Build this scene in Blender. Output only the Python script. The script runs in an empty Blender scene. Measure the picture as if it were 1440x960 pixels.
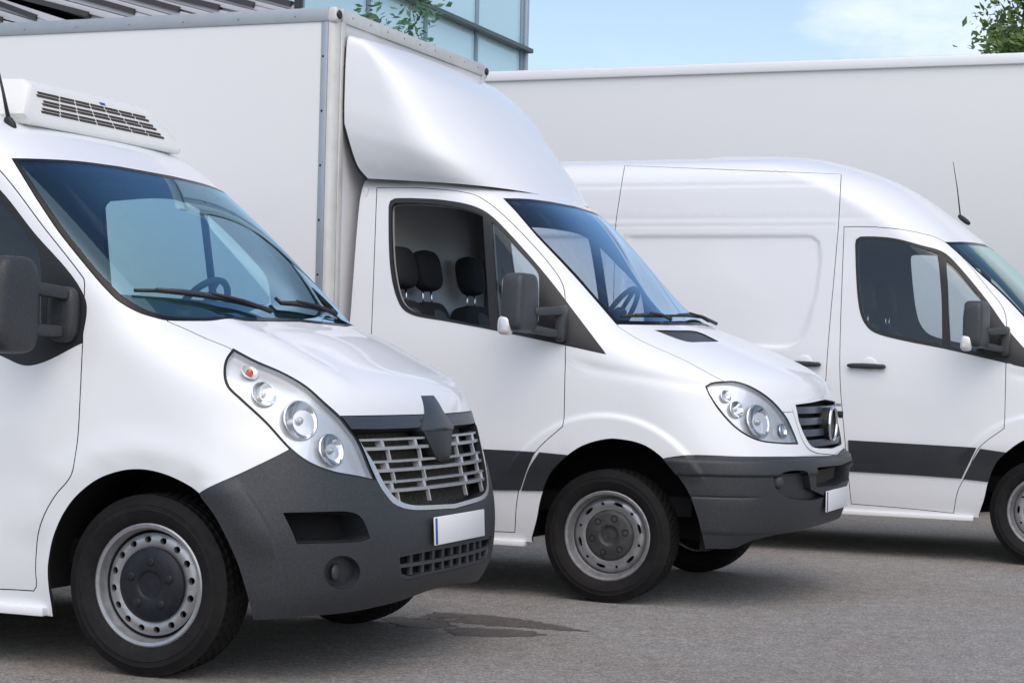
import bpy, bmesh, math, random
import numpy as np
from mathutils import Vector, Matrix, geometry
random.seed(7); np.random.seed(7)
R = math.radians
scene = bpy.context.scene
# ------------------------------------------------------------------ camera
cd = bpy.data.cameras.new('camera'); cam = bpy.data.objects.new('camera', cd)
scene.collection.objects.link(cam); scene.camera = cam
cd.sensor_width = 36; cd.lens = 2741 / 1440 * 36; cd.clip_start = .1; cd.clip_end = 4000
th, pit, roll = .373, .009, .024
Fv = Vector((-math.sin(th) * math.cos(pit), math.cos(th) * math.cos(pit), math.sin(pit)))
Rv = Vector((math.cos(th), math.sin(th), 0)); Uv = Rv.cross(Fv)
R2 = Rv * math.cos(roll) + Uv * math.sin(roll); U2 = -Rv * math.sin(roll) + Uv * math.cos(roll)
m = Matrix((R2, U2, -Fv)).transposed().to_4x4(); m.translation = (3.192, -10.49, 1.245)
cam.matrix_world = m
# ------------------------------------------------------------------ light
SUN_EL, SUN_AZ = R(54), R(-60)            # direction towards the sun, azimuth from +x
sd = bpy.data.lights.new('sun', 'SUN'); sun = bpy.data.objects.new('sun', sd); scene.collection.objects.link(sun)
sd.energy = 1.05; sd.angle = R(85); sd.color = (1, .95, .88)
sv = Vector((math.cos(SUN_EL) * math.cos(SUN_AZ), math.cos(SUN_EL) * math.sin(SUN_AZ), math.sin(SUN_EL)))
sun.rotation_euler = (-sv).to_track_quat('-Z', 'Y').to_euler()
world = bpy.data.worlds.new('World'); scene.world = world; world.use_nodes = True
wn = world.node_tree; wn.nodes.clear()
def wnode(t, **k):
    n = wn.nodes.new(t)
    for a, b in k.items(): setattr(n, a, b)
    return n
sky = wnode('ShaderNodeTexSky', sky_type='NISHITA', sun_disc=False, sun_elevation=SUN_EL, sun_rotation=R(90) - SUN_AZ,
            air_density=1.0, dust_density=1.8, ozone_density=1.3)
tc = wnode('ShaderNodeTexCoord'); mp = wnode('ShaderNodeMapping'); mp.inputs['Scale'].default_value = (1, 1, 2.6)
nz = wnode('ShaderNodeTexNoise'); nz.inputs['Scale'].default_value = 2.3; nz.inputs['Detail'].default_value = 7; nz.inputs['Roughness'].default_value = .55
rp = wnode('ShaderNodeValToRGB'); rp.color_ramp.elements[0].position = .60; rp.color_ramp.elements[1].position = .85
mx = wnode('ShaderNodeMix', data_type='RGBA'); bg = wnode('ShaderNodeBackground'); wo = wnode('ShaderNodeOutputWorld')
mulf = wnode('ShaderNodeMath', operation='MULTIPLY'); mulf.inputs[1].default_value = .55
# one small bright cloud low over the trailer, besides the scattered ones
cdot = wnode('ShaderNodeVectorMath', operation='DOT_PRODUCT'); cdot.inputs[1].default_value = (-0.1478, 0.9744, 0.1692)
cnrm = wnode('ShaderNodeVectorMath', operation='NORMALIZE'); cn2 = wnode('ShaderNodeTexNoise'); cn2.inputs['Scale'].default_value = 9; cn2.inputs['Detail'].default_value = 8; cn2.inputs['Roughness'].default_value = .6
cm = wnode('ShaderNodeMapRange', interpolation_type='SMOOTHSTEP'); cm.inputs['From Min'].default_value = .9977; cm.inputs['From Max'].default_value = 1.0015; cm.inputs['To Max'].default_value = .42
cad = wnode('ShaderNodeMath', operation='MULTIPLY_ADD'); cad.inputs[1].default_value = .012; cmx = wnode('ShaderNodeMath', operation='MAXIMUM'); csc = wnode('ShaderNodeMath', operation='SUBTRACT'); csc.inputs[1].default_value = .006
L = wn.links.new
L(tc.outputs['Generated'], mp.inputs['Vector']); L(mp.outputs[0], nz.inputs['Vector']); L(nz.outputs['Fac'], rp.inputs[0])
L(rp.outputs[0], mulf.inputs[0]); L(tc.outputs['Generated'], cnrm.inputs[0]); L(cnrm.outputs[0], cdot.inputs[0]); L(mp.outputs[0], cn2.inputs['Vector'])
L(cn2.outputs['Fac'], cad.inputs[0]); L(cdot.outputs['Value'], cad.inputs[2]); L(cad.outputs[0], csc.inputs[0]); L(csc.outputs[0], cm.inputs['Value'])
L(mulf.outputs[0], cmx.inputs[0]); L(cm.outputs[0], cmx.inputs[1]); L(cmx.outputs[0], mx.inputs['Factor']); L(sky.outputs[0], mx.inputs['A']); mx.inputs['B'].default_value = (6.6, 6.8, 7.1, 1)
tint = wnode('ShaderNodeMix', data_type='RGBA', blend_type='MULTIPLY'); tint.inputs['Factor'].default_value = 1; tint.inputs['B'].default_value = (1.05, .997, .945, 1)
L(mx.outputs['Result'], tint.inputs['A']); L(tint.outputs['Result'], bg.inputs['Color']); bg.inputs['Strength'].default_value = .15; L(bg.outputs[0], wo.inputs[0])
scene.view_settings.view_transform = 'Standard'; scene.view_settings.look = 'None'
scene.view_settings.exposure = 0.38; scene.view_settings.gamma = 1; scene.view_settings.use_curve_mapping = False
scene.cycles.max_bounces = 8; scene.cycles.transparent_max_bounces = 16; scene.cycles.caustics_reflective = False
scene.cycles.use_denoising = True
# ------------------------------------------------------------------ materials
def mat(name, col, rough=.5, metal=0, coat=0, noise=None, bump=None, spec=.5, coat_rough=.03):
    """noise = (scale, amount, colour2), bump = (scale, distance)"""
    M = bpy.data.materials.new(name); M.use_nodes = True; nt = M.node_tree; b = nt.nodes['Principled BSDF']
    b.inputs['Base Color'].default_value = (*col, 1); b.inputs['Roughness'].default_value = rough
    b.inputs['Metallic'].default_value = metal; b.inputs['Coat Weight'].default_value = coat
    b.inputs['Coat Roughness'].default_value = coat_rough; b.inputs['Specular IOR Level'].default_value = spec
    if noise or bump:
        t = nt.nodes.new('ShaderNodeTexCoord')
    if noise:
        n = nt.nodes.new('ShaderNodeTexNoise'); n.inputs['Scale'].default_value = noise[0]; n.inputs['Detail'].default_value = 8; n.inputs['Roughness'].default_value = .65
        r = nt.nodes.new('ShaderNodeValToRGB'); r.color_ramp.elements[0].position = .42; r.color_ramp.elements[1].position = .72
        r.color_ramp.elements[0].color = (*col, 1); k = noise[1]
        r.color_ramp.elements[1].color = (*[a * (1 - k) + c * k for a, c in zip(col, noise[2])], 1)
        nt.links.new(t.outputs['Object'], n.inputs['Vector']); nt.links.new(n.outputs['Fac'], r.inputs[0]); nt.links.new(r.outputs[0], b.inputs['Base Color'])
    if bump:
        n2 = nt.nodes.new('ShaderNodeTexNoise'); n2.inputs['Scale'].default_value = bump[0]; n2.inputs['Detail'].default_value = 3
        bu = nt.nodes.new('ShaderNodeBump'); bu.inputs['Distance'].default_value = bump[1]; bu.inputs['Strength'].default_value = 1
        nt.links.new(t.outputs['Object'], n2.inputs['Vector']); nt.links.new(n2.outputs['Fac'], bu.inputs['Height']); nt.links.new(bu.outputs[0], b.inputs['Normal'])
    return M
def glassmat(name, tint, spec=1.0, refl=(.86, .94, 1)):
    M = bpy.data.materials.new(name); M.use_nodes = True; nt = M.node_tree; nt.nodes.clear(); N = nt.nodes.new
    o = N('ShaderNodeOutputMaterial'); mix = N('ShaderNodeMixShader'); tr = N('ShaderNodeBsdfTransparent'); gl = N('ShaderNodeBsdfGlossy')
    fr = N('ShaderNodeFresnel'); fr.inputs['IOR'].default_value = 1.52; mu = N('ShaderNodeMath'); mu.operation = 'MULTIPLY'; mu.inputs[1].default_value = 1.7 * spec; mu.use_clamp = True
    tr.inputs['Color'].default_value = (*tint, 1); gl.inputs['Roughness'].default_value = .015; gl.inputs['Color'].default_value = (*refl, 1)
    nt.links.new(fr.outputs[0], mu.inputs[0]); nt.links.new(mu.outputs[0], mix.inputs[0]); nt.links.new(tr.outputs[0], mix.inputs[1]); nt.links.new(gl.outputs[0], mix.inputs[2]); nt.links.new(mix.outputs[0], o.inputs[0])
    return M
WHITE = mat('white_paint', (.80, .815, .84), .50, 0, .6, noise=(3.1, .06, (.66, .65, .63)), coat_rough=.05)
WHITE2 = mat('white_paint_box', (.80, .80, .81), .6, 0, .08, noise=(1.3, .10, (.74, .74, .74)), coat_rough=.2)
UNIT = mat('unit_shell', (.80, .80, .77), .45, noise=(6, .2, (.6, .58, .5)))
PLAST = mat('grey_bumper_plastic', (.021, .024, .030), .46, noise=(180, .35, (.12, .115, .11)), bump=(700, .0006))
PLASTM = mat('mirror_plastic', (.040, .044, .050), .42, noise=(90, .3, (.09, .09, .09)), bump=(900, .0005))
STRIPE = mat('rubbing_strip_plastic', (.026, .028, .033), .42, noise=(9, .3, (.05, .05, .05)))
BAND = mat('grille_band_plastic', (.036, .045, .060), .38, noise=(60, .25, (.07, .07, .07)))
RUBBER = mat('black_rubber', (.012, .012, .013), .5)
FRIT = mat('black_glass_edge', (.008, .009, .012), .25, spec=.25)
DARK = mat('dark_cavity', (.006, .006, .007), .9)
TYRE = mat('tyre_rubber', (.009, .008, .009), .75, noise=(14, .25, (.04, .037, .033)), bump=(160, .0008), spec=.25)
STEEL = mat('wheel_silver', (.38, .39, .41), .36, .65, noise=(40, .4, (.22, .2, .18)))
STEELD = mat('wheel_grey', (.30, .30, .31), .45, .5, noise=(35, .5, (.07, .06, .055)))
CAPD = mat('dark_hub_cap', (.010, .012, .018), .45, spec=.3, noise=(25, .25, (.05, .048, .045)))
CAPG = mat('grey_hub_cap', (.032, .034, .037), .5, noise=(25, .4, (.12, .11, .1)))
CHROME = mat('chrome', (.85, .86, .88), .12, 1)
GRILLE = mat('silver_grille', (.52, .54, .57), .30, .45, noise=(50, .4, (.22, .21, .2)))
MESHD = mat('dirty_radiator', (.03, .027, .024), .8, noise=(60, .8, (.12, .09, .065)))
LOUVRE = mat('blue_grey_louvre', (.07, .09, .12), .28, .2)
REFL = mat('lamp_reflector', (.97, .98, .99), .20, .35, bump=(5, .006))
BEZEL = mat('lamp_bezel', (.88, .90, .93), .25, .1)
ORANGE = mat('orange_bulb', (.85, .13, .02), .25, coat=1)
GLASSW3 = glassmat('green_windscreen_glass', (.70, .84, .80), 1.3, (.72, .93, .92))
LENSM = glassmat('lamp_lens', (.99, .995, 1), .8)
GLASSW = glassmat('windscreen_glass', (.50, .79, .83), 1.1, (.50, .78, 1))
GLASSW2 = glassmat('clear_windscreen_glass', (.76, .85, .93), 1.15, (.55, .76, .98))
GLASSS = glassmat('side_glass', (.80, .86, .88), .8)
WHITE3 = mat('trailer_skin', (.68, .69, .70), .6, 0, .05, noise=(.9, .12, (.64, .64, .64)))
LINING = mat('cab_lining', (.20, .20, .21), .85)
LINING2 = mat('pale_cab_lining', (.42, .42, .43), .85)
WALLL = mat('cab_rear_wall', (.78, .79, .80), .6)
FABRIC = mat('seat_fabric', (.018, .019, .022), .9, noise=(60, .5, (.04, .04, .045)))
FABRIC2 = mat('seat_insert', (.06, .075, .08), .9, noise=(60, .5, (.1, .1, .1)))
DASH = mat('dashboard_plastic', (.10, .105, .11), .6)
ALU = mat('aluminium_trim', (.34, .38, .42), .45, .35, noise=(12, .4, (.46, .48, .5)))
ALUL = mat('pale_trim', (.66, .66, .64), .4, .2, noise=(9, .4, (.5, .48, .45)))
PLATE = mat('number_plate', (.83, .83, .84), .35)
BLUE = mat('plate_blue', (.02, .10, .30), .35)
MIRG = mat('clear_lamp', (.75, .74, .75), .15, .3, coat=1)
# ------------------------------------------------------------------ mesh helpers
COL = scene.collection
def mk(name, V, Fc, mats, parent=None, N=None, mi=None, smooth=True):
    me = bpy.data.meshes.new(name); me.from_pydata([tuple(map(float, v)) for v in V], [], [tuple(map(int, f)) for f in Fc])
    for q in (mats if isinstance(mats, (list, tuple)) else [mats]): me.materials.append(q)
    if mi is not None: me.polygons.foreach_set('material_index', np.array(mi, dtype=np.int32))
    if smooth: me.polygons.foreach_set('use_smooth', np.ones(len(me.polygons), bool))
    me.update()
    if N is not None and len(me.vertices) == len(N): me.normals_split_custom_set_from_vertices([tuple(map(float, n)) for n in N])
    o = bpy.data.objects.new(name, me); COL.objects.link(o)
    if parent is not None: o.parent = parent
    return o
def thing(name, label, cat, loc=(0, 0, 0), rz=0, group=None):
    o = bpy.data.objects.new(name, None); COL.objects.link(o); o.location = loc; o.rotation_euler = (0, 0, rz)
    o.empty_display_size = .2; o['label'] = label; o['category'] = cat
    if group: o['group'] = group
    return o
def bmobj(name, bm, mats, parent=None, smooth=True, auto=None):
    me = bpy.data.meshes.new(name); bm.normal_update(); bm.to_mesh(me); bm.free()
    for q in (mats if isinstance(mats, (list, tuple)) else [mats]): me.materials.append(q)
    for p in me.polygons: p.use_smooth = smooth
    if smooth and auto: me.set_sharp_from_angle(angle=R(auto))
    o = bpy.data.objects.new(name, me); COL.objects.link(o)
    if parent is not None: o.parent = parent
    return o
def box(name, c, s, m_, parent=None, bev=.006, rot=None, seg=2, taper=None):
    bm = bmesh.new(); bmesh.ops.create_cube(bm, size=1)
    for v in bm.verts:
        v.co = Vector((v.co.x * s[0], v.co.y * s[1], v.co.z * s[2]))
        if taper and v.co.z > 0: v.co.x *= taper[0]; v.co.y *= taper[1]
    if bev: bmesh.ops.bevel(bm, geom=bm.edges[:], offset=bev, segments=seg, profile=.5, affect='EDGES')
    if rot is not None: bmesh.ops.rotate(bm, verts=bm.verts, cent=(0, 0, 0), matrix=rot)
    bmesh.ops.translate(bm, verts=bm.verts, vec=c)
    return bmobj(name, bm, m_, parent, True, 35)
def blob(name, c, s, e, m_, parent=None, rot=None, fn=None, nu=32, nv=20):
    """superellipsoid with exponent e (small = boxy)"""
    V, Fc = [], []
    f = lambda t, e: math.copysign(abs(t) ** e, t)
    for j in range(nv + 1):
        a = -math.pi / 2 + math.pi * j / nv
        for i in range(nu):
            b = 2 * math.pi * i / nu
            p = Vector((f(math.cos(a), e) * f(math.cos(b), e) * s[0] / 2, f(math.cos(a), e) * f(math.sin(b), e) * s[1] / 2, f(math.sin(a), e) * s[2] / 2))
            if fn: p = Vector(fn(p))
            if rot is not None: p = rot @ p
            V.append(p + Vector(c))
    for j in range(nv):
        for i in range(nu):
            Fc.append((j * nu + i, j * nu + (i + 1) % nu, (j + 1) * nu + (i + 1) % nu, (j + 1) * nu + i))
    return mk(name, V, Fc, m_, parent)
def tube(name, pts, r, m_, parent=None, n=8, cap=True):
    V, Fc = [], []; P = [Vector(p) for p in pts]; rr = r if isinstance(r, (list, tuple)) else [r] * len(P)
    for i, p in enumerate(P):
        t = (P[min(i + 1, len(P) - 1)] - P[max(i - 1, 0)]).normalized(); a = t.cross(Vector((0, 0, 1)))
        if a.length < .05: a = t.cross(Vector((1, 0, 0)))
        a.normalize(); b = t.cross(a)
        for k in range(n):
            q = 2 * math.pi * k / n; V.append(p + (a * math.cos(q) + b * math.sin(q)) * rr[i])
    for i in range(len(P) - 1):
        for k in range(n): Fc.append((i * n + k, i * n + (k + 1) % n, (i + 1) * n + (k + 1) % n, (i + 1) * n + k))
    if cap: Fc.append(tuple(range(n))[::-1]); Fc.append(tuple((len(P) - 1) * n + k for k in range(n)))
    return mk(name, V, Fc, m_, parent)
def prism(name, poly, axis, a, b, m_, parent=None, bev=.004, smooth=True):
    """poly: 2-D outline in the two other axes, extruded along axis from a to b"""
    bm = bmesh.new()
    def co(p, t): return {'x': (t, p[0], p[1]), 'y': (p[0], t, p[1]), 'z': (p[0], p[1], t)}[axis]
    lo = [bm.verts.new(co(p, a)) for p in poly]; hi = [bm.verts.new(co(p, b)) for p in poly]; n = len(poly)
    bm.faces.new(lo); bm.faces.new(hi[::-1])
    for i in range(n): bm.faces.new((lo[i], hi[i], hi[(i + 1) % n], lo[(i + 1) % n]))
    bmesh.ops.recalc_face_normals(bm, faces=bm.faces)
    if bev: bmesh.ops.bevel(bm, geom=bm.edges[:], offset=bev, segments=2, profile=.5, affect='EDGES', clamp_overlap=True)
    return bmobj(name, bm, m_, parent, smooth, 35)
def lathe(name, prof, m_, parent=None, seg=64, c=(0, 0, 0), axis='y', sgn=-1, mi=None, smooth=True):
    """prof: (radius, offset along the axis outwards)"""
    V, Fc, MI = [], [], []; n = len(prof)
    for i in range(seg):
        a = 2 * math.pi * i / seg
        for r_, h in prof:
            if axis == 'y': V.append((c[0] + r_ * math.cos(a), c[1] + sgn * h, c[2] + r_ * math.sin(a)))
            elif axis == 'x': V.append((c[0] + sgn * h, c[1] + r_ * math.cos(a), c[2] + r_ * math.sin(a)))
            else: V.append((c[0] + r_ * math.cos(a), c[1] + r_ * math.sin(a), c[2] + sgn * h))
    for i in range(seg):
        for k in range(n - 1):
            Fc.append((i * n + k, ((i + 1) % seg) * n + k, ((i + 1) % seg) * n + k + 1, i * n + k + 1)); MI.append(mi[k] if mi else 0)
    o = mk(name, V, Fc, m_, parent, mi=MI, smooth=smooth)
    o.data.set_sharp_from_angle(angle=R(38)); return o
def inside(poly, X, Y):
    P = np.array(poly); c = np.zeros(X.shape, bool); j = len(P) - 1
    for i in range(len(P)):
        xi, yi = P[i]; xj, yj = P[j]
        if yi != yj:
            c ^= ((yi > Y) != (yj > Y)) & (X < (xj - xi) * (Y - yi) / (yj - yi) + xi)
        j = i
    return c
# Body surface: nested plan contours. Each row: half width w, corner start xs, centre front xc,
# squircle power n, height at the side zs, height at the centre zc.
SPRINTER_NOSE = [
 (.940, .40, .87, 2.6, .290, .310),
 (.970, .36, .955, 2.7, .400, .420),
 (.988, .34, .980, 2.8, .560, .570),
 (.997, .32, .992, 2.8, .700, .700),
 (.996, .30, .965, 2.7, .790, .790),
 (.992, .26, .945, 2.6, .900, .900),
 (.988, .20, .928, 2.5, 1.010, 1.030),
 (.984, .12, .895, 2.6, 1.095, 1.125),
 (.980, .02, .830, 2.8, 1.160, 1.200),
 (.974, -.12, .600, 3.0, 1.240, 1.315),
 (.966, -.28, .350, 3.0, 1.325, 1.412),
 (.955, -.40, .150, 3.0, 1.410, 1.480),
 (.940, -.50, -.030, 3.5, 1.520, 1.600),
 (.910, -.74, -.290, 4.0, 1.800, 1.870),
]
CAB_TOP = [
 (.872, -.98, -.550, 4.0, 2.070, 2.130),
 (.845, -1.10, -.700, 3.4, 2.150, 2.215),
 (.800, -1.22, -.860, 3.2, 2.210, 2.275),
 (.700, -1.32, -1.05, 3.0, 2.245, 2.305),
 (.300, -1.45, -1.35, 2.6, 2.290, 2.320),
]
HIGH_TOP = [
 (.880, -.98, -.560, 3.4, 2.040, 2.120),
 (.868, -1.15, -.760, 3.0, 2.190, 2.280),
 (.855, -1.35, -.960, 2.8, 2.330, 2.430),
 (.840, -1.60, -1.180, 2.6, 2.465, 2.560),
 (.795, -1.90, -1.470, 2.5, 2.590, 2.660),
 (.680, -2.20, -1.800, 2.5, 2.660, 2.735),
 (.300, -2.60, -2.400, 2.4, 2.720, 2.760),
]
MASTER = [
 (.950, .30, .800, 2.3, .200, .290),
 (.985, .30, .865, 2.4, .330, .400),
 (1.000, .30, .875, 2.4, .500, .540),
 (1.004, .28, .850, 2.5, .660, .670),
 (1.004, .24, .818, 2.5, .780, .790),
 (1.002, .18, .790, 2.5, .880, .900),
 (.998, .10, .768, 2.5, .960, .990),
 (.992, .02, .738, 2.6, 1.045, 1.075),
 (.985, -.06, .650, 2.8, 1.120, 1.155),
 (.978, -.16, .480, 2.9, 1.195, 1.235),
 (.970, -.28, .280, 3.1, 1.275, 1.330),
 (.962, -.36, .090, 3.4, 1.355, 1.395),
 (.955, -.46, -.060, 4.0, 1.480, 1.510),
 (.925, -.75, -.385, 4.4, 1.780, 1.800),
 (.900, -.98, -.645, 4.2, 2.000, 2.030),
 (.885, -1.10, -.800, 4.0, 2.115, 2.145),
 (.850, -1.25, -1.00, 3.8, 2.215, 2.245),
 (.770, -1.40, -1.22, 3.4, 2.275, 2.305),
 (.350, -1.80, -1.70, 2.7, 2.320, 2.340),
]
def smoothstep(a, b, x):
    t = np.clip((x - a) / (b - a), 0, 1)
    return t * t * (3 - 2 * t)
class Surf:
    def __init__(self, rows, xrear, sig=.28, bump=None):
        T = np.array(rows, float); N = len(T); self.N = N - 1; self.xr = xrear; self.bump = bump
        K = 40; v = np.linspace(0, N - 1, (N - 1) * K + 1)
        h = T[1:] - T[:-1]
        m = np.zeros_like(T); a, b = h[:-1], h[1:]
        with np.errstate(divide='ignore', invalid='ignore'):
            hm = np.where(a * b > 0, 2 * a * b / (a + b), 0)
        m[1:-1] = hm; m[0] = h[0]; m[-1] = h[-1]
        i = np.minimum(v.astype(int), N - 2); t = (v - i)[:, None]
        tab = (2*t**3-3*t**2+1)*T[i] + (t**3-2*t**2+t)*m[i] + (-2*t**3+3*t**2)*T[i+1] + (t**3-t**2)*m[i+1]
        R = int(3 * sig * K); k = np.exp(-.5 * (np.arange(-R, R + 1) / (sig * K)) ** 2); k /= k.sum()
        lo = 2 * tab[0] - tab[R:0:-1]; hi = 2 * tab[-1] - tab[-2:-R-2:-1]
        ext = np.vstack([lo, tab, hi])
        self.tab = np.stack([np.convolve(ext[:, c], k, 'valid') for c in range(6)], 1); self.K = K
    def row(self, v):
        f = np.clip(v, 0, self.N) * self.K; i = np.minimum(f.astype(int), len(self.tab) - 2); t = (f - i)[..., None]
        i0 = np.maximum(i - 1, 0); i3 = np.minimum(i + 2, len(self.tab) - 1)
        a, b, c, d = self.tab[i0], self.tab[i], self.tab[i + 1], self.tab[i3]
        return .5 * (2*b + (c-a)*t + (2*a-5*b+4*c-d)*t*t + (3*b-3*c+d-a)*t**3)
    def raw(self, u, v):
        r = self.row(v); w, xs, xc, n, zs, zc = [r[..., k] for k in range(6)]
        ph = np.clip(u, 0, 1.1) * np.pi / 2
        c, s = np.abs(np.cos(ph)) + 1e-9, np.sin(ph) + 1e-9
        rr = (c ** n + s ** n) ** (-1 / n)
        uu = np.minimum(u, 0)
        x = xs + (xc - xs) * rr * s * (u > 0) + (xs - self.xr) * uu
        y = -w * np.where(u > 0, rr * c * np.sign(np.cos(ph)), 1.0)
        z = zs + (zc - zs) * (1 - (np.abs(y) / w) ** 2)
        return np.stack([x, y, z], -1)
    def pn(self, u, v):
        u = np.asarray(u, float); v = np.asarray(v, float); e = 2e-3
        def nrm(f):
            a, b = np.maximum(u - e, -1), np.minimum(u + e, 1.02)
            c, d = np.maximum(v - e, 0), np.minimum(v + e, self.N)
            n = np.cross(f(b, v) - f(a, v), f(u, d) - f(u, c))
            return n / (np.linalg.norm(n, axis=-1, keepdims=True) + 1e-12)
        if self.bump is None: return self.raw(u, v), nrm(self.raw)
        def full(a, b):
            p = self.raw(a, b); c = a, b
            ee = 3e-3
            n = np.cross(self.raw(np.minimum(a+ee,1.02), b) - self.raw(np.maximum(a-ee,-1), b), self.raw(a, np.minimum(b+ee,self.N)) - self.raw(a, np.maximum(b-ee,0)))
            n = n / (np.linalg.norm(n, axis=-1, keepdims=True) + 1e-12)
            return p + n * self.bump(p, a, b)[..., None]
        return full(u, v), nrm(full)
    def grid(self):
        if not hasattr(self, 'g'):
            uu = np.concatenate([np.linspace(-1, 0, 160, endpoint=False), np.linspace(0, 1, 201)])
            vv = np.linspace(0, self.N, 40 * self.N // 2 + 1)
            self.gu, self.gv = np.meshgrid(uu, vv, indexing='ij'); self.g = self.pn(self.gu, self.gv)[0]
        return self.g
    def inv(self, P, axes=(0, 1, 2)):
        """nearest (u,v) for points P using only the given coordinate axes"""
        g = self.grid()[::4, ::4]; GU, GV = self.gu[::4, ::4], self.gv[::4, ::4]; P = np.atleast_2d(P); out = []
        A = list(axes)
        for p in P:
            d = ((g[..., A] - p[A]) ** 2).sum(-1)
            if 1 not in A: d = d + (np.arange(g.shape[0]) > 62)[:, None] * .05
            i, j = np.unravel_index(np.argmin(d), d.shape); u, v = GU[i, j], GV[i, j]
            for _ in range(6):
                e = 1e-3; u, v = np.array(float(u)), np.array(float(v)); q = self.raw(u, v); du = (self.raw(u + (e if u < 1 else -e), v) - q) / (e if u < 1 else -e)
                v1 = np.minimum(v + e, self.N); dv = (self.raw(u, v1) - self.raw(u, v1 - 2 * e)) / (2 * e)
                J = np.stack([du[A], dv[A]], 1); r = (p - q)[A]
                s = np.linalg.lstsq(J, r, rcond=1e-3)[0]; s = np.clip(s, -.02, .02)
                u2, v2 = np.clip(u + s[0], -1, 1), np.clip(v + s[1], 0, self.N)
                if ((self.raw(np.array(float(u2)), np.array(float(v2))) - p)[A] ** 2).sum() < (r ** 2).sum(): u, v = u2, v2
                else: break
            out.append((float(u), float(v)))
        return np.array(out)
def side_uv(S, x, z):
    v = np.interp(z, S.tab[:, 4], np.arange(len(S.tab)) / S.K); xs = S.row(np.array(v))[1]
    if x <= xs: return (float((x - xs) / (xs - S.xr)), float(v))
    uu = np.linspace(0, .9, 300); p = S.raw(uu, np.full(300, v)); return (float(np.interp(x, p[:, 0], uu)), float(v))

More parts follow.
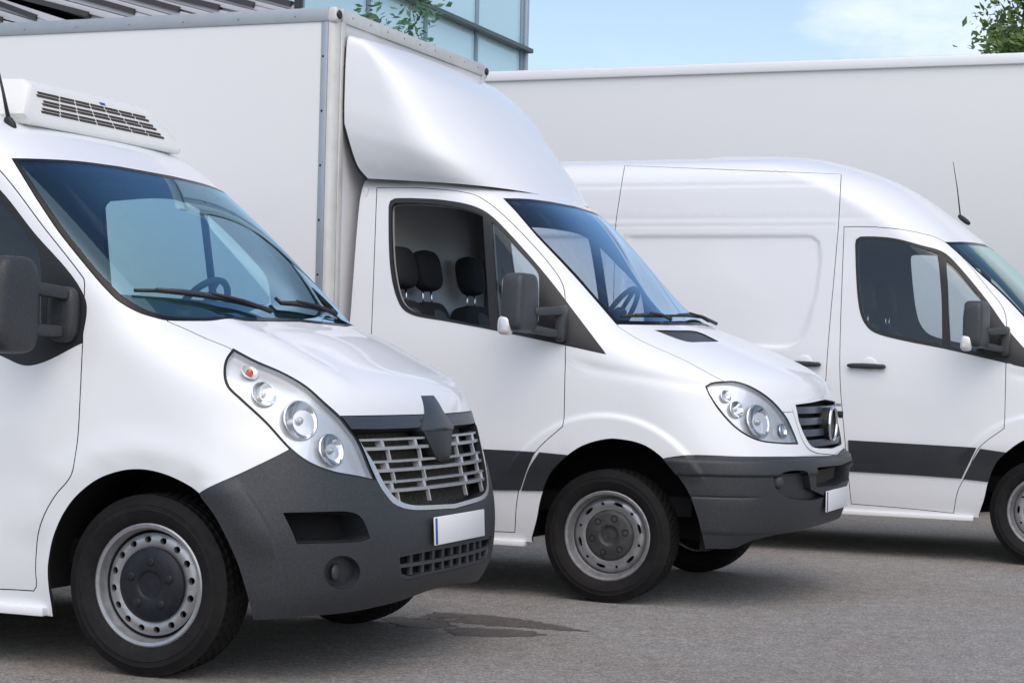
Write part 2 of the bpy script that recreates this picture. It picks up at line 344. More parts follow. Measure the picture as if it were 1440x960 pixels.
FEAT = {
 1: {
  'windshield_seal': [(0.409,14.0074), (0.426,14.0076), (0.4424,14.0086), (0.4582,14.0103), (0.4736,14.0123), (0.4885,14.0146), (0.5031,14.017), (0.5174,14.0192), (0.5315,14.0211), (0.5445,14.0229), (0.5576,14.025), (0.5706,14.0274), (0.5838,14.03), (0.597,14.0327), (0.6104,14.0353), (0.6239,14.0377), (0.6376,14.0399), (0.6515,14.0416), (0.6655,14.0428), (0.6798,14.0434), (0.6944,14.0434), (0.7092,14.0429), (0.7243,14.0421), (0.7397,14.0412), (0.7556,14.0404), (0.7718,14.0398), (0.7886,14.0396), (0.8059,14.0401), (0.8237,14.0413), (0.8422,14.0435), (1.04,14.02), (1.04,10.8054), (0.7609,10.778), (0.7455,10.7822), (0.7306,10.7868), (0.7161,10.7919), (0.7021,10.7973), (0.6885,10.8032), (0.6752,10.8093), (0.6622,10.8157), (0.6496,10.8224), (0.6372,10.8294), (0.625,10.8366), (0.6131,10.8439), (0.6014,10.8515), (0.5899,10.8592), (0.5785,10.8671), (0.5672,10.8751), (0.556,10.8833), (0.5449,10.891), (0.5337,10.8978), (0.5224,10.9044), (0.5113,10.9112), (0.5002,10.9186), (0.4891,10.9273), (0.4783,10.9375), (0.4676,10.9499), (0.457,10.9647), (0.4454,10.9956), (0.4355,11.0414), (0.426,11.0924), (0.4178,11.1332), (0.4094,11.1738), (0.4012,11.2162), (0.3933,11.2621), (0.386,11.3128), (0.3792,11.3664), (0.3727,11.4213), (0.3663,11.477), (0.3603,11.5335), (0.3546,11.5903), (0.3494,11.6473), (0.3446,11.7156), (0.3413,11.7852), (0.339,11.8531), (0.337,11.9167), (0.3352,11.9688), (0.3337,12.0187), (0.3326,12.0666), (0.3318,12.1128), (0.3313,12.1575), (0.331,12.2023), (0.3306,12.2453), (0.3302,12.2869), (0.3298,12.3273), (0.3295,12.3668), (0.3292,12.4055), (0.3289,12.4436), (0.3287,12.4813), (0.3286,12.5188), (0.3286,12.5562), (0.3287,12.5935), (0.3291,12.6311), (0.3295,12.6689), (0.3302,12.7072), (0.3311,12.746), (0.3324,12.786), (0.3341,12.8271), (0.3362,12.8692), (0.3386,12.9124), (0.3413,12.9567), (0.3442,13.0022), (0.3472,13.0488), (0.3503,13.0965), (0.3534,13.1452), (0.3564,13.195), (0.3594,13.2458)],
  'windshield': [(0.4234,13.9198), (0.4405,13.9197), (0.457,13.9204), (0.473,13.9214), (0.4885,13.9228), (0.5037,13.9243), (0.5186,13.9256), (0.5316,13.9271), (0.5447,13.9292), (0.5577,13.9319), (0.5709,13.9349), (0.5841,13.938), (0.5974,13.9412), (0.6108,13.9441), (0.6243,13.9467), (0.638,13.9487), (0.6517,13.9499), (0.6657,13.9503), (0.6799,13.9499), (0.6942,13.949), (0.7089,13.9477), (0.7238,13.9462), (0.7391,13.9447), (0.7548,13.9434), (0.771,13.9424), (0.7877,13.942), (0.805,13.9424), (0.8228,13.9436), (1.04,13.921), (1.04,10.9585), (0.6176,10.9825), (0.6059,10.9923), (0.5944,11.0013), (0.5829,11.0098), (0.5715,11.018), (0.5602,11.0261), (0.549,11.0345), (0.5379,11.0432), (0.5268,11.0526), (0.516,11.0629), (0.5052,11.0743), (0.4945,11.087), (0.4839,11.1011), (0.4721,11.1296), (0.4619,11.1726), (0.4523,11.2218), (0.4431,11.2689), (0.434,11.3175), (0.4253,11.37), (0.4176,11.4285), (0.4115,11.4828), (0.4056,11.5377), (0.4,11.5928), (0.3947,11.6478), (0.3898,11.7024), (0.3853,11.7563), (0.3812,11.8228), (0.3785,11.8896), (0.3764,11.9537), (0.3742,12.013), (0.3715,12.0626), (0.3688,12.1097), (0.3665,12.1556), (0.3654,12.2016), (0.365,12.2444), (0.3647,12.2859), (0.3645,12.3263), (0.3643,12.3658), (0.3642,12.4046), (0.3641,12.4428), (0.3642,12.4807), (0.3643,12.5182), (0.3644,12.5556), (0.3647,12.593), (0.3651,12.6306), (0.3655,12.6683), (0.3661,12.7064), (0.3668,12.7448), (0.3677,12.7839), (0.3687,12.823), (0.3701,12.8631), (0.3717,12.9042), (0.3736,12.9463), (0.3756,12.9895), (0.3778,13.0337), (0.3801,13.079), (0.3825,13.1254), (0.3849,13.1727), (0.3872,13.221), (0.3895,13.2703)],
  'hood': [(1.04,10.9225), (0.7765,10.8701), (0.7606,10.8739), (0.7452,10.878), (0.7302,10.8826), (0.7157,10.8876), (0.7016,10.893), (0.6879,10.8987), (0.6746,10.9047), (0.6616,10.9111), (0.6489,10.9179), (0.6365,10.9249), (0.6243,10.9323), (0.6124,10.9401), (0.6007,10.9481), (0.5891,10.9565), (0.5778,10.9652), (0.5665,10.9743), (0.5553,10.9844), (0.5441,10.9954), (0.5331,11.0071), (0.5222,11.0193), (0.5113,11.0317), (0.5004,11.0441), (0.4894,11.0562), (0.4782,11.0679), (0.4669,11.0789), (0.4529,10.9052), (0.4576,10.8339), (0.4618,10.7608), (0.4655,10.6852), (0.4686,10.6066), (0.4711,10.5245), (0.4728,10.4464), (0.4739,10.3659), (0.4749,10.2846), (0.4758,10.2042), (0.477,10.126), (0.4785,10.0512), (0.4807,9.9801), (0.4835,9.9136), (0.4865,9.8497), (0.4895,9.7863), (0.4922,9.7216), (0.4943,9.6536), (0.4955,9.5805), (0.4905,9.4499), (0.484,9.3097), (0.4825,9.2157), (0.4814,9.1231), (0.4807,9.0319), (0.4804,8.942), (0.4805,8.8538), (0.4811,8.7676), (0.4822,8.6874), (0.4839,8.6103), (0.486,8.5351), (0.4884,8.4607), (0.491,8.3859), (0.4936,8.3096), (0.4962,8.2304), (0.4986,8.147), (0.5011,8.0594), (0.5038,7.9697), (0.5067,7.8776), (0.5097,7.7827), (0.5128,7.6847), (0.516,7.5831), (0.5193,7.4778), (0.5225,7.3707), (0.5258,7.2593), (0.5293,7.1454), (0.5333,7.0305), (0.5378,6.916), (0.5428,6.8031), (0.5484,6.6931), (0.5538,6.5756), (0.5588,6.4485), (0.5645,6.3272), (0.5715,6.2272), (0.5807,6.1641), (0.5913,6.1303), (0.6023,6.1052), (0.6137,6.0874), (0.6254,6.0758), (0.6375,6.0691), (0.65,6.066), (0.6628,6.0653), (0.6759,6.0657), (0.6892,6.0659), (0.7029,6.0647), (0.7168,6.0609), (0.731,6.053), (1.04,5.8979)],
  'headlight': [(0.5035,9.5745), (0.4778,9.4323), (0.4523,9.2868), (0.4272,9.1216), (0.4069,8.9656), (0.3874,8.799), (0.3692,8.6252), (0.3527,8.448), (0.3368,8.2474), (0.3248,8.0496), (0.3174,7.8651), (0.3147,7.719), (0.3148,7.5885), (0.3164,7.4659), (0.3182,7.3435), (0.3202,7.2233), (0.3227,7.1062), (0.3258,6.9918), (0.3293,6.8798), (0.3331,6.7695), (0.3372,6.6603), (0.3414,6.5514), (0.3457,6.4419), (0.3499,6.3311), (0.3541,6.2182), (0.3581,6.102), (0.3619,5.9821), (0.3654,5.8591), (0.3689,5.7338), (0.3724,5.6076), (0.3761,5.4822), (0.38,5.3594), (0.3842,5.2408), (0.3889,5.1275), (0.394,5.0201), (0.3999,4.9122), (0.4063,4.8098), (0.4132,4.7136), (0.4207,4.6244), (0.4288,4.5429), (0.4376,4.4698), (0.4467,4.4062), (0.4563,4.3488), (0.4663,4.2965), (0.4766,4.2487), (0.4872,4.2045), (0.498,4.1632), (0.509,4.1241), (0.5197,4.0909), (0.5306,4.0626), (0.5419,4.0378), (0.5533,4.015), (0.5649,3.9926), (0.5765,3.9693), (0.5882,3.9434), (0.6017,3.9106), (0.6154,3.8763), (0.6293,3.8413), (0.6435,3.8062), (0.642,3.9212), (0.6404,4.0375), (0.6385,4.1541), (0.6361,4.2815), (0.6339,4.4111), (0.6317,4.5433), (0.6294,4.6783), (0.6271,4.8166), (0.6245,4.9586), (0.6218,5.1045), (0.6187,5.2541), (0.6143,5.4213), (0.6089,5.5854), (0.6031,5.7478), (0.5975,5.9104), (0.5924,6.0736), (0.587,6.2336), (0.5809,6.3853), (0.5747,6.5155), (0.5684,6.6418), (0.5623,6.7662), (0.5566,6.8906), (0.5515,7.017), (0.5474,7.1503), (0.5442,7.2868), (0.5419,7.424), (0.5402,7.5593), (0.5387,7.6897), (0.5372,7.8127), (0.5356,7.9191), (0.534,8.0207), (0.5325,8.118), (0.531,8.2114), (0.5295,8.3011), (0.5281,8.3877), (0.5267,8.4715), (0.5249,8.5554), (0.5227,8.6343), (0.5201,8.7096), (0.5173,8.7825), (0.5145,8.8544), (0.5118,8.9264), (0.5094,8.9998), (0.5074,9.0757), (0.506,9.1556), (0.5051,9.238), (0.5046,9.3218), (0.5042,9.4063), (0.5039,9.4907)],
  'lens': [(0.4914,9.4594), (0.4704,9.3438), (0.4494,9.2252), (0.4288,9.0887), (0.4096,8.9393), (0.3914,8.7802), (0.3743,8.6147), (0.3588,8.4466), (0.3446,8.2634), (0.3338,8.0835), (0.3271,7.9164), (0.3244,7.7719), (0.3242,7.6415), (0.3255,7.518), (0.327,7.3943), (0.3287,7.2719), (0.331,7.1522), (0.3338,7.0353), (0.3371,6.9206), (0.3408,6.8078), (0.3447,6.6963), (0.3488,6.5852), (0.353,6.4739), (0.3572,6.3616), (0.3614,6.2474), (0.3652,6.1341), (0.3689,6.0172), (0.3723,5.8972), (0.3757,5.7751), (0.3791,5.6519), (0.3826,5.5294), (0.3864,5.4091), (0.3905,5.2928), (0.395,5.1816), (0.4001,5.0765), (0.406,4.9708), (0.4125,4.8718), (0.4196,4.7795), (0.4272,4.694), (0.4354,4.6156), (0.4441,4.5442), (0.453,4.4816), (0.4623,4.4242), (0.4719,4.3716), (0.4819,4.3229), (0.4921,4.2776), (0.5025,4.2351), (0.5131,4.1948), (0.5251,4.1551), (0.5376,4.1215), (0.5504,4.0916), (0.5634,4.0632), (0.5765,4.034), (0.5897,4.0018), (0.6014,3.9701), (0.6132,3.9368), (0.6251,3.9026), (0.6372,3.8686), (0.6333,4.0245), (0.6296,4.1836), (0.6273,4.3042), (0.6252,4.4275), (0.6233,4.5534), (0.6214,4.6822), (0.6194,4.8141), (0.6173,4.9492), (0.6148,5.0876), (0.612,5.2289), (0.6076,5.3928), (0.6022,5.5532), (0.5963,5.7118), (0.5906,5.871), (0.5854,6.0275), (0.58,6.1807), (0.574,6.3268), (0.5679,6.4555), (0.5618,6.5808), (0.5558,6.7047), (0.5502,6.8287), (0.5452,6.9548), (0.5411,7.0869), (0.538,7.2228), (0.5357,7.3598), (0.534,7.4949), (0.5325,7.6252), (0.5308,7.7475), (0.529,7.8552), (0.5272,7.9577), (0.5254,8.0556), (0.5236,8.1492), (0.5218,8.239), (0.52,8.3254), (0.5183,8.4088), (0.5162,8.4896), (0.5137,8.5653), (0.5109,8.6371), (0.5079,8.7066), (0.5048,8.775), (0.5019,8.8436), (0.4993,8.9137), (0.4971,8.9865), (0.4955,9.0627), (0.4943,9.1411), (0.4935,9.2208), (0.4928,9.301), (0.4922,9.3808)],
  'grille_band': [(0.5809,6.3853), (0.5925,6.3798), (0.6044,6.374), (0.6164,6.368), (0.6286,6.3618), (0.641,6.3554), (0.6537,6.3489), (0.6667,6.3421), (0.68,6.3353), (0.6936,6.3283), (0.7075,6.3213), (0.7219,6.3142), (0.7366,6.307), (0.7523,6.2997), (0.7685,6.2925), (0.7852,6.2854), (0.8026,6.2783), (0.8206,6.2713), (0.8393,6.2643), (0.8588,6.2575), (0.879,6.2507), (0.9001,6.2442), (1.04,6.2041), (1.04,5.2496), (0.7167,5.3646), (0.7028,5.3783), (0.6891,5.3919), (0.6759,5.4053), (0.6628,5.4186), (0.6501,5.4316), (0.6376,5.4445), (0.6254,5.4572), (0.6133,5.4697), (0.6014,5.482)],
  'grille': [(0.5994,5.6731), (0.6119,5.6619), (0.6245,5.6505), (0.6374,5.6388), (0.6505,5.6269), (0.6639,5.6148), (0.6776,5.6025), (0.6916,5.59), (0.706,5.5773), (0.7208,5.5644), (1.04,5.4387), (1.04,2.6293), (0.8393,2.7367), (0.8214,2.7499), (0.804,2.7616), (0.7872,2.775), (0.7711,2.7933), (0.7544,2.8199), (0.7385,2.8533), (0.7236,2.8954), (0.7053,2.9669), (0.6897,3.0594), (0.679,3.1733), (0.6707,3.3007), (0.6645,3.398), (0.6588,3.4982), (0.6542,3.6032), (0.6504,3.7147), (0.6471,3.8288), (0.644,3.945), (0.6411,4.0629), (0.6381,4.1822), (0.6351,4.3025)],
  'grille_hole': [(0.6026,5.7663), (0.6149,5.7569), (0.6274,5.7473), (0.6402,5.7374), (0.6533,5.7273), (0.6666,5.717), (0.6802,5.7065), (0.6941,5.6958), (0.7084,5.685), (0.723,5.6739), (1.04,5.5738), (1.04,2.7914), (0.8441,2.8858), (0.8224,2.9004), (0.8016,2.9143), (0.7818,2.9353), (0.7658,2.9607), (0.7506,2.993), (0.7365,3.0354), (0.7196,3.1134), (0.7053,3.2109), (0.6945,3.3229), (0.6858,3.4467), (0.6777,3.5849), (0.6713,3.7309), (0.667,3.8535), (0.6632,3.9789), (0.6596,4.1064), (0.6561,4.2356), (0.6525,4.3663)],
  'bumper': [(-0.0033,3.4044), (0.0015,3.4712), (0.021,3.5395), (0.0405,3.6074), (0.0598,3.6727), (0.0769,3.7288), (0.0937,3.7844), (0.1102,3.8397), (0.1264,3.8947), (0.1423,3.9494), (0.1579,4.0041), (0.1733,4.0587), (0.1883,4.1134), (0.203,4.1684), (0.2175,4.2237), (0.2317,4.2795), (0.2457,4.336), (0.26,4.395), (0.274,4.4536), (0.2879,4.5121), (0.3015,4.5709), (0.3149,4.6303), (0.3282,4.6906), (0.3412,4.7522), (0.3541,4.8156), (0.3668,4.8812), (0.3794,4.9494), (0.3918,5.0207), (0.4086,5.2227), (0.4168,5.1221), (0.425,5.022), (0.4335,4.9254), (0.4423,4.8344), (0.4517,4.7512), (0.4603,4.6836), (0.469,4.6181), (0.478,4.5553), (0.4872,4.4956), (0.4967,4.4396), (0.5065,4.3876), (0.5166,4.3401), (0.5271,4.3009), (0.538,4.2698), (0.5493,4.2435), (0.5608,4.2186), (0.5723,4.1921), (0.5837,4.1608), (0.5954,4.125), (0.6072,4.0868), (0.6187,4.0432), (0.6299,3.9911), (0.6421,3.9248), (0.654,3.8524), (0.6653,3.772), (0.6755,3.6819), (0.6826,3.5901), (0.688,3.4887), (0.6932,3.3861), (0.6995,3.2904), (0.7081,3.2089), (0.7195,3.1475), (0.7326,3.1006), (0.7468,3.0619), (0.7617,3.0247), (0.7766,2.9829), (1.04,2.8544), (1.04,-0.2), (-0.3,-0.2), (-0.0092,-0.2)],
  'bumper_cut': [(0.1058,0.3676), (0.1235,0.3812), (0.1408,0.3939), (0.1577,0.405), (0.1742,0.414), (0.1905,0.4201), (0.2056,0.4235), (0.2204,0.4252), (0.235,0.4253), (0.2495,0.4239), (0.2637,0.4211), (0.2778,0.4169), (0.2917,0.4114), (0.3056,0.4047), (0.3193,0.3968), (0.3329,0.3878), (0.3465,0.3778), (0.36,0.3668), (0.3734,0.355), (0.3869,0.3424), (0.4003,0.3291), (0.4138,0.3151), (0.4272,0.3006), (0.4407,0.2856), (0.4542,0.2703), (0.4678,0.2547), (0.4815,0.239), (0.4952,0.2233), (0.509,0.2076), (0.523,0.1924), (0.537,0.178), (0.5511,0.1644), (0.5653,0.1516), (0.5797,0.1395), (0.5941,0.1282), (0.6087,0.1175), (0.6235,0.1075), (0.6385,0.0981), (0.6536,0.0893), (0.669,0.0811), (0.6846,0.0734), (0.7005,0.0662), (0.7167,0.0595), (0.7332,0.0532), (0.7499,0.0497), (0.7665,0.0512), (0.783,0.0568), (0.7996,0.0658), (0.8164,0.0774), (0.8334,0.0908), (0.8508,0.1051), (0.8687,0.1196), (0.8873,0.1333), (0.9067,0.1454), (1.04,0.1621), (1.04,-0.2), (0.1058,-0.2)],
  'intake': [(0.3137,2.9518), (0.3266,2.9532), (0.3393,2.9544), (0.3519,2.9554), (0.3645,2.956), (0.3769,2.9562), (0.3893,2.956), (0.4015,2.9552), (0.4138,2.9538), (0.4259,2.9526), (0.438,2.9523), (0.4501,2.952), (0.4623,2.9514), (0.4744,2.9496), (0.4865,2.9462), (0.4986,2.9404), (0.5106,2.9317), (0.5227,2.9193), (0.5363,2.8947), (0.5493,2.8521), (0.5607,2.7894), (0.57,2.6784), (0.5756,2.5484), (0.5791,2.4581), (0.582,2.3665), (0.5848,2.2746), (0.5881,2.1832), (0.5707,2.1447), (0.5531,2.1239), (0.5406,2.128), (0.5282,2.1326), (0.5159,2.1376), (0.5037,2.1429), (0.4915,2.1484), (0.4794,2.1541), (0.4673,2.1597), (0.4552,2.1654), (0.4432,2.1708), (0.4311,2.1761), (0.4191,2.1811), (0.407,2.1857), (0.3949,2.1898), (0.3827,2.1934), (0.3705,2.1964), (0.3582,2.1987), (0.3458,2.2003), (0.3415,2.3187), (0.337,2.4365), (0.3332,2.5202), (0.3292,2.6042), (0.3253,2.6888), (0.3213,2.7746), (0.3174,2.8621)],
  'fog_recess': [(0.5548,1.3638), (0.5536,1.2567), (0.5485,1.1595), (0.5398,1.0801), (0.5279,1.0257), (0.5136,1.0013), (0.4978,1.0088), (0.4818,1.0465), (0.4667,1.1097), (0.4536,1.1924), (0.4435,1.2877), (0.4371,1.3896), (0.4346,1.4921), (0.4362,1.5897), (0.4419,1.6771), (0.451,1.7489), (0.4631,1.8004), (0.4773,1.8275), (0.4925,1.8278), (0.5079,1.8006), (0.5224,1.7474), (0.5351,1.6716), (0.5451,1.5782), (0.5519,1.4734)],
  'lower_grille': [(0.6922,1.6453), (0.7074,1.6452), (0.7231,1.6447), (0.7391,1.644), (0.7556,1.6429), (0.7726,1.6416), (0.7902,1.6399), (0.8083,1.6381), (0.827,1.636), (1.04,1.6028), (1.04,0.7654), (0.8497,0.8138), (0.8277,0.8192), (0.8067,0.8211), (0.7865,0.8245), (0.7665,0.8339), (0.7466,0.8537), (0.7142,0.9808)],
  'lo_hole': [(0.7016,1.5587), (0.718,1.5592), (0.7349,1.5594), (0.7523,1.5593), (0.7703,1.5588), (0.7888,1.5581), (0.808,1.5571), (0.8279,1.5558), (1.04,1.5218), (1.04,0.8734), (0.8442,0.9193), (0.8242,0.9202), (0.8051,0.9174), (0.7865,0.9163), (0.7681,0.9223), (0.7497,0.9405), (0.7175,1.0831)],
  'arch': [(-0.147,-0.2), (-0.1464,0.276), (-0.1464,0.388), (-0.1465,0.4983), (-0.1466,0.6064), (-0.1467,0.7116), (-0.1469,0.8135), (-0.147,0.9121), (-0.147,1.0075), (-0.1471,1.0989), (-0.1471,1.1876), (-0.147,1.2739), (-0.1469,1.3582), (-0.1466,1.441), (-0.1462,1.5224), (-0.1456,1.6052), (-0.145,1.6877), (-0.1444,1.77), (-0.1437,1.8522), (-0.1428,1.9342), (-0.1419,2.0161), (-0.1408,2.0975), (-0.1395,2.1784), (-0.138,2.2637), (-0.1364,2.3493), (-0.1347,2.435), (-0.1328,2.5208), (-0.1309,2.6068), (-0.1288,2.6929), (-0.1265,2.7792), (-0.1242,2.8657), (-0.1217,2.9522), (-0.119,3.0409), (-0.1161,3.1291), (-0.113,3.2167), (-0.1098,3.3031), (-0.1065,3.3882), (-0.1031,3.4715), (-0.0996,3.5526), (-0.096,3.6311), (-0.0925,3.701), (-0.089,3.7651), (-0.0854,3.8239), (-0.0817,3.8775), (-0.078,3.9263), (-0.0744,3.9707), (-0.0707,4.011), (-0.0668,4.048), (-0.063,4.0779), (-0.0592,4.1007), (-0.0555,4.1166), (-0.0518,4.1254), (-0.0482,4.1274), (-0.0446,4.1218), (-0.0411,4.1086), (-0.0378,4.0886), (-0.0345,4.0624), (-0.0313,4.0309), (-0.0282,3.9948), (-0.0253,3.956), (-0.0226,3.9128), (-0.0199,3.8661), (-0.0172,3.8163), (-0.0146,3.7644), (-0.0121,3.7109), (-0.0096,3.6565), (-0.0073,3.6034), (-0.0051,3.5449), (-0.0031,3.4801), (0,3.4), (0.0007,3.3321), (0.0091,3.2564), (0.0172,3.1809), (0.0252,3.1057), (0.0329,3.0306), (0.0402,2.9558), (0.0471,2.881), (0.0534,2.8061), (0.0596,2.7295), (0.0656,2.6537), (0.0714,2.5786), (0.0771,2.5039), (0.0827,2.4296), (0.0882,2.3555), (0.0937,2.2816), (0.0991,2.2077), (0.1046,2.1339), (0.11,2.0602), (0.1155,1.9866), (0.1209,1.9131), (0.1262,1.8396), (0.1312,1.7656), (0.1359,1.6912), (0.1405,1.6161), (0.1448,1.5403), (0.149,1.4636), (0.153,1.3858), (0.157,1.3065), (0.161,1.2254), (0.1648,1.1415), (0.1685,1.0545), (0.1721,0.9639), (0.1755,0.8695), (0.1791,0.771), (0.1826,0.6685), (0.1864,0.5623), (0.1903,0.4531), (0.1903,-0.2)],
  'door': [(-0.1424,15.0803), (-0.1372,15.0792), (-0.1319,15.0791), (-0.1266,15.0799), (-0.1212,15.0814), (-0.1159,15.0836), (-0.1106,15.0863), (-0.1052,15.0895), (-0.0999,15.0929), (-0.0945,15.0966), (-0.0892,15.1003), (-0.0839,15.104), (-0.0786,15.1075), (-0.0733,15.1107), (-0.068,15.1136), (-0.0627,15.1159), (-0.0575,15.1176), (-0.0523,15.1186), (-0.0471,15.1188), (-0.042,15.118), (-0.0369,15.1161), (-0.0318,15.1131), (-0.0269,15.1088), (-0.0219,15.103), (-0.0171,15.0958), (-0.0123,15.0869), (-0.0075,15.0763), (0,15.1), (0.0129,15.0495), (0.0464,15.0331), (0.0796,15.0054), (0.1075,14.9622), (0.1306,14.9058), (0.15,14.8388), (0.1666,14.7638), (0.181,14.6835), (0.1941,14.601), (0.2062,14.5191), (0.218,14.4405), (0.2287,14.3679), (0.2386,14.2965), (0.2475,14.2265), (0.2555,14.1581), (0.2625,14.0914), (0.2686,14.0264), (0.2738,13.963), (0.278,13.9011), (0.2813,13.8405), (0.2837,13.781), (0.2851,13.7224), (0.2858,13.6674), (0.2861,13.6137), (0.286,13.5611), (0.2855,13.5095), (0.2848,13.4588), (0.2838,13.409), (0.2826,13.36), (0.2813,13.3118), (0.2798,13.2644), (0.2782,13.2178), (0.2766,13.1721), (0.2749,13.1273), (0.2733,13.0834), (0.2717,13.0404), (0.2702,12.9983), (0.2689,12.9571), (0.2677,12.9168), (0.2667,12.8773), (0.2659,12.8387), (0.2654,12.8009), (0.265,12.7637), (0.2649,12.7271), (0.2649,12.6909), (0.2649,12.655), (0.2651,12.6193), (0.2653,12.5837), (0.2655,12.5481), (0.2657,12.5123), (0.2659,12.4762), (0.266,12.4398), (0.2661,12.4028), (0.2661,12.365), (0.266,12.3263), (0.2657,12.2866), (0.2653,12.2454), (0.2648,12.2027), (0.2641,12.1579), (0.2631,12.1109), (0.2419,12.0119), (0.225,11.9424), (0.208,11.8669), (0.191,11.7844), (0.174,11.6938), (0.1571,11.5945), (0.1402,11.4861), (0.1232,11.3684), (0.106,11.2417), (0.0884,11.106), (0.0705,10.961), (0.0524,10.8061), (0.0345,10.6408), (0.0169,10.4662), (0,10.3), (-0.0037,10.105), (-0.0075,9.9261), (-0.0117,9.7497), (-0.0162,9.5747), (-0.0208,9.3997), (-0.0254,9.2235), (-0.0299,9.0451), (-0.0342,8.8632), (-0.0383,8.6787), (-0.0423,8.4921), (-0.0461,8.3044), (-0.0496,8.116), (-0.053,7.9274), (-0.0562,7.7385), (-0.0593,7.5503), (-0.0622,7.364), (-0.065,7.1816), (-0.0677,7.0043), (-0.0704,6.8324), (-0.073,6.6649), (-0.0755,6.5002), (-0.0781,6.3363), (-0.0806,6.1712), (-0.0833,6.003), (-0.086,5.831), (-0.0887,5.6558), (-0.0915,5.48), (-0.0941,5.3069), (-0.0966,5.1394), (-0.0988,4.9789), (-0.1009,4.8251), (-0.1028,4.6772), (-0.1046,4.5343), (-0.1064,4.3791), (-0.1082,4.2271), (-0.11,4.0801), (-0.1121,3.9397), (-0.1145,3.8078), (-0.1171,3.6951), (-0.1199,3.5914), (-0.1228,3.4941), (-0.1258,3.4011), (-0.1287,3.3103), (-0.1315,3.2198), (-0.1341,3.1279), (-0.1367,3.0277), (-0.1392,2.9292), (-0.1416,2.8324), (-0.1438,2.7371), (-0.1459,2.6429), (-0.1478,2.5495), (-0.1497,2.4558), (-0.1514,2.3623), (-0.1529,2.2689), (-0.1543,2.1754), (-0.1555,2.0817), (-0.1564,1.988), (-0.157,1.9069), (-0.1575,1.8259), (-0.1579,1.745), (-0.1582,1.6641), (-0.1585,1.583), (-0.1587,1.5014), (-0.1589,1.419), (-0.1591,1.3354), (-0.1592,1.2506), (-0.1591,1.1638), (-0.1589,1.0744), (-0.159,0.9816), (-0.1594,0.8847), (-0.1625,0.7569), (-0.1659,0.7533), (-0.1694,0.7498), (-0.1729,0.7464), (-0.1763,0.7429), (-0.1798,0.7394), (-0.1833,0.7358), (-0.1867,0.7319), (-0.1902,0.7278), (-0.1937,0.7234), (-0.2076,0.705), (-0.2215,0.6862), (-0.2355,0.6671), (-0.2497,0.6475), (-0.2639,0.6277), (-0.2782,0.6075), (-0.2926,0.587), (-0.3071,0.5663), (-0.3218,0.5453), (-0.3365,0.524), (-0.3513,0.5026), (-0.3662,0.481), (-0.3813,0.4592), (-0.3785,0.9161), (-0.3767,1.307), (-0.3755,1.661), (-0.3746,2.0103), (-0.3734,2.3677), (-0.3719,2.7431), (-0.37,3.1622), (-0.3674,3.6442), (-0.3639,4.181), (-0.3592,4.7731), (-0.3525,5.463), (-0.3447,6.1967), (-0.3373,6.9012), (-0.3292,7.6731), (-0.3192,8.474), (-0.307,9.2516), (-0.2941,10.0025), (-0.2845,10.7574), (-0.2765,11.3649), (-0.2685,11.8052), (-0.2598,12.1078), (-0.2505,12.338), (-0.2406,12.5392), (-0.2303,12.7342), (-0.2194,12.938), (-0.208,13.1612), (-0.196,13.4095), (-0.1834,13.6917), (-0.1704,14.0381), (-0.1572,14.5061)],
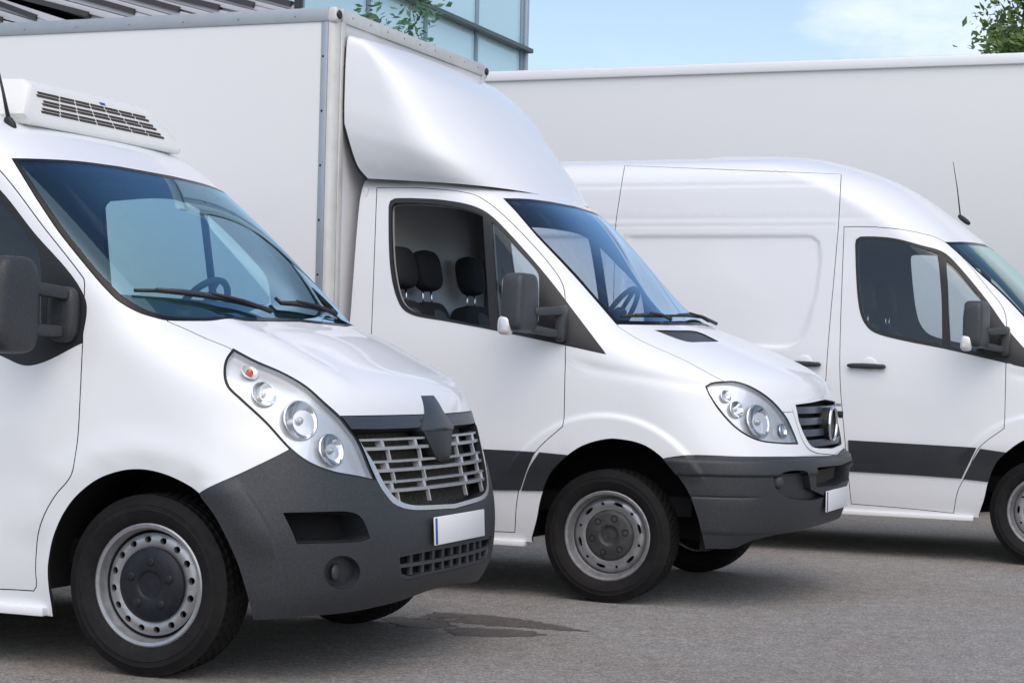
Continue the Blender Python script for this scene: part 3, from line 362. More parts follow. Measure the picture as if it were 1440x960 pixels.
  'window_seal': [(-0.1371,14.1485), (-0.1319,14.1496), (-0.1267,14.1516), (-0.1214,14.1542), (-0.1162,14.1575), (-0.1109,14.1612), (-0.1057,14.1652), (-0.1004,14.1695), (-0.0952,14.1739), (-0.09,14.1782), (-0.0847,14.1824), (-0.0795,14.1863), (-0.0743,14.1897), (-0.0692,14.1926), (-0.064,14.1948), (-0.0589,14.1962), (-0.0539,14.1967), (-0.0489,14.1961), (-0.0439,14.1943), (-0.039,14.1911), (-0.0341,14.1866), (-0.0293,14.1805), (-0.0246,14.1728), (-0.02,14.1634), (-0.0153,14.1501), (-0.0109,14.1318), (-0.0068,14.1087), (0,14.1), (0.006,14.0503), (0.0298,14.0158), (0.0516,13.9785), (0.0714,13.9386), (0.089,13.8968), (0.1046,13.8532), (0.1176,13.8086), (0.1284,13.7621), (0.1372,13.7143), (0.1443,13.6656), (0.1499,13.6165), (0.1545,13.5671), (0.1581,13.518), (0.161,13.4692), (0.1634,13.4212), (0.1657,13.374), (0.1678,13.328), (0.1696,13.2832), (0.1707,13.2384), (0.1712,13.194), (0.1712,13.1499), (0.1708,13.1062), (0.1701,13.0631), (0.1693,13.0207), (0.1684,12.979), (0.1675,12.938), (0.1667,12.8978), (0.166,12.8584), (0.1657,12.8199), (0.1657,12.7822), (0.1663,12.7458), (0.1676,12.7101), (0.1693,12.6751), (0.1715,12.6406), (0.174,12.6064), (0.1768,12.5725), (0.1797,12.5386), (0.1827,12.5047), (0.1857,12.4705), (0.1887,12.436), (0.1914,12.4009), (0.194,12.3651), (0.1962,12.3283), (0.198,12.2903), (0.1994,12.2509), (0.2003,12.2097), (0.2007,12.1664), (0.2004,12.1205), (0.1994,12.0715), (0.1978,12.0189), (0.1953,11.9618), (0.1921,11.8995), (0.188,11.8309), (0.183,11.7548), (0.1759,11.6707), (0.1658,11.5768), (0.153,11.4726), (0.1377,11.3578), (0.1202,11.2326), (0.1008,11.0969), (0.08,10.9508), (0.0584,10.7936), (0.0368,10.6254), (0.0157,10.4481), (0,10.3), (-0.0048,10.0855), (-0.0087,9.9089), (-0.0141,9.8302), (-0.0197,9.7463), (-0.0253,9.6587), (-0.0311,9.5684), (-0.0369,9.4765), (-0.0427,9.3844), (-0.0484,9.293), (-0.0541,9.2038), (-0.0597,9.118), (-0.0651,9.0371), (-0.0704,8.9625), (-0.0755,8.8958), (-0.0804,8.8385), (-0.0851,8.7922), (-0.0896,8.7586), (-0.0938,8.75), (-0.0972,8.7749), (-0.1,8.8261), (-0.1024,8.8964), (-0.1045,8.9783), (-0.1065,9.0648), (-0.1085,9.1488), (-0.1108,9.2234), (-0.1134,9.282), (-0.1167,9.3178), (-0.1201,9.3366), (-0.1235,9.3524), (-0.127,9.3654), (-0.1306,9.3759), (-0.1343,9.3842), (-0.138,9.3905), (-0.1418,9.3951), (-0.1456,9.3982), (-0.1494,9.4001), (-0.1533,9.401), (-0.1572,9.4013), (-0.1611,9.4011), (-0.165,9.4007), (-0.1689,9.4004), (-0.1728,9.4005), (-0.1768,9.4012), (-0.1807,9.4027), (-0.1845,9.4053), (-0.1884,9.4093), (-0.1922,9.415), (-0.196,9.4226), (-0.1998,9.4324), (-0.2036,9.4445), (-0.2075,9.4579), (-0.2113,9.4724), (-0.2151,9.488), (-0.2189,9.5046), (-0.2227,9.522), (-0.2265,9.5402), (-0.2303,9.5591), (-0.2341,9.5785), (-0.2379,9.5983), (-0.2417,9.6184), (-0.2455,9.6388), (-0.2494,9.6593), (-0.2532,9.6798), (-0.2571,9.7002), (-0.2609,9.7204), (-0.2648,9.7402), (-0.2687,9.7597), (-0.2727,9.7786), (-0.2614,10.5778), (-0.2524,11.2555), (-0.2439,11.7472), (-0.2346,12.0794), (-0.2245,12.3248), (-0.2138,12.5362), (-0.2026,12.7404), (-0.1907,12.9548), (-0.1782,13.1909), (-0.1651,13.4552), (-0.1513,13.7605)],
  'side_window': [(-0.1416,13.736), (-0.134,13.8294), (-0.1249,13.9123), (-0.1196,13.9159), (-0.1144,13.9205), (-0.1091,13.9259), (-0.1038,13.932), (-0.0985,13.9386), (-0.0932,13.9454), (-0.0878,13.9523), (-0.0825,13.9592), (-0.0772,13.9657), (-0.072,13.9717), (-0.0667,13.9771), (-0.0615,13.9815), (-0.0564,13.9848), (-0.0513,13.9867), (-0.0463,13.9872), (-0.0414,13.986), (-0.0365,13.9828), (-0.0318,13.9776), (-0.0271,13.9701), (-0.0223,13.9579), (-0.0178,13.9401), (-0.0135,13.9171), (-0.0096,13.8895), (-0.006,13.8579), (0,13.85), (0.0021,13.7844), (0.0201,13.7435), (0.0358,13.7005), (0.0485,13.6563), (0.059,13.6101), (0.0674,13.5626), (0.0741,13.5142), (0.0793,13.4652), (0.0835,13.416), (0.0868,13.367), (0.0896,13.3185), (0.0921,13.2708), (0.0946,13.2241), (0.0973,13.1788), (0.0998,13.1375), (0.1017,13.0964), (0.1032,13.0556), (0.1044,13.0153), (0.1051,12.9753), (0.1056,12.9359), (0.1059,12.8969), (0.1061,12.8583), (0.106,12.8202), (0.106,12.7826), (0.1059,12.7454), (0.1058,12.7085), (0.1062,12.6668), (0.1066,12.6251), (0.1056,12.5825), (0.1019,12.5381), (0.0943,12.4909), (0.0831,12.4449), (0.0683,12.3966), (0.0511,12.3462), (0.0323,12.2937), (0.013,12.2393), (0,12.2), (-0.0035,12.129), (-0.0062,12.0689), (-0.0088,12.0047), (-0.0115,11.9353), (-0.014,11.8598), (-0.0166,11.7774), (-0.019,11.6869), (-0.0214,11.5879), (-0.0238,11.4799), (-0.0262,11.3629), (-0.0286,11.2369), (-0.0311,11.1022), (-0.0336,10.9583), (-0.0362,10.8047), (-0.0388,10.641), (-0.0416,10.4682), (-0.0445,10.29), (-0.0493,10.2422), (-0.0542,10.1906), (-0.0591,10.1362), (-0.0641,10.0804), (-0.0692,10.0244), (-0.0742,9.9693), (-0.0793,9.9163), (-0.0843,9.8665), (-0.0892,9.8209), (-0.0941,9.7807), (-0.0989,9.747), (-0.1036,9.7207), (-0.108,9.7032), (-0.1121,9.6926), (-0.1162,9.6849), (-0.1202,9.6798), (-0.1241,9.6773), (-0.128,9.677), (-0.1318,9.6789), (-0.1356,9.6828), (-0.1394,9.6885), (-0.1432,9.6958), (-0.1469,9.7046), (-0.1506,9.7146), (-0.1543,9.7258), (-0.158,9.738), (-0.1617,9.7508), (-0.1654,9.7643), (-0.1691,9.7782), (-0.1728,9.7924), (-0.1765,9.8066), (-0.1802,9.8207), (-0.1839,9.8345), (-0.1877,9.8479), (-0.1915,9.8605), (-0.1953,9.874), (-0.1991,9.8893), (-0.2029,9.9061), (-0.2067,9.9244), (-0.2105,9.944), (-0.2143,9.9645), (-0.218,9.986), (-0.2218,10.0081), (-0.2256,10.0306), (-0.2294,10.0535), (-0.2332,10.0764), (-0.237,10.0993), (-0.2409,10.1218), (-0.2448,10.1437), (-0.2487,10.165), (-0.2501,10.3143), (-0.2517,10.4628), (-0.2513,10.636), (-0.2432,11.2906), (-0.2352,11.7657), (-0.2264,12.0884), (-0.2166,12.329), (-0.206,12.5371), (-0.1947,12.7385), (-0.1826,12.9493), (-0.1698,13.181), (-0.1561,13.4395)],
 },
 2: {
  'windshield_seal': [(0.4609,14.2591), (0.482,14.2458), (0.5034,14.2341), (0.5251,14.2228), (0.5472,14.2108), (0.5696,14.197), (0.5925,14.1805), (0.6151,14.1613), (0.6385,14.1402), (0.663,14.1189), (0.6894,14.0992), (0.7183,14.0825), (0.7506,14.0705), (1.04,14.011), (1.04,10.8054), (0.985,10.65), (0.9511,10.6782), (0.9028,10.6709), (0.8619,10.6739), (0.8264,10.6835), (0.795,10.6974), (0.7668,10.7143), (0.7411,10.7332), (0.7174,10.7536), (0.6954,10.7751), (0.6747,10.7974), (0.6552,10.8203), (0.6357,10.8448), (0.617,10.8694), (0.5991,10.8941), (0.5816,10.9186), (0.5647,10.9428), (0.5481,10.9665), (0.5318,10.9898), (0.5156,11.0124), (0.4996,11.0343), (0.4837,11.0554), (0.4678,11.0756), (0.4519,11.0948), (0.46,11.248), (0.4669,11.394), (0.4727,11.5303), (0.4775,11.6551), (0.4813,11.7676), (0.4843,11.8687), (0.4865,11.9595), (0.4879,12.0366), (0.4889,12.1077), (0.4894,12.174), (0.4896,12.2364), (0.4895,12.2956), (0.489,12.3522), (0.4884,12.4067), (0.4874,12.4595), (0.4863,12.5108), (0.485,12.561), (0.4834,12.6103), (0.4816,12.6599), (0.4798,12.7091), (0.4778,12.7578), (0.4757,12.8062), (0.4736,12.8545), (0.4714,12.9027), (0.4691,12.9508), (0.4669,12.9989), (0.4646,13.0471), (0.4624,13.0953), (0.4601,13.1435), (0.4579,13.192), (0.4557,13.2407), (0.4536,13.2899)],
  'windshield': [(0.4647,14.1247), (0.4853,14.1131), (0.5064,14.1028), (0.5277,14.0922), (0.5491,14.0799), (0.5707,14.0647), (0.5922,14.0466), (0.6143,14.0272), (0.6374,14.0077), (0.6621,13.9893), (0.6888,13.973), (0.7184,13.9601), (1.04,13.921), (1.04,10.9945), (1,10.8), (1,10.9), (0.9497,10.8917), (0.9038,10.889), (0.8639,10.8949), (0.8289,10.9065), (0.7976,10.9219), (0.7692,10.9398), (0.7432,10.9596), (0.7191,10.9804), (0.6965,11.0019), (0.6749,11.0243), (0.6544,11.0468), (0.6348,11.0694), (0.616,11.0919), (0.5978,11.1142), (0.5802,11.1363), (0.5631,11.158), (0.5464,11.1793), (0.5299,11.2001), (0.5137,11.2204), (0.4976,11.2402), (0.4817,11.2594), (0.4872,11.3897), (0.4917,11.5121), (0.4953,11.6255), (0.4982,11.7294), (0.5005,11.8243), (0.5023,11.9109), (0.5036,11.9904), (0.5047,12.0696), (0.5055,12.143), (0.5059,12.2118), (0.506,12.2767), (0.5058,12.3385), (0.5054,12.3978), (0.5046,12.455), (0.5036,12.5105), (0.5022,12.5645), (0.5005,12.6174), (0.4987,12.6664), (0.4966,12.7149), (0.4945,12.763), (0.4923,12.8108), (0.49,12.8584), (0.4876,12.9059), (0.4852,12.9532), (0.4827,13.0006), (0.4802,13.0479), (0.4778,13.0954), (0.4753,13.1429), (0.4729,13.1905), (0.4705,13.2385), (0.4682,13.2868)],
  'hood': [(1.04,10.9945), (1,10.7), (1,10.8), (1,10.9), (0.9672,10.9334), (0.9165,10.9211), (0.873,10.9192), (0.8351,10.9245), (0.8016,10.9346), (0.7717,10.9483), (0.7445,10.9644), (0.7196,10.9825), (0.6965,11.0019), (0.6746,11.0228), (0.6539,11.0445), (0.6342,11.0666), (0.6154,11.089), (0.5974,11.1115), (0.5798,11.1339), (0.5628,11.156), (0.5461,11.1779), (0.5298,11.1992), (0.5136,11.22), (0.4976,11.2401), (0.4817,11.2594), (0.4434,10.9822), (0.4429,10.8687), (0.4411,10.7508), (0.4386,10.6303), (0.4357,10.5095), (0.4328,10.391), (0.4305,10.2775), (0.4291,10.1715), (0.4285,10.0747), (0.4282,9.9822), (0.4282,9.8935), (0.4284,9.8079), (0.4286,9.7248), (0.429,9.6435), (0.4293,9.5635), (0.4296,9.4842), (0.4297,9.4049), (0.4297,9.3253), (0.4295,9.2448), (0.429,9.1629), (0.4281,9.0793), (0.4266,8.9871), (0.4247,8.8924), (0.4225,8.7954), (0.4201,8.6967), (0.4179,8.5964), (0.416,8.4945), (0.4148,8.3911), (0.4144,8.2861), (0.4152,8.1796), (0.4173,8.0577), (0.4206,7.93), (0.4254,7.7984), (0.4319,7.6664), (0.4399,7.5391), (0.4486,7.44), (0.4587,7.3545), (0.4697,7.275), (0.4809,7.1937), (0.4919,7.1036), (0.5024,6.9983), (0.5116,6.8823), (0.5205,6.7571), (0.5293,6.6283), (0.5385,6.5004), (0.5484,6.3776), (0.5593,6.2636), (0.5704,6.1474), (0.5818,6.0305), (0.5949,5.9315), (0.611,5.8661), (0.6302,5.846), (0.6516,5.8587), (0.6748,5.8842), (0.6991,5.9025), (1.04,6.051)],
  'vent': [(0.5697,10.6068), (0.5848,10.581), (0.6003,10.5551), (0.6161,10.5287), (0.6323,10.5014), (0.6488,10.4727), (0.6655,10.4423), (0.6838,10.4149), (0.7044,10.3923), (0.7261,10.3692), (0.7471,10.34), (0.765,10.299), (0.7771,10.2401), (0.7819,10.1518), (0.7798,10.0498), (0.7735,9.9421), (0.7658,9.8345), (0.7588,9.7316), (0.7545,9.6367), (0.7294,9.6537), (0.7062,9.6711), (0.685,9.69), (0.6658,9.7117), (0.6478,9.7302), (0.6297,9.7456), (0.6133,9.7643), (0.6,9.7931), (0.5912,9.8392), (0.5857,9.9041), (0.5818,9.9767), (0.5792,10.0562), (0.5774,10.1418), (0.5763,10.2323), (0.5754,10.3262), (0.5743,10.4214), (0.5725,10.5157)],
  'headlight': [(0.3382,7.4897), (0.3709,7.7225), (0.3895,7.7737), (0.4066,7.7956), (0.4231,7.8056), (0.4391,7.8183), (0.4546,7.8197), (0.4675,7.7828), (0.4775,7.7139), (0.4871,7.6294), (0.4963,7.5295), (0.5052,7.4152), (0.5139,7.2889), (0.5222,7.1621), (0.5308,7.032), (0.5395,6.8997), (0.5483,6.7656), (0.5572,6.63), (0.566,6.4928), (0.5749,6.3533), (0.5836,6.2136), (0.5923,6.0753), (0.601,5.9396), (0.6095,5.8071), (0.618,5.6776), (0.6263,5.534), (0.6331,5.3863), (0.6391,5.2352), (0.645,5.0815), (0.6502,4.9377), (0.6548,4.7886), (0.659,4.635), (0.6633,4.4777), (0.6379,4.4868), (0.614,4.4935), (0.5915,4.5016), (0.5703,4.515), (0.5521,4.5296), (0.5345,4.5438), (0.5174,4.5596), (0.501,4.5788), (0.4851,4.6033), (0.4699,4.635), (0.4543,4.6801), (0.4397,4.7377), (0.4259,4.806), (0.4129,4.8832), (0.399,4.9804), (0.386,5.0864), (0.374,5.2009), (0.3632,5.3239), (0.3552,5.4298), (0.3479,5.5409), (0.3413,5.6578), (0.3353,5.7812), (0.3302,5.912), (0.3258,6.051), (0.322,6.2367), (0.3202,6.4412), (0.3204,6.664), (0.3225,6.9064), (0.3284,7.1828)],
  'lens': [(0.3406,7.4356), (0.3673,7.6182), (0.3848,7.6675), (0.4011,7.6933), (0.4169,7.7067), (0.4329,7.7211), (0.4484,7.7235), (0.4615,7.6851), (0.4713,7.6148), (0.4806,7.5284), (0.4896,7.4274), (0.4983,7.3139), (0.5068,7.1911), (0.5168,7.0418), (0.5271,6.8891), (0.5375,6.7338), (0.548,6.5762), (0.5585,6.4168), (0.5689,6.2561), (0.579,6.0957), (0.5891,5.9381), (0.5991,5.7844), (0.6089,5.6346), (0.6166,5.5024), (0.623,5.3659), (0.6286,5.2258), (0.6342,5.0837), (0.6405,4.9114), (0.6459,4.7319), (0.6513,4.5469), (0.6292,4.5502), (0.6083,4.5511), (0.5884,4.5542), (0.5696,4.5638), (0.5485,4.5801), (0.5283,4.5975), (0.5089,4.6187), (0.4903,4.6462), (0.4725,4.6825), (0.4535,4.7413), (0.4359,4.8201), (0.4197,4.9147), (0.4058,5.0125), (0.3928,5.1183), (0.3808,5.2323), (0.3699,5.3551), (0.362,5.4614), (0.3547,5.5734), (0.3482,5.6914), (0.3423,5.8161), (0.3372,5.9479), (0.3327,6.0872), (0.3287,6.2618), (0.3264,6.4521), (0.3257,6.6585), (0.3269,6.883), (0.332,7.1441)],
  'grille_frame': [(0.656,6.3), (0.6786,6.3131), (0.7027,6.3257), (0.7286,6.3378), (0.7567,6.3494), (0.7875,6.3605), (1.04,6.5373), (1.04,3.7189), (0.805,3.956), (0.7659,4.0546), (0.7352,4.1764), (0.7179,4.3296), (0.7052,4.4957), (0.6957,4.6651), (0.6886,4.8373), (0.6835,5.0088), (0.6791,5.177), (0.6744,5.3405)],
  'grille': [(0.6859,6.1784), (0.7138,6.1945), (0.7442,6.21), (0.7778,6.2249), (0.8155,6.2391), (1.04,6.3752), (1.04,4.079), (0.8164,4.1937), (0.7804,4.2457), (0.7528,4.328), (0.7344,4.4936), (0.7217,4.6727), (0.7115,4.8517), (0.7039,5.0046), (0.6979,5.1564), (0.6925,5.3061), (0.6869,5.4537)],
  'bumper': [(-0.0131,3.4962), (0.0006,3.5972), (0.0237,3.6791), (0.0422,3.7208), (0.0605,3.7602), (0.0787,3.7964), (0.0967,3.8284), (0.1145,3.8553), (0.1319,3.8762), (0.1491,3.8903), (0.1658,3.8991), (0.1823,3.9051), (0.1986,3.9085), (0.2146,3.9097), (0.2304,3.9092), (0.246,3.9072), (0.2615,3.9041), (0.2768,3.9002), (0.292,3.896), (0.3072,3.8917), (0.3222,3.8876), (0.3372,3.8842), (0.3523,3.8818), (0.3673,3.8807), (0.383,3.8805), (0.3988,3.8805), (0.4146,3.8805), (0.4306,3.8805), (0.4468,3.8804), (0.4632,3.88), (0.4799,3.8793), (0.4969,3.8782), (0.5143,3.8765), (0.5322,3.8741), (0.5506,3.8708), (0.5697,3.8666), (0.5895,3.8613), (0.6103,3.8546), (0.6322,3.8465), (1.04,3.6738), (1.04,-0.2), (-0.5,-0.2), (-0.0311,-0.2)],
  'bumper_cut': [(0.1202,0.1414), (0.1434,0.1608), (0.1659,0.1792), (0.1878,0.1931), (0.2104,0.1997), (0.2326,0.1994), (0.2545,0.1957), (0.2762,0.1924), (0.2974,0.1933), (0.3182,0.2021), (0.3383,0.2229), (0.3556,0.2667), (0.3708,0.3352), (0.3849,0.4138), (0.3989,0.4879), (0.414,0.543), (0.4306,0.5832), (0.4473,0.6195), (0.4642,0.6524), (0.4815,0.6821), (0.4991,0.7089), (0.5171,0.7333), (0.5357,0.7556), (0.5548,0.7759), (0.5747,0.7945), (0.5954,0.8118), (0.617,0.828), (0.6397,0.8432), (1.04,0.8554), (1.04,-0.2), (0.1212,-0.2)],
  'intake': [(0.7232,3.1636), (1.04,3.0975), (1.04,2.2421), (0.7473,2.3442)],
  'fog_recess': [(0.4862,2.8251), (0.5056,2.9444), (0.5272,3.0382), (0.5462,3.0697), (0.566,3.0903), (0.5868,3.0981), (0.6086,3.0914), (0.6313,3.0686), (0.6541,2.9755), (0.6773,2.847), (0.6822,2.6919), (0.688,2.5446), (0.6946,2.4026), (0.7017,2.2642), (0.7328,2.1858), (0.7678,2.1046), (0.8076,2.0201), (0.8536,1.9318), (0.8022,1.8899), (0.7558,1.8692), (0.7214,1.8829), (0.6902,1.9021), (0.6616,1.9259), (0.6353,1.9537), (0.6109,1.9849), (0.5888,2.0187), (0.5679,2.0592), (0.5485,2.1091), (0.5306,2.1711), (0.5113,2.2858), (0.4974,2.4357), (0.49,2.6201)],
  'arch': [(-0.4254,-0.2), (-0.4226,0.2235), (-0.4161,0.4124), (-0.4099,0.5953), (-0.404,0.768), (-0.3988,0.9281), (-0.3942,1.076), (-0.3905,1.207), (-0.3874,1.3315), (-0.3846,1.4513), (-0.3817,1.5682), (-0.3786,1.6835), (-0.375,1.7982), (-0.371,1.9165), (-0.3669,2.0375), (-0.3627,2.1605), (-0.3581,2.2846), (-0.353,2.4092), (-0.3473,2.5338), (-0.3407,2.6584), (-0.3333,2.7839), (-0.3251,2.9101), (-0.3164,3.0391), (-0.3073,3.1727), (-0.2978,3.312), (-0.2882,3.4564), (-0.2785,3.6035), (-0.2672,3.7644), (-0.2553,3.9086), (-0.243,4.0343), (-0.2302,4.1415), (-0.2188,4.2218), (-0.2071,4.2914), (-0.1954,4.3519), (-0.1835,4.4045), (-0.1717,4.4505), (-0.1592,4.4928), (-0.1466,4.5258), (-0.1343,4.5449), (-0.1224,4.545), (-0.1106,4.5331), (-0.0989,4.518), (-0.0874,4.4979), (-0.0761,4.471), (-0.0651,4.4354), (-0.0546,4.3891), (-0.0446,4.33), (-0.0357,4.2613), (-0.0272,4.1804), (-0.0192,4.0875), (-0.0116,3.9822), (-0.0045,3.8645), (0.004,3.7346), (0.015,3.5947), (0.026,3.4428), (0.0367,3.2911), (0.047,3.1446), (0.0571,3.0057), (0.0668,2.8742), (0.0763,2.7491), (0.0854,2.6287), (0.0942,2.5117), (0.1026,2.397), (0.1107,2.2775), (0.118,2.157), (0.1244,2.036), (0.1303,1.9152), (0.1358,1.795), (0.1409,1.6755), (0.1459,1.5562), (0.1501,1.4472), (0.1538,1.3349), (0.1571,1.2176), (0.16,1.0936), (0.1627,0.9606), (0.165,0.8172), (0.1673,0.6627), (0.1697,0.4988), (0.1723,0.3287), (0.1723,-0.2)],
  'door': [(-0.9399,0.1084), (-0.9327,0.8345), (-0.9282,1.3928), (-0.9251,1.8806), (-0.9224,2.3958), (-0.9202,2.9982), (-0.9189,3.8229), (-0.9177,4.5787), (-0.9163,5.2722), (-0.9142,6.0003), (-0.9108,6.9045), (-0.9046,8.0548), (-0.8962,9.0365), (-0.8859,9.9616), (-0.877,10.9363), (-0.8714,11.734), (-0.8653,12.2003), (-0.8579,12.5186), (-0.8491,12.7996), (-0.8391,13.0762), (-0.8274,13.3573), (-0.813,13.6672), (-0.7927,14.1255), (-0.7561,15.2104), (-0.6972,15.2079), (-0.6384,15.2068), (-0.5796,15.2065), (-0.521,15.2065), (-0.4624,15.206), (-0.4042,15.2045), (-0.3463,15.2015), (-0.289,15.1962), (-0.2326,15.1882), (-0.1773,15.1769), (-0.1232,15.162), (-0.0705,15.144), (-0.0193,15.1233), (0.0185,15.1003), (0.048,15.0753), (0.0767,15.0487), (0.1047,15.0209), (0.1318,14.9919), (0.158,14.9623), (0.1834,14.9318), (0.2076,14.8988), (0.2301,14.8607), (0.2507,14.8155), (0.2692,14.7613), (0.289,14.6964), (0.3074,14.6269), (0.3221,14.5405), (0.3313,14.4298), (0.3366,14.3152), (0.3414,14.2089), (0.3458,14.112), (0.35,14.024), (0.354,13.9437), (0.3577,13.8698), (0.3612,13.801), (0.3644,13.7402), (0.3676,13.6827), (0.3707,13.6276), (0.3738,13.5745), (0.3768,13.5229), (0.3797,13.4725), (0.3825,13.423), (0.3851,13.3741), (0.3877,13.3257), (0.3902,13.2776), (0.3925,13.2298), (0.3948,13.1821), (0.397,13.1345), (0.3992,13.0845), (0.4011,13.0342), (0.4028,12.9836), (0.4041,12.9325), (0.4052,12.8811), (0.4059,12.8292), (0.4063,12.7767), (0.4062,12.7236), (0.4058,12.6698), (0.4044,12.6106), (0.4014,12.5484), (0.3962,12.4827), (0.3881,12.4128), (0.3765,12.3365), (0.3617,12.2541), (0.3446,12.1643), (0.3257,12.0652), (0.3084,11.9698), (0.2901,11.8616), (0.2707,11.7371), (0.2502,11.5934), (0.2288,11.43), (0.2061,11.2498), (0.1822,11.0581), (0.1567,10.8582), (0.1297,10.6503), (0.101,10.4347), (0.0711,10.2147), (0.0401,9.9946), (0.0085,9.7764), (-0.0202,9.5512), (-0.0467,9.3256), (-0.0717,9.0981), (-0.0948,8.8683), (-0.1163,8.6355), (-0.1362,8.3972), (-0.1549,8.1479), (-0.1723,7.88), (-0.1886,7.5911), (-0.2031,7.2968), (-0.2154,7.0199), (-0.2258,6.7665), (-0.2347,6.5321), (-0.2424,6.3124), (-0.2491,6.1055), (-0.2549,5.9106), (-0.2601,5.7261), (-0.2647,5.5495), (-0.2688,5.3777), (-0.2726,5.2081), (-0.2761,5.0389), (-0.2873,4.916), (-0.2985,4.7949), (-0.3096,4.6745), (-0.3205,4.5531), (-0.3313,4.4292), (-0.3417,4.3003), (-0.3518,4.1639), (-0.3615,4.0167), (-0.3707,3.855), (-0.3799,3.6687), (-0.3885,3.4719), (-0.3966,3.2757), (-0.4041,3.0904), (-0.4112,2.919), (-0.4177,2.7598), (-0.4237,2.6094), (-0.4289,2.4677), (-0.4334,2.3289), (-0.4373,2.1921), (-0.4408,2.0572), (-0.4439,1.9244), (-0.4467,1.794), (-0.4494,1.6655), (-0.4518,1.5391), (-0.4539,1.4108), (-0.4559,1.2784), (-0.4579,1.1389), (-0.4601,0.9891), (-0.4626,0.8261), (-0.4658,0.6486), (-0.4695,0.4587), (-0.4808,0.4547), (-0.4921,0.4511), (-0.5035,0.4478), (-0.5148,0.4447), (-0.5261,0.4417), (-0.5375,0.4387), (-0.5489,0.4357), (-0.5603,0.4325), (-0.5717,0.429), (-0.5831,0.4252), (-0.5946,0.4209), (-0.6061,0.4161), (-0.6176,0.4106), (-0.6291,0.4044), (-0.6407,0.3974), (-0.6523,0.3894), (-0.6636,0.3809), (-0.6749,0.372), (-0.6863,0.3627), (-0.6977,0.353), (-0.7091,0.3429), (-0.7205,0.3326), (-0.7319,0.3219), (-0.7433,0.311), (-0.7548,0.2998), (-0.7663,0.2884), (-0.7778,0.2769), (-0.7893,0.2651), (-0.8008,0.2532), (-0.8123,0.2411), (-0.8238,0.229), (-0.8354,0.2168), (-0.8469,0.2046), (-0.8585,0.1923), (-0.8701,0.1801), (-0.8817,0.1679), (-0.8933,0.1558), (-0.9049,0.1437), (-0.9166,0.1318), (-0.9282,0.12)],
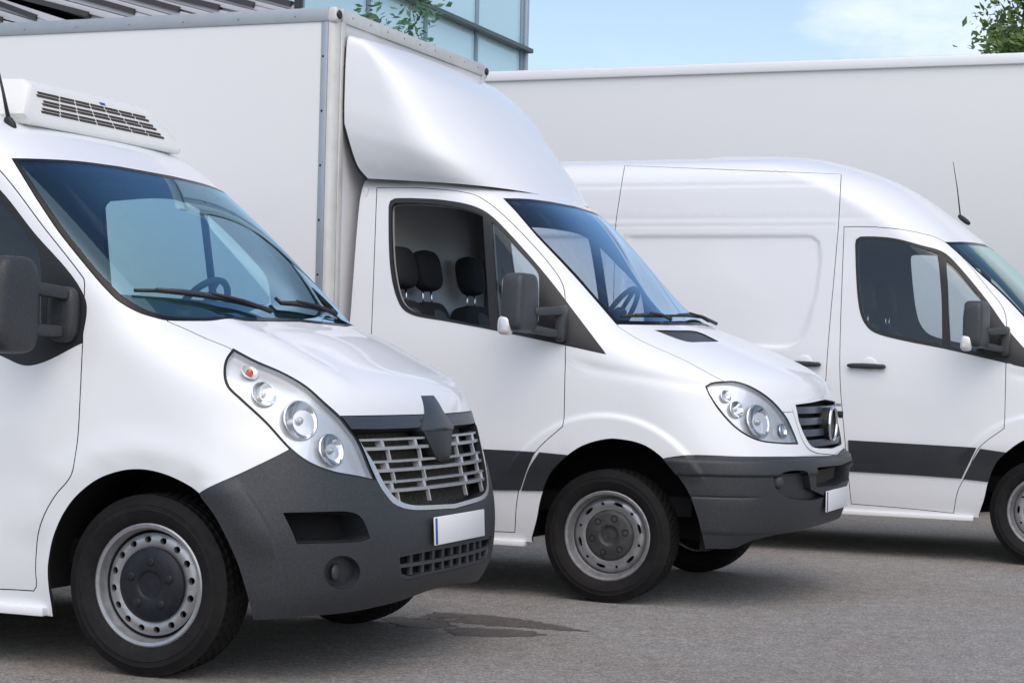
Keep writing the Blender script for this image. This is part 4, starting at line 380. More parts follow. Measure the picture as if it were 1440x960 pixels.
  'window_seal': [(-0.6494,14.0006), (-0.6159,14.2052), (-0.5509,14.3363), (-0.5042,14.3485), (-0.458,14.3541), (-0.4123,14.354), (-0.3673,14.3497), (-0.323,14.3424), (-0.2792,14.3335), (-0.2358,14.3243), (-0.1926,14.3149), (-0.1499,14.3045), (-0.108,14.2924), (-0.067,14.2781), (-0.0271,14.2614), (0.0083,14.2418), (0.0352,14.2192), (0.0633,14.1933), (0.0908,14.1673), (0.1174,14.1399), (0.1427,14.1106), (0.1665,14.0785), (0.1884,14.0434), (0.2085,14.0048), (0.2273,13.9617), (0.244,13.9151), (0.2583,13.8652), (0.27,13.8118), (0.2789,13.7551), (0.2856,13.6968), (0.2911,13.6391), (0.2958,13.5821), (0.2997,13.5258), (0.3031,13.4703), (0.3061,13.4156), (0.309,13.3617), (0.3119,13.3086), (0.3145,13.261), (0.3171,13.2137), (0.3195,13.1664), (0.3218,13.1192), (0.324,13.072), (0.3261,13.0247), (0.328,12.9774), (0.3298,12.9299), (0.3315,12.8824), (0.3331,12.8347), (0.3346,12.7869), (0.3359,12.7388), (0.3371,12.6904), (0.3381,12.6416), (0.3389,12.5921), (0.3396,12.542), (0.3399,12.4906), (0.3399,12.4379), (0.3397,12.3834), (0.3391,12.3268), (0.3382,12.2676), (0.337,12.205), (0.3354,12.1383), (0.3333,12.0664), (0.3308,11.9881), (0.3278,11.9019), (0.3243,11.8059), (0.3201,11.6986), (0.3153,11.579), (0.3097,11.4468), (0.3032,11.3039), (0.2958,11.1532), (0.2874,10.9973), (0.2779,10.8372), (0.2674,10.6729), (0.2559,10.5048), (0.2435,10.3343), (0.2303,10.1636), (0.2162,9.9943), (0.2014,9.8267), (0.1859,9.6602), (0.1699,9.4937), (0.16,9.5387), (0.1497,9.5836), (0.1392,9.6285), (0.1284,9.6733), (0.1173,9.718), (0.1058,9.7625), (0.0939,9.807), (0.0817,9.8513), (0.0691,9.8955), (0.0561,9.9396), (0.0428,9.9835), (0.029,10.0272), (0.0149,10.0708), (0.0005,10.1142), (-0.0116,10.1577), (-0.0239,10.2013), (-0.0364,10.2451), (-0.049,10.2889), (-0.0619,10.3326), (-0.075,10.3763), (-0.0884,10.4197), (-0.1019,10.463), (-0.1157,10.5059), (-0.1298,10.5484), (-0.1441,10.5905), (-0.1586,10.6321), (-0.1733,10.6731), (-0.1884,10.7136), (-0.2036,10.7534), (-0.2191,10.7926), (-0.2346,10.8304), (-0.2503,10.8676), (-0.2662,10.9041), (-0.2824,10.94), (-0.2987,10.9753), (-0.3153,11.0102), (-0.332,11.0446), (-0.349,11.0786), (-0.3661,11.1122), (-0.3834,11.1455), (-0.4009,11.1784), (-0.4186,11.2111), (-0.4364,11.2435), (-0.4543,11.2757), (-0.4725,11.3076), (-0.4908,11.3372), (-0.5095,11.3638), (-0.5283,11.3887), (-0.5473,11.4136), (-0.5663,11.4397), (-0.5853,11.4683), (-0.6042,11.5007), (-0.6229,11.5378), (-0.6428,11.5913), (-0.6615,11.6627), (-0.6785,11.7476), (-0.6946,11.864), (-0.7051,11.9884), (-0.7114,12.0916), (-0.7168,12.1858), (-0.7213,12.2733), (-0.7248,12.3557), (-0.7272,12.4345), (-0.7287,12.5096), (-0.7296,12.583), (-0.7298,12.6553), (-0.7294,12.727), (-0.7283,12.7984), (-0.7267,12.8699), (-0.7243,12.9413), (-0.7217,13.006), (-0.7188,13.0708), (-0.7156,13.1358), (-0.7121,13.2011), (-0.7082,13.2668), (-0.7039,13.3333), (-0.6992,13.4009), (-0.6941,13.4703), (-0.6885,13.5421), (-0.6823,13.6176), (-0.6755,13.6981), (-0.6679,13.7861), (-0.6593,13.8851)],
  'side_window': [(-0.6209,13.952), (-0.5951,14.0515), (-0.5558,14.1073), (-0.5084,14.1132), (-0.4612,14.1159), (-0.4145,14.1157), (-0.3683,14.1127), (-0.3227,14.1074), (-0.2778,14.1001), (-0.2374,14.092), (-0.1975,14.0826), (-0.1584,14.0717), (-0.12,14.0593), (-0.0825,14.0453), (-0.046,14.0296), (-0.0106,14.0123), (0.0202,13.9924), (0.048,13.9718), (0.075,13.9502), (0.1012,13.9276), (0.1264,13.9037), (0.1504,13.8786), (0.1732,13.852), (0.1952,13.8133), (0.2134,13.7672), (0.2314,13.7234), (0.2114,13.6418), (0.1918,13.5657), (0.1724,13.4936), (0.153,13.4241), (0.1336,13.3566), (0.1141,13.2903), (0.0946,13.2249), (0.0751,13.1599), (0.0555,13.0953), (0.0358,13.0309), (0.0161,12.9666), (-0.0032,12.9024), (-0.0207,12.8382), (-0.0375,12.774), (-0.0536,12.7097), (-0.0689,12.6457), (-0.0836,12.5811), (-0.0977,12.5153), (-0.1114,12.4478), (-0.1246,12.3778), (-0.1373,12.3045), (-0.1496,12.2266), (-0.1614,12.1426), (-0.1729,12.0501), (-0.184,11.9464), (-0.1947,11.8277), (-0.2051,11.6901), (-0.2153,11.5311), (-0.2256,11.3517), (-0.2365,11.1568), (-0.2484,10.9518), (-0.264,10.9927), (-0.2798,11.0336), (-0.2958,11.0745), (-0.312,11.1151), (-0.3283,11.1555), (-0.3449,11.1954), (-0.3617,11.2349), (-0.3787,11.2738), (-0.3958,11.312), (-0.4132,11.3494), (-0.4308,11.3858), (-0.4486,11.4212), (-0.4665,11.4555), (-0.4861,11.4885), (-0.5061,11.5169), (-0.5263,11.5432), (-0.5466,11.5695), (-0.5669,11.5979), (-0.5871,11.6302), (-0.607,11.6679), (-0.6256,11.7172), (-0.6429,11.7817), (-0.6587,11.8548), (-0.677,11.9574), (-0.6893,12.0696), (-0.6949,12.1637), (-0.6992,12.2516), (-0.7022,12.3346), (-0.7041,12.4137), (-0.7053,12.4898), (-0.7058,12.5576), (-0.7059,12.6243), (-0.7056,12.6902), (-0.7048,12.7558), (-0.7035,12.8212), (-0.7018,12.8867), (-0.6995,12.9523), (-0.6967,13.0181), (-0.6934,13.0851), (-0.6897,13.1524), (-0.6856,13.22), (-0.6811,13.2883), (-0.676,13.3574), (-0.6705,13.4279), (-0.6643,13.5006), (-0.6575,13.5764), (-0.65,13.6568), (-0.6415,13.7438), (-0.6319,13.8405)],
  'quarter_window': [(0.2555,13.5677), (0.262,13.5186), (0.2676,13.4691), (0.2715,13.4161), (0.275,13.3634), (0.2783,13.3112), (0.2815,13.2595), (0.2848,13.2083), (0.288,13.1622), (0.2913,13.1165), (0.2947,13.071), (0.298,13.0256), (0.3012,12.9802), (0.3041,12.9345), (0.3068,12.8886), (0.3092,12.8422), (0.3111,12.7952), (0.3127,12.7313), (0.3052,12.6586), (0.2914,12.5953), (0.2758,12.5307), (0.2588,12.4642), (0.2404,12.3952), (0.2211,12.3229), (0.2011,12.2462), (0.1809,12.1638), (0.1609,12.0763), (0.1404,11.9787), (0.1194,11.8679), (0.0982,11.7402), (0.077,11.5925), (0.0557,11.4242), (0.034,11.2388), (0.0114,11.0418), (-0.0099,10.8367), (-0.03,10.6237), (-0.0472,10.6427), (-0.0648,10.659), (-0.0823,10.6767), (-0.0995,10.6994), (-0.116,10.731), (-0.1325,10.7762), (-0.1485,10.8298), (-0.1643,10.8878), (-0.1804,10.9466), (-0.197,11.0024), (-0.1849,11.2024), (-0.1737,11.3917), (-0.163,11.5646), (-0.1525,11.7172), (-0.1417,11.8491), (-0.1305,11.9634), (-0.119,12.0638), (-0.1071,12.1537), (-0.0947,12.2357), (-0.0819,12.3119), (-0.0687,12.3838), (-0.0549,12.4526), (-0.0406,12.519), (-0.0258,12.5838), (-0.0103,12.6476), (0.0067,12.7106), (0.0263,12.7751), (0.0459,12.8394), (0.0656,12.9037), (0.0853,12.968), (0.1048,13.0324), (0.1243,13.0969), (0.1435,13.1617), (0.1626,13.2267), (0.1815,13.2922), (0.2002,13.3585), (0.2188,13.4261), (0.2372,13.4956)],
  'stripe_door': [(-0.9416,3.7511), (-0.9296,3.7504), (-0.9177,3.7498), (-0.9058,3.7492), (-0.8939,3.7485), (-0.882,3.7479), (-0.8702,3.7473), (-0.8584,3.7467), (-0.8465,3.7462), (-0.8347,3.7456), (-0.823,3.745), (-0.8112,3.7444), (-0.7994,3.7439), (-0.7877,3.7433), (-0.776,3.7427), (-0.7643,3.7422), (-0.7526,3.7416), (-0.741,3.741), (-0.7293,3.7405), (-0.7177,3.7399), (-0.7061,3.7393), (-0.6945,3.7387), (-0.6829,3.7381), (-0.6714,3.7375), (-0.6598,3.7368), (-0.6483,3.7362), (-0.6368,3.7355), (-0.6253,3.7348), (-0.6138,3.7342), (-0.6024,3.7334), (-0.5909,3.7327), (-0.5795,3.732), (-0.5681,3.7312), (-0.5567,3.7304), (-0.5454,3.7296), (-0.534,3.7288), (-0.5227,3.7279), (-0.5114,3.727), (-0.4994,3.7259), (-0.4874,3.7245), (-0.4754,3.7228), (-0.4635,3.721), (-0.4516,3.719), (-0.4397,3.7169), (-0.4278,3.7148), (-0.416,3.7126), (-0.4041,3.7105), (-0.3923,3.7085), (-0.3805,3.7066), (-0.387,3.4997), (-0.3936,3.2989), (-0.3999,3.1129), (-0.406,2.943), (-0.4117,2.7862), (-0.4165,2.6498), (-0.4211,2.5194), (-0.4255,2.3932), (-0.4297,2.2703), (-0.4339,2.1501), (-0.4383,2.0327), (-0.4498,2.0277), (-0.4614,2.0221), (-0.473,2.0165), (-0.4845,2.011), (-0.4962,2.0062), (-0.5078,2.0025), (-0.5194,2.0001), (-0.5305,1.9986), (-0.5417,1.9972), (-0.5528,1.9958), (-0.564,1.9945), (-0.5752,1.9932), (-0.5864,1.992), (-0.5976,1.9909), (-0.6089,1.9898), (-0.6201,1.9887), (-0.6314,1.9877), (-0.6427,1.9867), (-0.654,1.9857), (-0.6653,1.9848), (-0.6766,1.9839), (-0.688,1.983), (-0.6993,1.9821), (-0.7107,1.9813), (-0.7221,1.9805), (-0.7335,1.9797), (-0.745,1.9789), (-0.7564,1.9781), (-0.7679,1.9774), (-0.7794,1.9766), (-0.7909,1.9759), (-0.8024,1.9751), (-0.8139,1.9744), (-0.8254,1.9736), (-0.837,1.9728), (-0.8486,1.9721), (-0.8602,1.9713), (-0.8718,1.9705), (-0.8834,1.9696), (-0.8951,1.9688), (-0.9068,1.9679), (-0.9185,1.967), (-0.9302,1.9661), (-0.9419,1.9652), (-0.9417,2.0913), (-0.9414,2.2202), (-0.9413,2.3521), (-0.9411,2.488), (-0.941,2.6295), (-0.9409,2.7792), (-0.9409,2.9411), (-0.941,3.1197), (-0.9412,3.318), (-0.9414,3.5327)],
  'stripe_fender': [(-0.3652,3.6982), (-0.3543,3.6864), (-0.3434,3.6745), (-0.3325,3.6627), (-0.3217,3.6508), (-0.3108,3.639), (-0.3,3.6272), (-0.2892,3.6153), (-0.2785,3.6035), (-0.2677,3.5917), (-0.257,3.5799), (-0.2585,3.3581), (-0.2598,3.1515), (-0.261,2.9657), (-0.2622,2.7979), (-0.2634,2.6435), (-0.2645,2.498), (-0.2656,2.3587), (-0.2667,2.2235), (-0.2678,2.0915), (-0.2787,2.087), (-0.2896,2.0825), (-0.3005,2.078), (-0.3115,2.0735), (-0.3225,2.069), (-0.3334,2.0645), (-0.3444,2.0599), (-0.3554,2.0554), (-0.3664,2.0509), (-0.3775,2.0464), (-0.3885,2.0419), (-0.3996,2.0373), (-0.4107,2.0328), (-0.4218,2.0283), (-0.4329,2.0237), (-0.4285,2.1435), (-0.4242,2.2666), (-0.4199,2.3925), (-0.4155,2.5214), (-0.4106,2.6537), (-0.4051,2.7903), (-0.3981,2.9496), (-0.3903,3.1183), (-0.382,3.3003), (-0.3736,3.4956)],
 },
 3: {
  'door': [(-0.3128,6.2923), (-0.3103,6.563), (-0.3072,6.857), (-0.3034,7.183), (-0.2987,7.5415), (-0.2933,7.8985), (-0.2876,8.2246), (-0.2815,8.5259), (-0.2751,8.8154), (-0.2683,9.0998), (-0.2612,9.3807), (-0.2538,9.6591), (-0.2467,9.9383), (-0.2401,10.2228), (-0.2339,10.5078), (-0.2283,10.7846), (-0.2234,11.0487), (-0.219,11.2989), (-0.215,11.5272), (-0.2111,11.7234), (-0.2073,11.8862), (-0.2035,12.0222), (-0.1996,12.1389), (-0.1957,12.2425), (-0.1917,12.3371), (-0.1877,12.4258), (-0.1836,12.5106), (-0.1794,12.5932), (-0.1752,12.6748), (-0.1709,12.7564), (-0.1664,12.8387), (-0.1619,12.9224), (-0.1572,13.008), (-0.1524,13.0956), (-0.1475,13.1854), (-0.1424,13.2775), (-0.1371,13.3719), (-0.1317,13.469), (-0.1262,13.5693), (-0.1205,13.6735), (-0.1146,13.7829), (-0.1086,13.8989), (-0.1023,14.023), (-0.096,14.1569), (-0.0894,14.3014), (-0.0825,14.4563), (-0.0754,14.6196), (-0.0679,14.7879), (-0.06,14.9582), (-0.0523,14.9584), (-0.0445,14.9599), (-0.0368,14.9614), (-0.0291,14.9616), (-0.0216,14.9593), (-0.0142,14.9532), (-0.0075,14.945), (0,14.95), (0.0318,14.9252), (0.0677,14.9129), (0.1024,14.8985), (0.1355,14.8815), (0.167,14.8616), (0.1968,14.8386), (0.2282,14.8086), (0.2574,14.7741), (0.2848,14.7353), (0.3104,14.6926), (0.3345,14.6461), (0.3572,14.5962), (0.3781,14.548), (0.3984,14.4982), (0.417,14.4435), (0.4326,14.3811), (0.4441,14.3086), (0.4524,14.2267), (0.4586,14.1427), (0.4628,14.0576), (0.4648,13.9719), (0.4648,13.8862), (0.4625,13.8005), (0.4593,13.7231), (0.4557,13.6474), (0.4518,13.5731), (0.4477,13.4999), (0.4435,13.4277), (0.4392,13.3563), (0.435,13.2856), (0.431,13.2158), (0.4272,13.1468), (0.4238,13.0788), (0.4207,13.0118), (0.418,12.9459), (0.4158,12.8812), (0.414,12.8176), (0.413,12.7533), (0.4125,12.6894), (0.4113,12.6246), (0.4084,12.5574), (0.4028,12.486), (0.3912,12.3936), (0.3736,12.2911), (0.3501,12.1774), (0.3281,12.0754), (0.3049,11.9591), (0.2801,11.8227), (0.2538,11.6594), (0.226,11.4654), (0.1965,11.2441), (0.1651,11.005), (0.1313,10.7532), (0.0952,10.4889), (0.0573,10.2161), (0.0182,9.9429), (-0.0051,9.6728), (-0.0148,9.4035), (-0.0244,9.1321), (-0.0336,8.8574), (-0.0422,8.5784), (-0.0505,8.2897), (-0.0584,7.9806), (-0.0662,7.6296), (-0.0733,7.2664), (-0.0792,6.9308), (-0.0841,6.6291), (-0.0884,6.3523), (-0.092,6.0955), (-0.0951,5.8568), (-0.0978,5.6331), (-0.1002,5.4188), (-0.1024,5.2088), (-0.1044,4.9996), (-0.1062,4.7901), (-0.1109,4.6608), (-0.1156,4.5348), (-0.1203,4.4094), (-0.1249,4.281), (-0.1294,4.1461), (-0.1338,4.0003), (-0.1381,3.8388), (-0.1421,3.6584), (-0.1458,3.4607), (-0.1495,3.2341), (-0.1526,3.0161), (-0.1554,2.8142), (-0.1579,2.6268), (-0.1604,2.4504), (-0.1628,2.2832), (-0.1655,2.1249), (-0.1684,1.9731), (-0.1715,1.8268), (-0.1745,1.6826), (-0.1773,1.5365), (-0.1798,1.3831), (-0.1817,1.2293), (-0.1835,1.0624), (-0.1853,0.8779), (-0.1873,0.673), (-0.1895,0.4505), (-0.1921,0.2191), (-0.1967,0.2297), (-0.2013,0.2405), (-0.2059,0.2514), (-0.2105,0.2624), (-0.2151,0.2735), (-0.2197,0.2846), (-0.2243,0.2956), (-0.229,0.3065), (-0.2336,0.3172), (-0.2383,0.3276), (-0.2429,0.3378), (-0.2476,0.3476), (-0.2523,0.3569), (-0.257,0.3658), (-0.2618,0.3744), (-0.2667,0.3826), (-0.2715,0.3903), (-0.2764,0.3977), (-0.2813,0.4047), (-0.2862,0.4116), (-0.2911,0.4182), (-0.296,0.4247), (-0.3009,0.4311), (-0.3058,0.4375), (-0.3108,0.444), (-0.3157,0.4506), (-0.3207,0.4573), (-0.3256,0.4642), (-0.3247,0.6826), (-0.3241,0.8837), (-0.3237,1.066), (-0.3236,1.2326), (-0.3236,1.3885), (-0.3236,1.5384), (-0.3237,1.6862), (-0.3238,1.8348), (-0.3239,1.9864), (-0.324,2.1418), (-0.3241,2.3016), (-0.3242,2.4667), (-0.3242,2.6399), (-0.3243,2.8261), (-0.3243,3.0326), (-0.3243,3.2674), (-0.3242,3.5289), (-0.324,3.7964), (-0.3237,4.048), (-0.3233,4.2808), (-0.3227,4.5015), (-0.3221,4.7165), (-0.3213,4.9297), (-0.3204,5.1425), (-0.3194,5.3556), (-0.3181,5.5719), (-0.3167,5.7964), (-0.3149,6.0352)],
  'slider': [(-0.3531,18.6328), (-0.344,18.6049), (-0.335,18.5777), (-0.326,18.551), (-0.3171,18.5249), (-0.3082,18.4993), (-0.2993,18.4742), (-0.2905,18.4496), (-0.2818,18.4255), (-0.273,18.4019), (-0.2644,18.3788), (-0.2557,18.3561), (-0.2471,18.3339), (-0.2385,18.3121), (-0.23,18.2907), (-0.2214,18.2698), (-0.213,18.2492), (-0.2045,18.2291), (-0.1961,18.2094), (-0.1877,18.19), (-0.1793,18.171), (-0.171,18.1523), (-0.1627,18.134), (-0.1544,18.116), (-0.1462,18.0983), (-0.1379,18.081), (-0.1297,18.0639), (-0.1216,18.0472), (-0.1134,18.0307), (-0.1053,18.0145), (-0.0972,17.9985), (-0.0891,17.9827), (-0.0809,17.9671), (-0.0728,17.9517), (-0.0648,17.9366), (-0.0567,17.9217), (-0.0487,17.907), (-0.0407,17.8925), (-0.0327,17.8782), (-0.0247,17.8641), (-0.0168,17.8501), (-0.0089,17.8364), (0.005,17.85), (0.0279,17.8093), (0.0594,17.7954), (0.0902,17.7811), (0.1201,17.7661), (0.1491,17.7504), (0.1772,17.734), (0.2046,17.7168), (0.2312,17.699), (0.257,17.6805), (0.2824,17.6613), (0.3071,17.6414), (0.3315,17.621), (0.3556,17.6), (0.3794,17.5785), (0.4032,17.5566), (0.4269,17.5342), (0.4508,17.5115), (0.4749,17.4885), (0.409,17.3096), (0.3495,17.1398), (0.2922,16.9723), (0.2345,16.8032), (0.1744,16.6308), (0.1107,16.4543), (0.0437,16.2745), (-0.0047,16.0932), (-0.017,15.9128), (-0.0285,15.7333), (-0.0393,15.5549), (-0.0494,15.378), (-0.0589,15.2023), (-0.0679,15.0274), (-0.0991,14.3573), (-0.1257,13.8205), (-0.1496,13.4001), (-0.171,13.0301), (-0.1903,12.6924), (-0.208,12.3531), (-0.2248,11.9059), (-0.2418,11.0718), (-0.2659,9.9505), (-0.2955,8.8071), (-0.3206,7.5013), (-0.3255,7.1429), (-0.3294,6.819), (-0.3326,6.5262), (-0.3351,6.2563), (-0.3372,6.006), (-0.3388,5.7732), (-0.3401,5.5537), (-0.3411,5.3418), (-0.342,5.1328), (-0.3427,4.9243), (-0.3433,4.7154), (-0.3438,4.5049), (-0.3442,4.2878), (-0.3445,4.0594), (-0.3447,3.813), (-0.3447,3.5506), (-0.3447,3.292), (-0.3446,3.0583), (-0.3444,2.8524), (-0.3442,2.6673), (-0.3439,2.4957), (-0.3437,2.3325), (-0.3434,2.1749), (-0.3431,2.0216), (-0.3428,1.8722), (-0.3425,1.7258), (-0.3422,1.581), (-0.342,1.435), (-0.3418,1.2846), (-0.3417,1.1253), (-0.3418,0.9526), (-0.3421,0.7624), (-0.3627,0.7513), (-0.3835,0.7401), (-0.4043,0.7287), (-0.4253,0.7173), (-0.4464,0.7056), (-0.4677,0.6939), (-0.489,0.682), (-0.5106,0.67), (-0.5322,0.6579), (-0.554,0.6456), (-0.5759,0.6332), (-0.598,0.6206), (-0.6201,0.608), (-0.6425,0.5952), (-0.665,0.5822), (-0.6623,1.3386), (-0.6609,1.9581), (-0.6597,2.6316), (-0.6586,3.5525), (-0.6571,4.5485), (-0.6546,5.4289), (-0.6503,6.4172), (-0.6416,7.7863), (-0.6286,9.0641), (-0.6142,10.2399), (-0.6043,11.3535), (-0.5973,12.0706), (-0.5899,12.4743), (-0.582,12.817), (-0.5732,13.1772), (-0.5632,13.5775), (-0.5517,14.0557), (-0.5382,14.6904), (-0.5342,14.8683), (-0.5298,15.047), (-0.5248,15.2258), (-0.5195,15.4051), (-0.5137,15.5854), (-0.5074,15.7669), (-0.5006,15.9494), (-0.4933,16.1326), (-0.4855,16.3168), (-0.4772,16.5024), (-0.4684,16.6899), (-0.4589,16.8801), (-0.4487,17.0713), (-0.4378,17.2641), (-0.4259,17.4622), (-0.4128,17.6741), (-0.3974,17.9166), (-0.3785,18.2204)],
  'window_seal': [(-0.0732,14.1603), (-0.0627,14.3642), (-0.0491,14.4891), (-0.0414,14.494), (-0.0339,14.4953), (-0.0265,14.4931), (-0.0193,14.487), (-0.0124,14.477), (-0.0056,14.4631), (0.0051,14.445), (0.0399,14.4228), (0.0712,14.3962), (0.1002,14.3639), (0.1271,14.3273), (0.1523,14.2876), (0.1762,14.2462), (0.199,14.2043), (0.2212,14.1628), (0.243,14.1229), (0.2648,14.0864), (0.2867,14.0517), (0.3075,14.0161), (0.3265,13.9771), (0.3428,13.9325), (0.3557,13.8807), (0.3646,13.8112), (0.3679,13.732), (0.3675,13.6482), (0.3651,13.5636), (0.3626,13.4925), (0.36,13.4225), (0.3574,13.3533), (0.3548,13.285), (0.3523,13.2174), (0.3498,13.1506), (0.3474,13.0846), (0.3452,13.0194), (0.3431,12.955), (0.3411,12.8914), (0.3393,12.8286), (0.3375,12.7663), (0.3359,12.7043), (0.3339,12.6406), (0.3312,12.5758), (0.3281,12.5095), (0.3246,12.4413), (0.3207,12.3707), (0.3167,12.2968), (0.3125,12.2186), (0.3082,12.135), (0.3038,12.0441), (0.2995,11.9439), (0.2952,11.8321), (0.2908,11.7083), (0.2857,11.5681), (0.2798,11.4121), (0.2729,11.2439), (0.2649,11.0682), (0.2556,10.8876), (0.245,10.7026), (0.2331,10.5131), (0.2202,10.3209), (0.2063,10.1286), (0.1914,9.9383), (0.1756,9.7498), (0.1589,9.5618), (0.1419,9.3726), (0.1252,9.1809), (0.1091,8.9862), (0.0985,9.0529), (0.0877,9.1198), (0.0767,9.1864), (0.0654,9.2524), (0.0537,9.3174), (0.0416,9.381), (0.0298,9.4396), (0.0177,9.4981), (0.0054,9.5564), (0,9.65), (-0.0048,9.6728), (-0.0079,9.731), (-0.0111,9.7893), (-0.0143,9.8476), (-0.0176,9.906), (-0.021,9.9646), (-0.0244,10.0233), (-0.0278,10.0822), (-0.0314,10.1412), (-0.0349,10.2003), (-0.0386,10.2594), (-0.0423,10.3185), (-0.0464,10.383), (-0.0506,10.4468), (-0.0549,10.5095), (-0.0592,10.5707), (-0.0637,10.6299), (-0.0683,10.6868), (-0.0728,10.7385), (-0.0774,10.788), (-0.0821,10.8359), (-0.0868,10.8826), (-0.0916,10.9287), (-0.0964,10.9745), (-0.1013,11.0205), (-0.1061,11.0672), (-0.111,11.1149), (-0.1159,11.1641), (-0.1208,11.2149), (-0.1256,11.2677), (-0.1304,11.3187), (-0.1352,11.3688), (-0.14,11.4206), (-0.1447,11.4764), (-0.1492,11.538), (-0.1535,11.6067), (-0.1574,11.683), (-0.1607,11.7952), (-0.1624,11.9256), (-0.1627,12.0527), (-0.1622,12.152), (-0.1608,12.2472), (-0.1588,12.3381), (-0.1562,12.4249), (-0.1534,12.5079), (-0.1503,12.5893), (-0.1469,12.6699), (-0.1433,12.7508), (-0.1396,12.8327), (-0.1356,12.9159), (-0.1314,13.0009), (-0.1271,13.089), (-0.1225,13.1794), (-0.1178,13.2722), (-0.1129,13.3673), (-0.1078,13.4652), (-0.1025,13.5664), (-0.097,13.6716), (-0.0913,13.7821), (-0.0855,13.8992), (-0.0794,14.0248)],
  'side_window': [(-0.0704,14.1328), (-0.0613,14.3037), (-0.0519,14.3638), (-0.0448,14.3634), (-0.0378,14.3623), (-0.0308,14.3597), (-0.024,14.3551), (-0.0173,14.3476), (-0.0108,14.3366), (-0.0045,14.3214), (0.0082,14.3015), (0.0396,14.2762), (0.069,14.2461), (0.0966,14.2123), (0.1227,14.1757), (0.1473,14.1375), (0.171,14.0987), (0.1938,14.06), (0.2161,14.0222), (0.2362,13.9847), (0.2547,13.9446), (0.2721,13.9034), (0.289,13.8626), (0.3058,13.8233), (0.2769,13.7136), (0.2482,13.6081), (0.2194,13.506), (0.1907,13.4067), (0.1621,13.3098), (0.1335,13.2151), (0.1053,13.1227), (0.0773,13.0325), (0.0496,12.9444), (0.0222,12.8583), (0.005,12.8), (-0.0058,12.6901), (-0.0103,12.6108), (-0.0149,12.5307), (-0.0194,12.4488), (-0.0239,12.3637), (-0.0283,12.2736), (-0.0328,12.176), (-0.0372,12.0675), (-0.0416,11.9432), (-0.0459,11.7963), (-0.0503,11.6198), (-0.0548,11.4112), (-0.0596,11.1765), (-0.0649,10.926), (-0.0694,10.976), (-0.0739,11.0249), (-0.0785,11.0729), (-0.0832,11.1203), (-0.0879,11.1673), (-0.0926,11.214), (-0.0973,11.2606), (-0.1021,11.3073), (-0.1069,11.3541), (-0.1117,11.401), (-0.1165,11.4482), (-0.1213,11.4956), (-0.1265,11.5433), (-0.1317,11.5883), (-0.137,11.6347), (-0.142,11.6858), (-0.1467,11.7443), (-0.151,11.8118), (-0.1544,11.904), (-0.1563,12.0127), (-0.1569,12.1224), (-0.1561,12.2384), (-0.1541,12.3512), (-0.151,12.4595), (-0.1479,12.5494), (-0.1444,12.6382), (-0.1406,12.7269), (-0.1366,12.8165), (-0.1322,12.9078), (-0.1277,13.0013), (-0.1234,13.0877), (-0.1189,13.1764), (-0.1143,13.2674), (-0.1095,13.3607), (-0.1044,13.4566), (-0.0992,13.5555), (-0.0938,13.6583), (-0.0883,13.766), (-0.0825,13.8799), (-0.0766,14.0017)],
  'quarter_window': [(0.3133,13.6119), (0.3172,13.5476), (0.3213,13.4848), (0.3223,13.4177), (0.3203,13.3463), (0.3179,13.2753), (0.3153,13.2048), (0.3127,13.1349), (0.3101,13.0659), (0.3078,12.9979), (0.3058,12.9312), (0.3041,12.8657), (0.3044,12.7931), (0.3059,12.7221), (0.3045,12.6481), (0.2965,12.5662), (0.2808,12.4828), (0.2587,12.3927), (0.2325,12.2956), (0.205,12.1906), (0.1786,12.081), (0.151,11.9551), (0.1224,11.8057), (0.0933,11.6249), (0.0638,11.4095), (0.0335,11.1661), (0.0015,10.9057), (-0.0069,10.6321), (-0.0149,10.3471), (-0.0188,10.3973), (-0.0227,10.448), (-0.0267,10.4983), (-0.0308,10.5469), (-0.035,10.593), (-0.0402,10.6435), (-0.0455,10.6903), (-0.0509,10.7355), (-0.0563,10.7812), (-0.0504,11.0516), (-0.0453,11.3074), (-0.0407,11.5398), (-0.0363,11.7382), (-0.0319,11.9021), (-0.0275,12.0386), (-0.0231,12.1559), (-0.0186,12.2603), (-0.0141,12.3559), (-0.0095,12.4458), (-0.0048,12.5322), (0,12.6161), (0.0271,12.6993), (0.0547,12.7828), (0.0826,12.8673), (0.111,12.9534), (0.1396,13.0414), (0.1685,13.1316), (0.1976,13.2238), (0.2266,13.3179), (0.2557,13.4139), (0.2845,13.5118)],
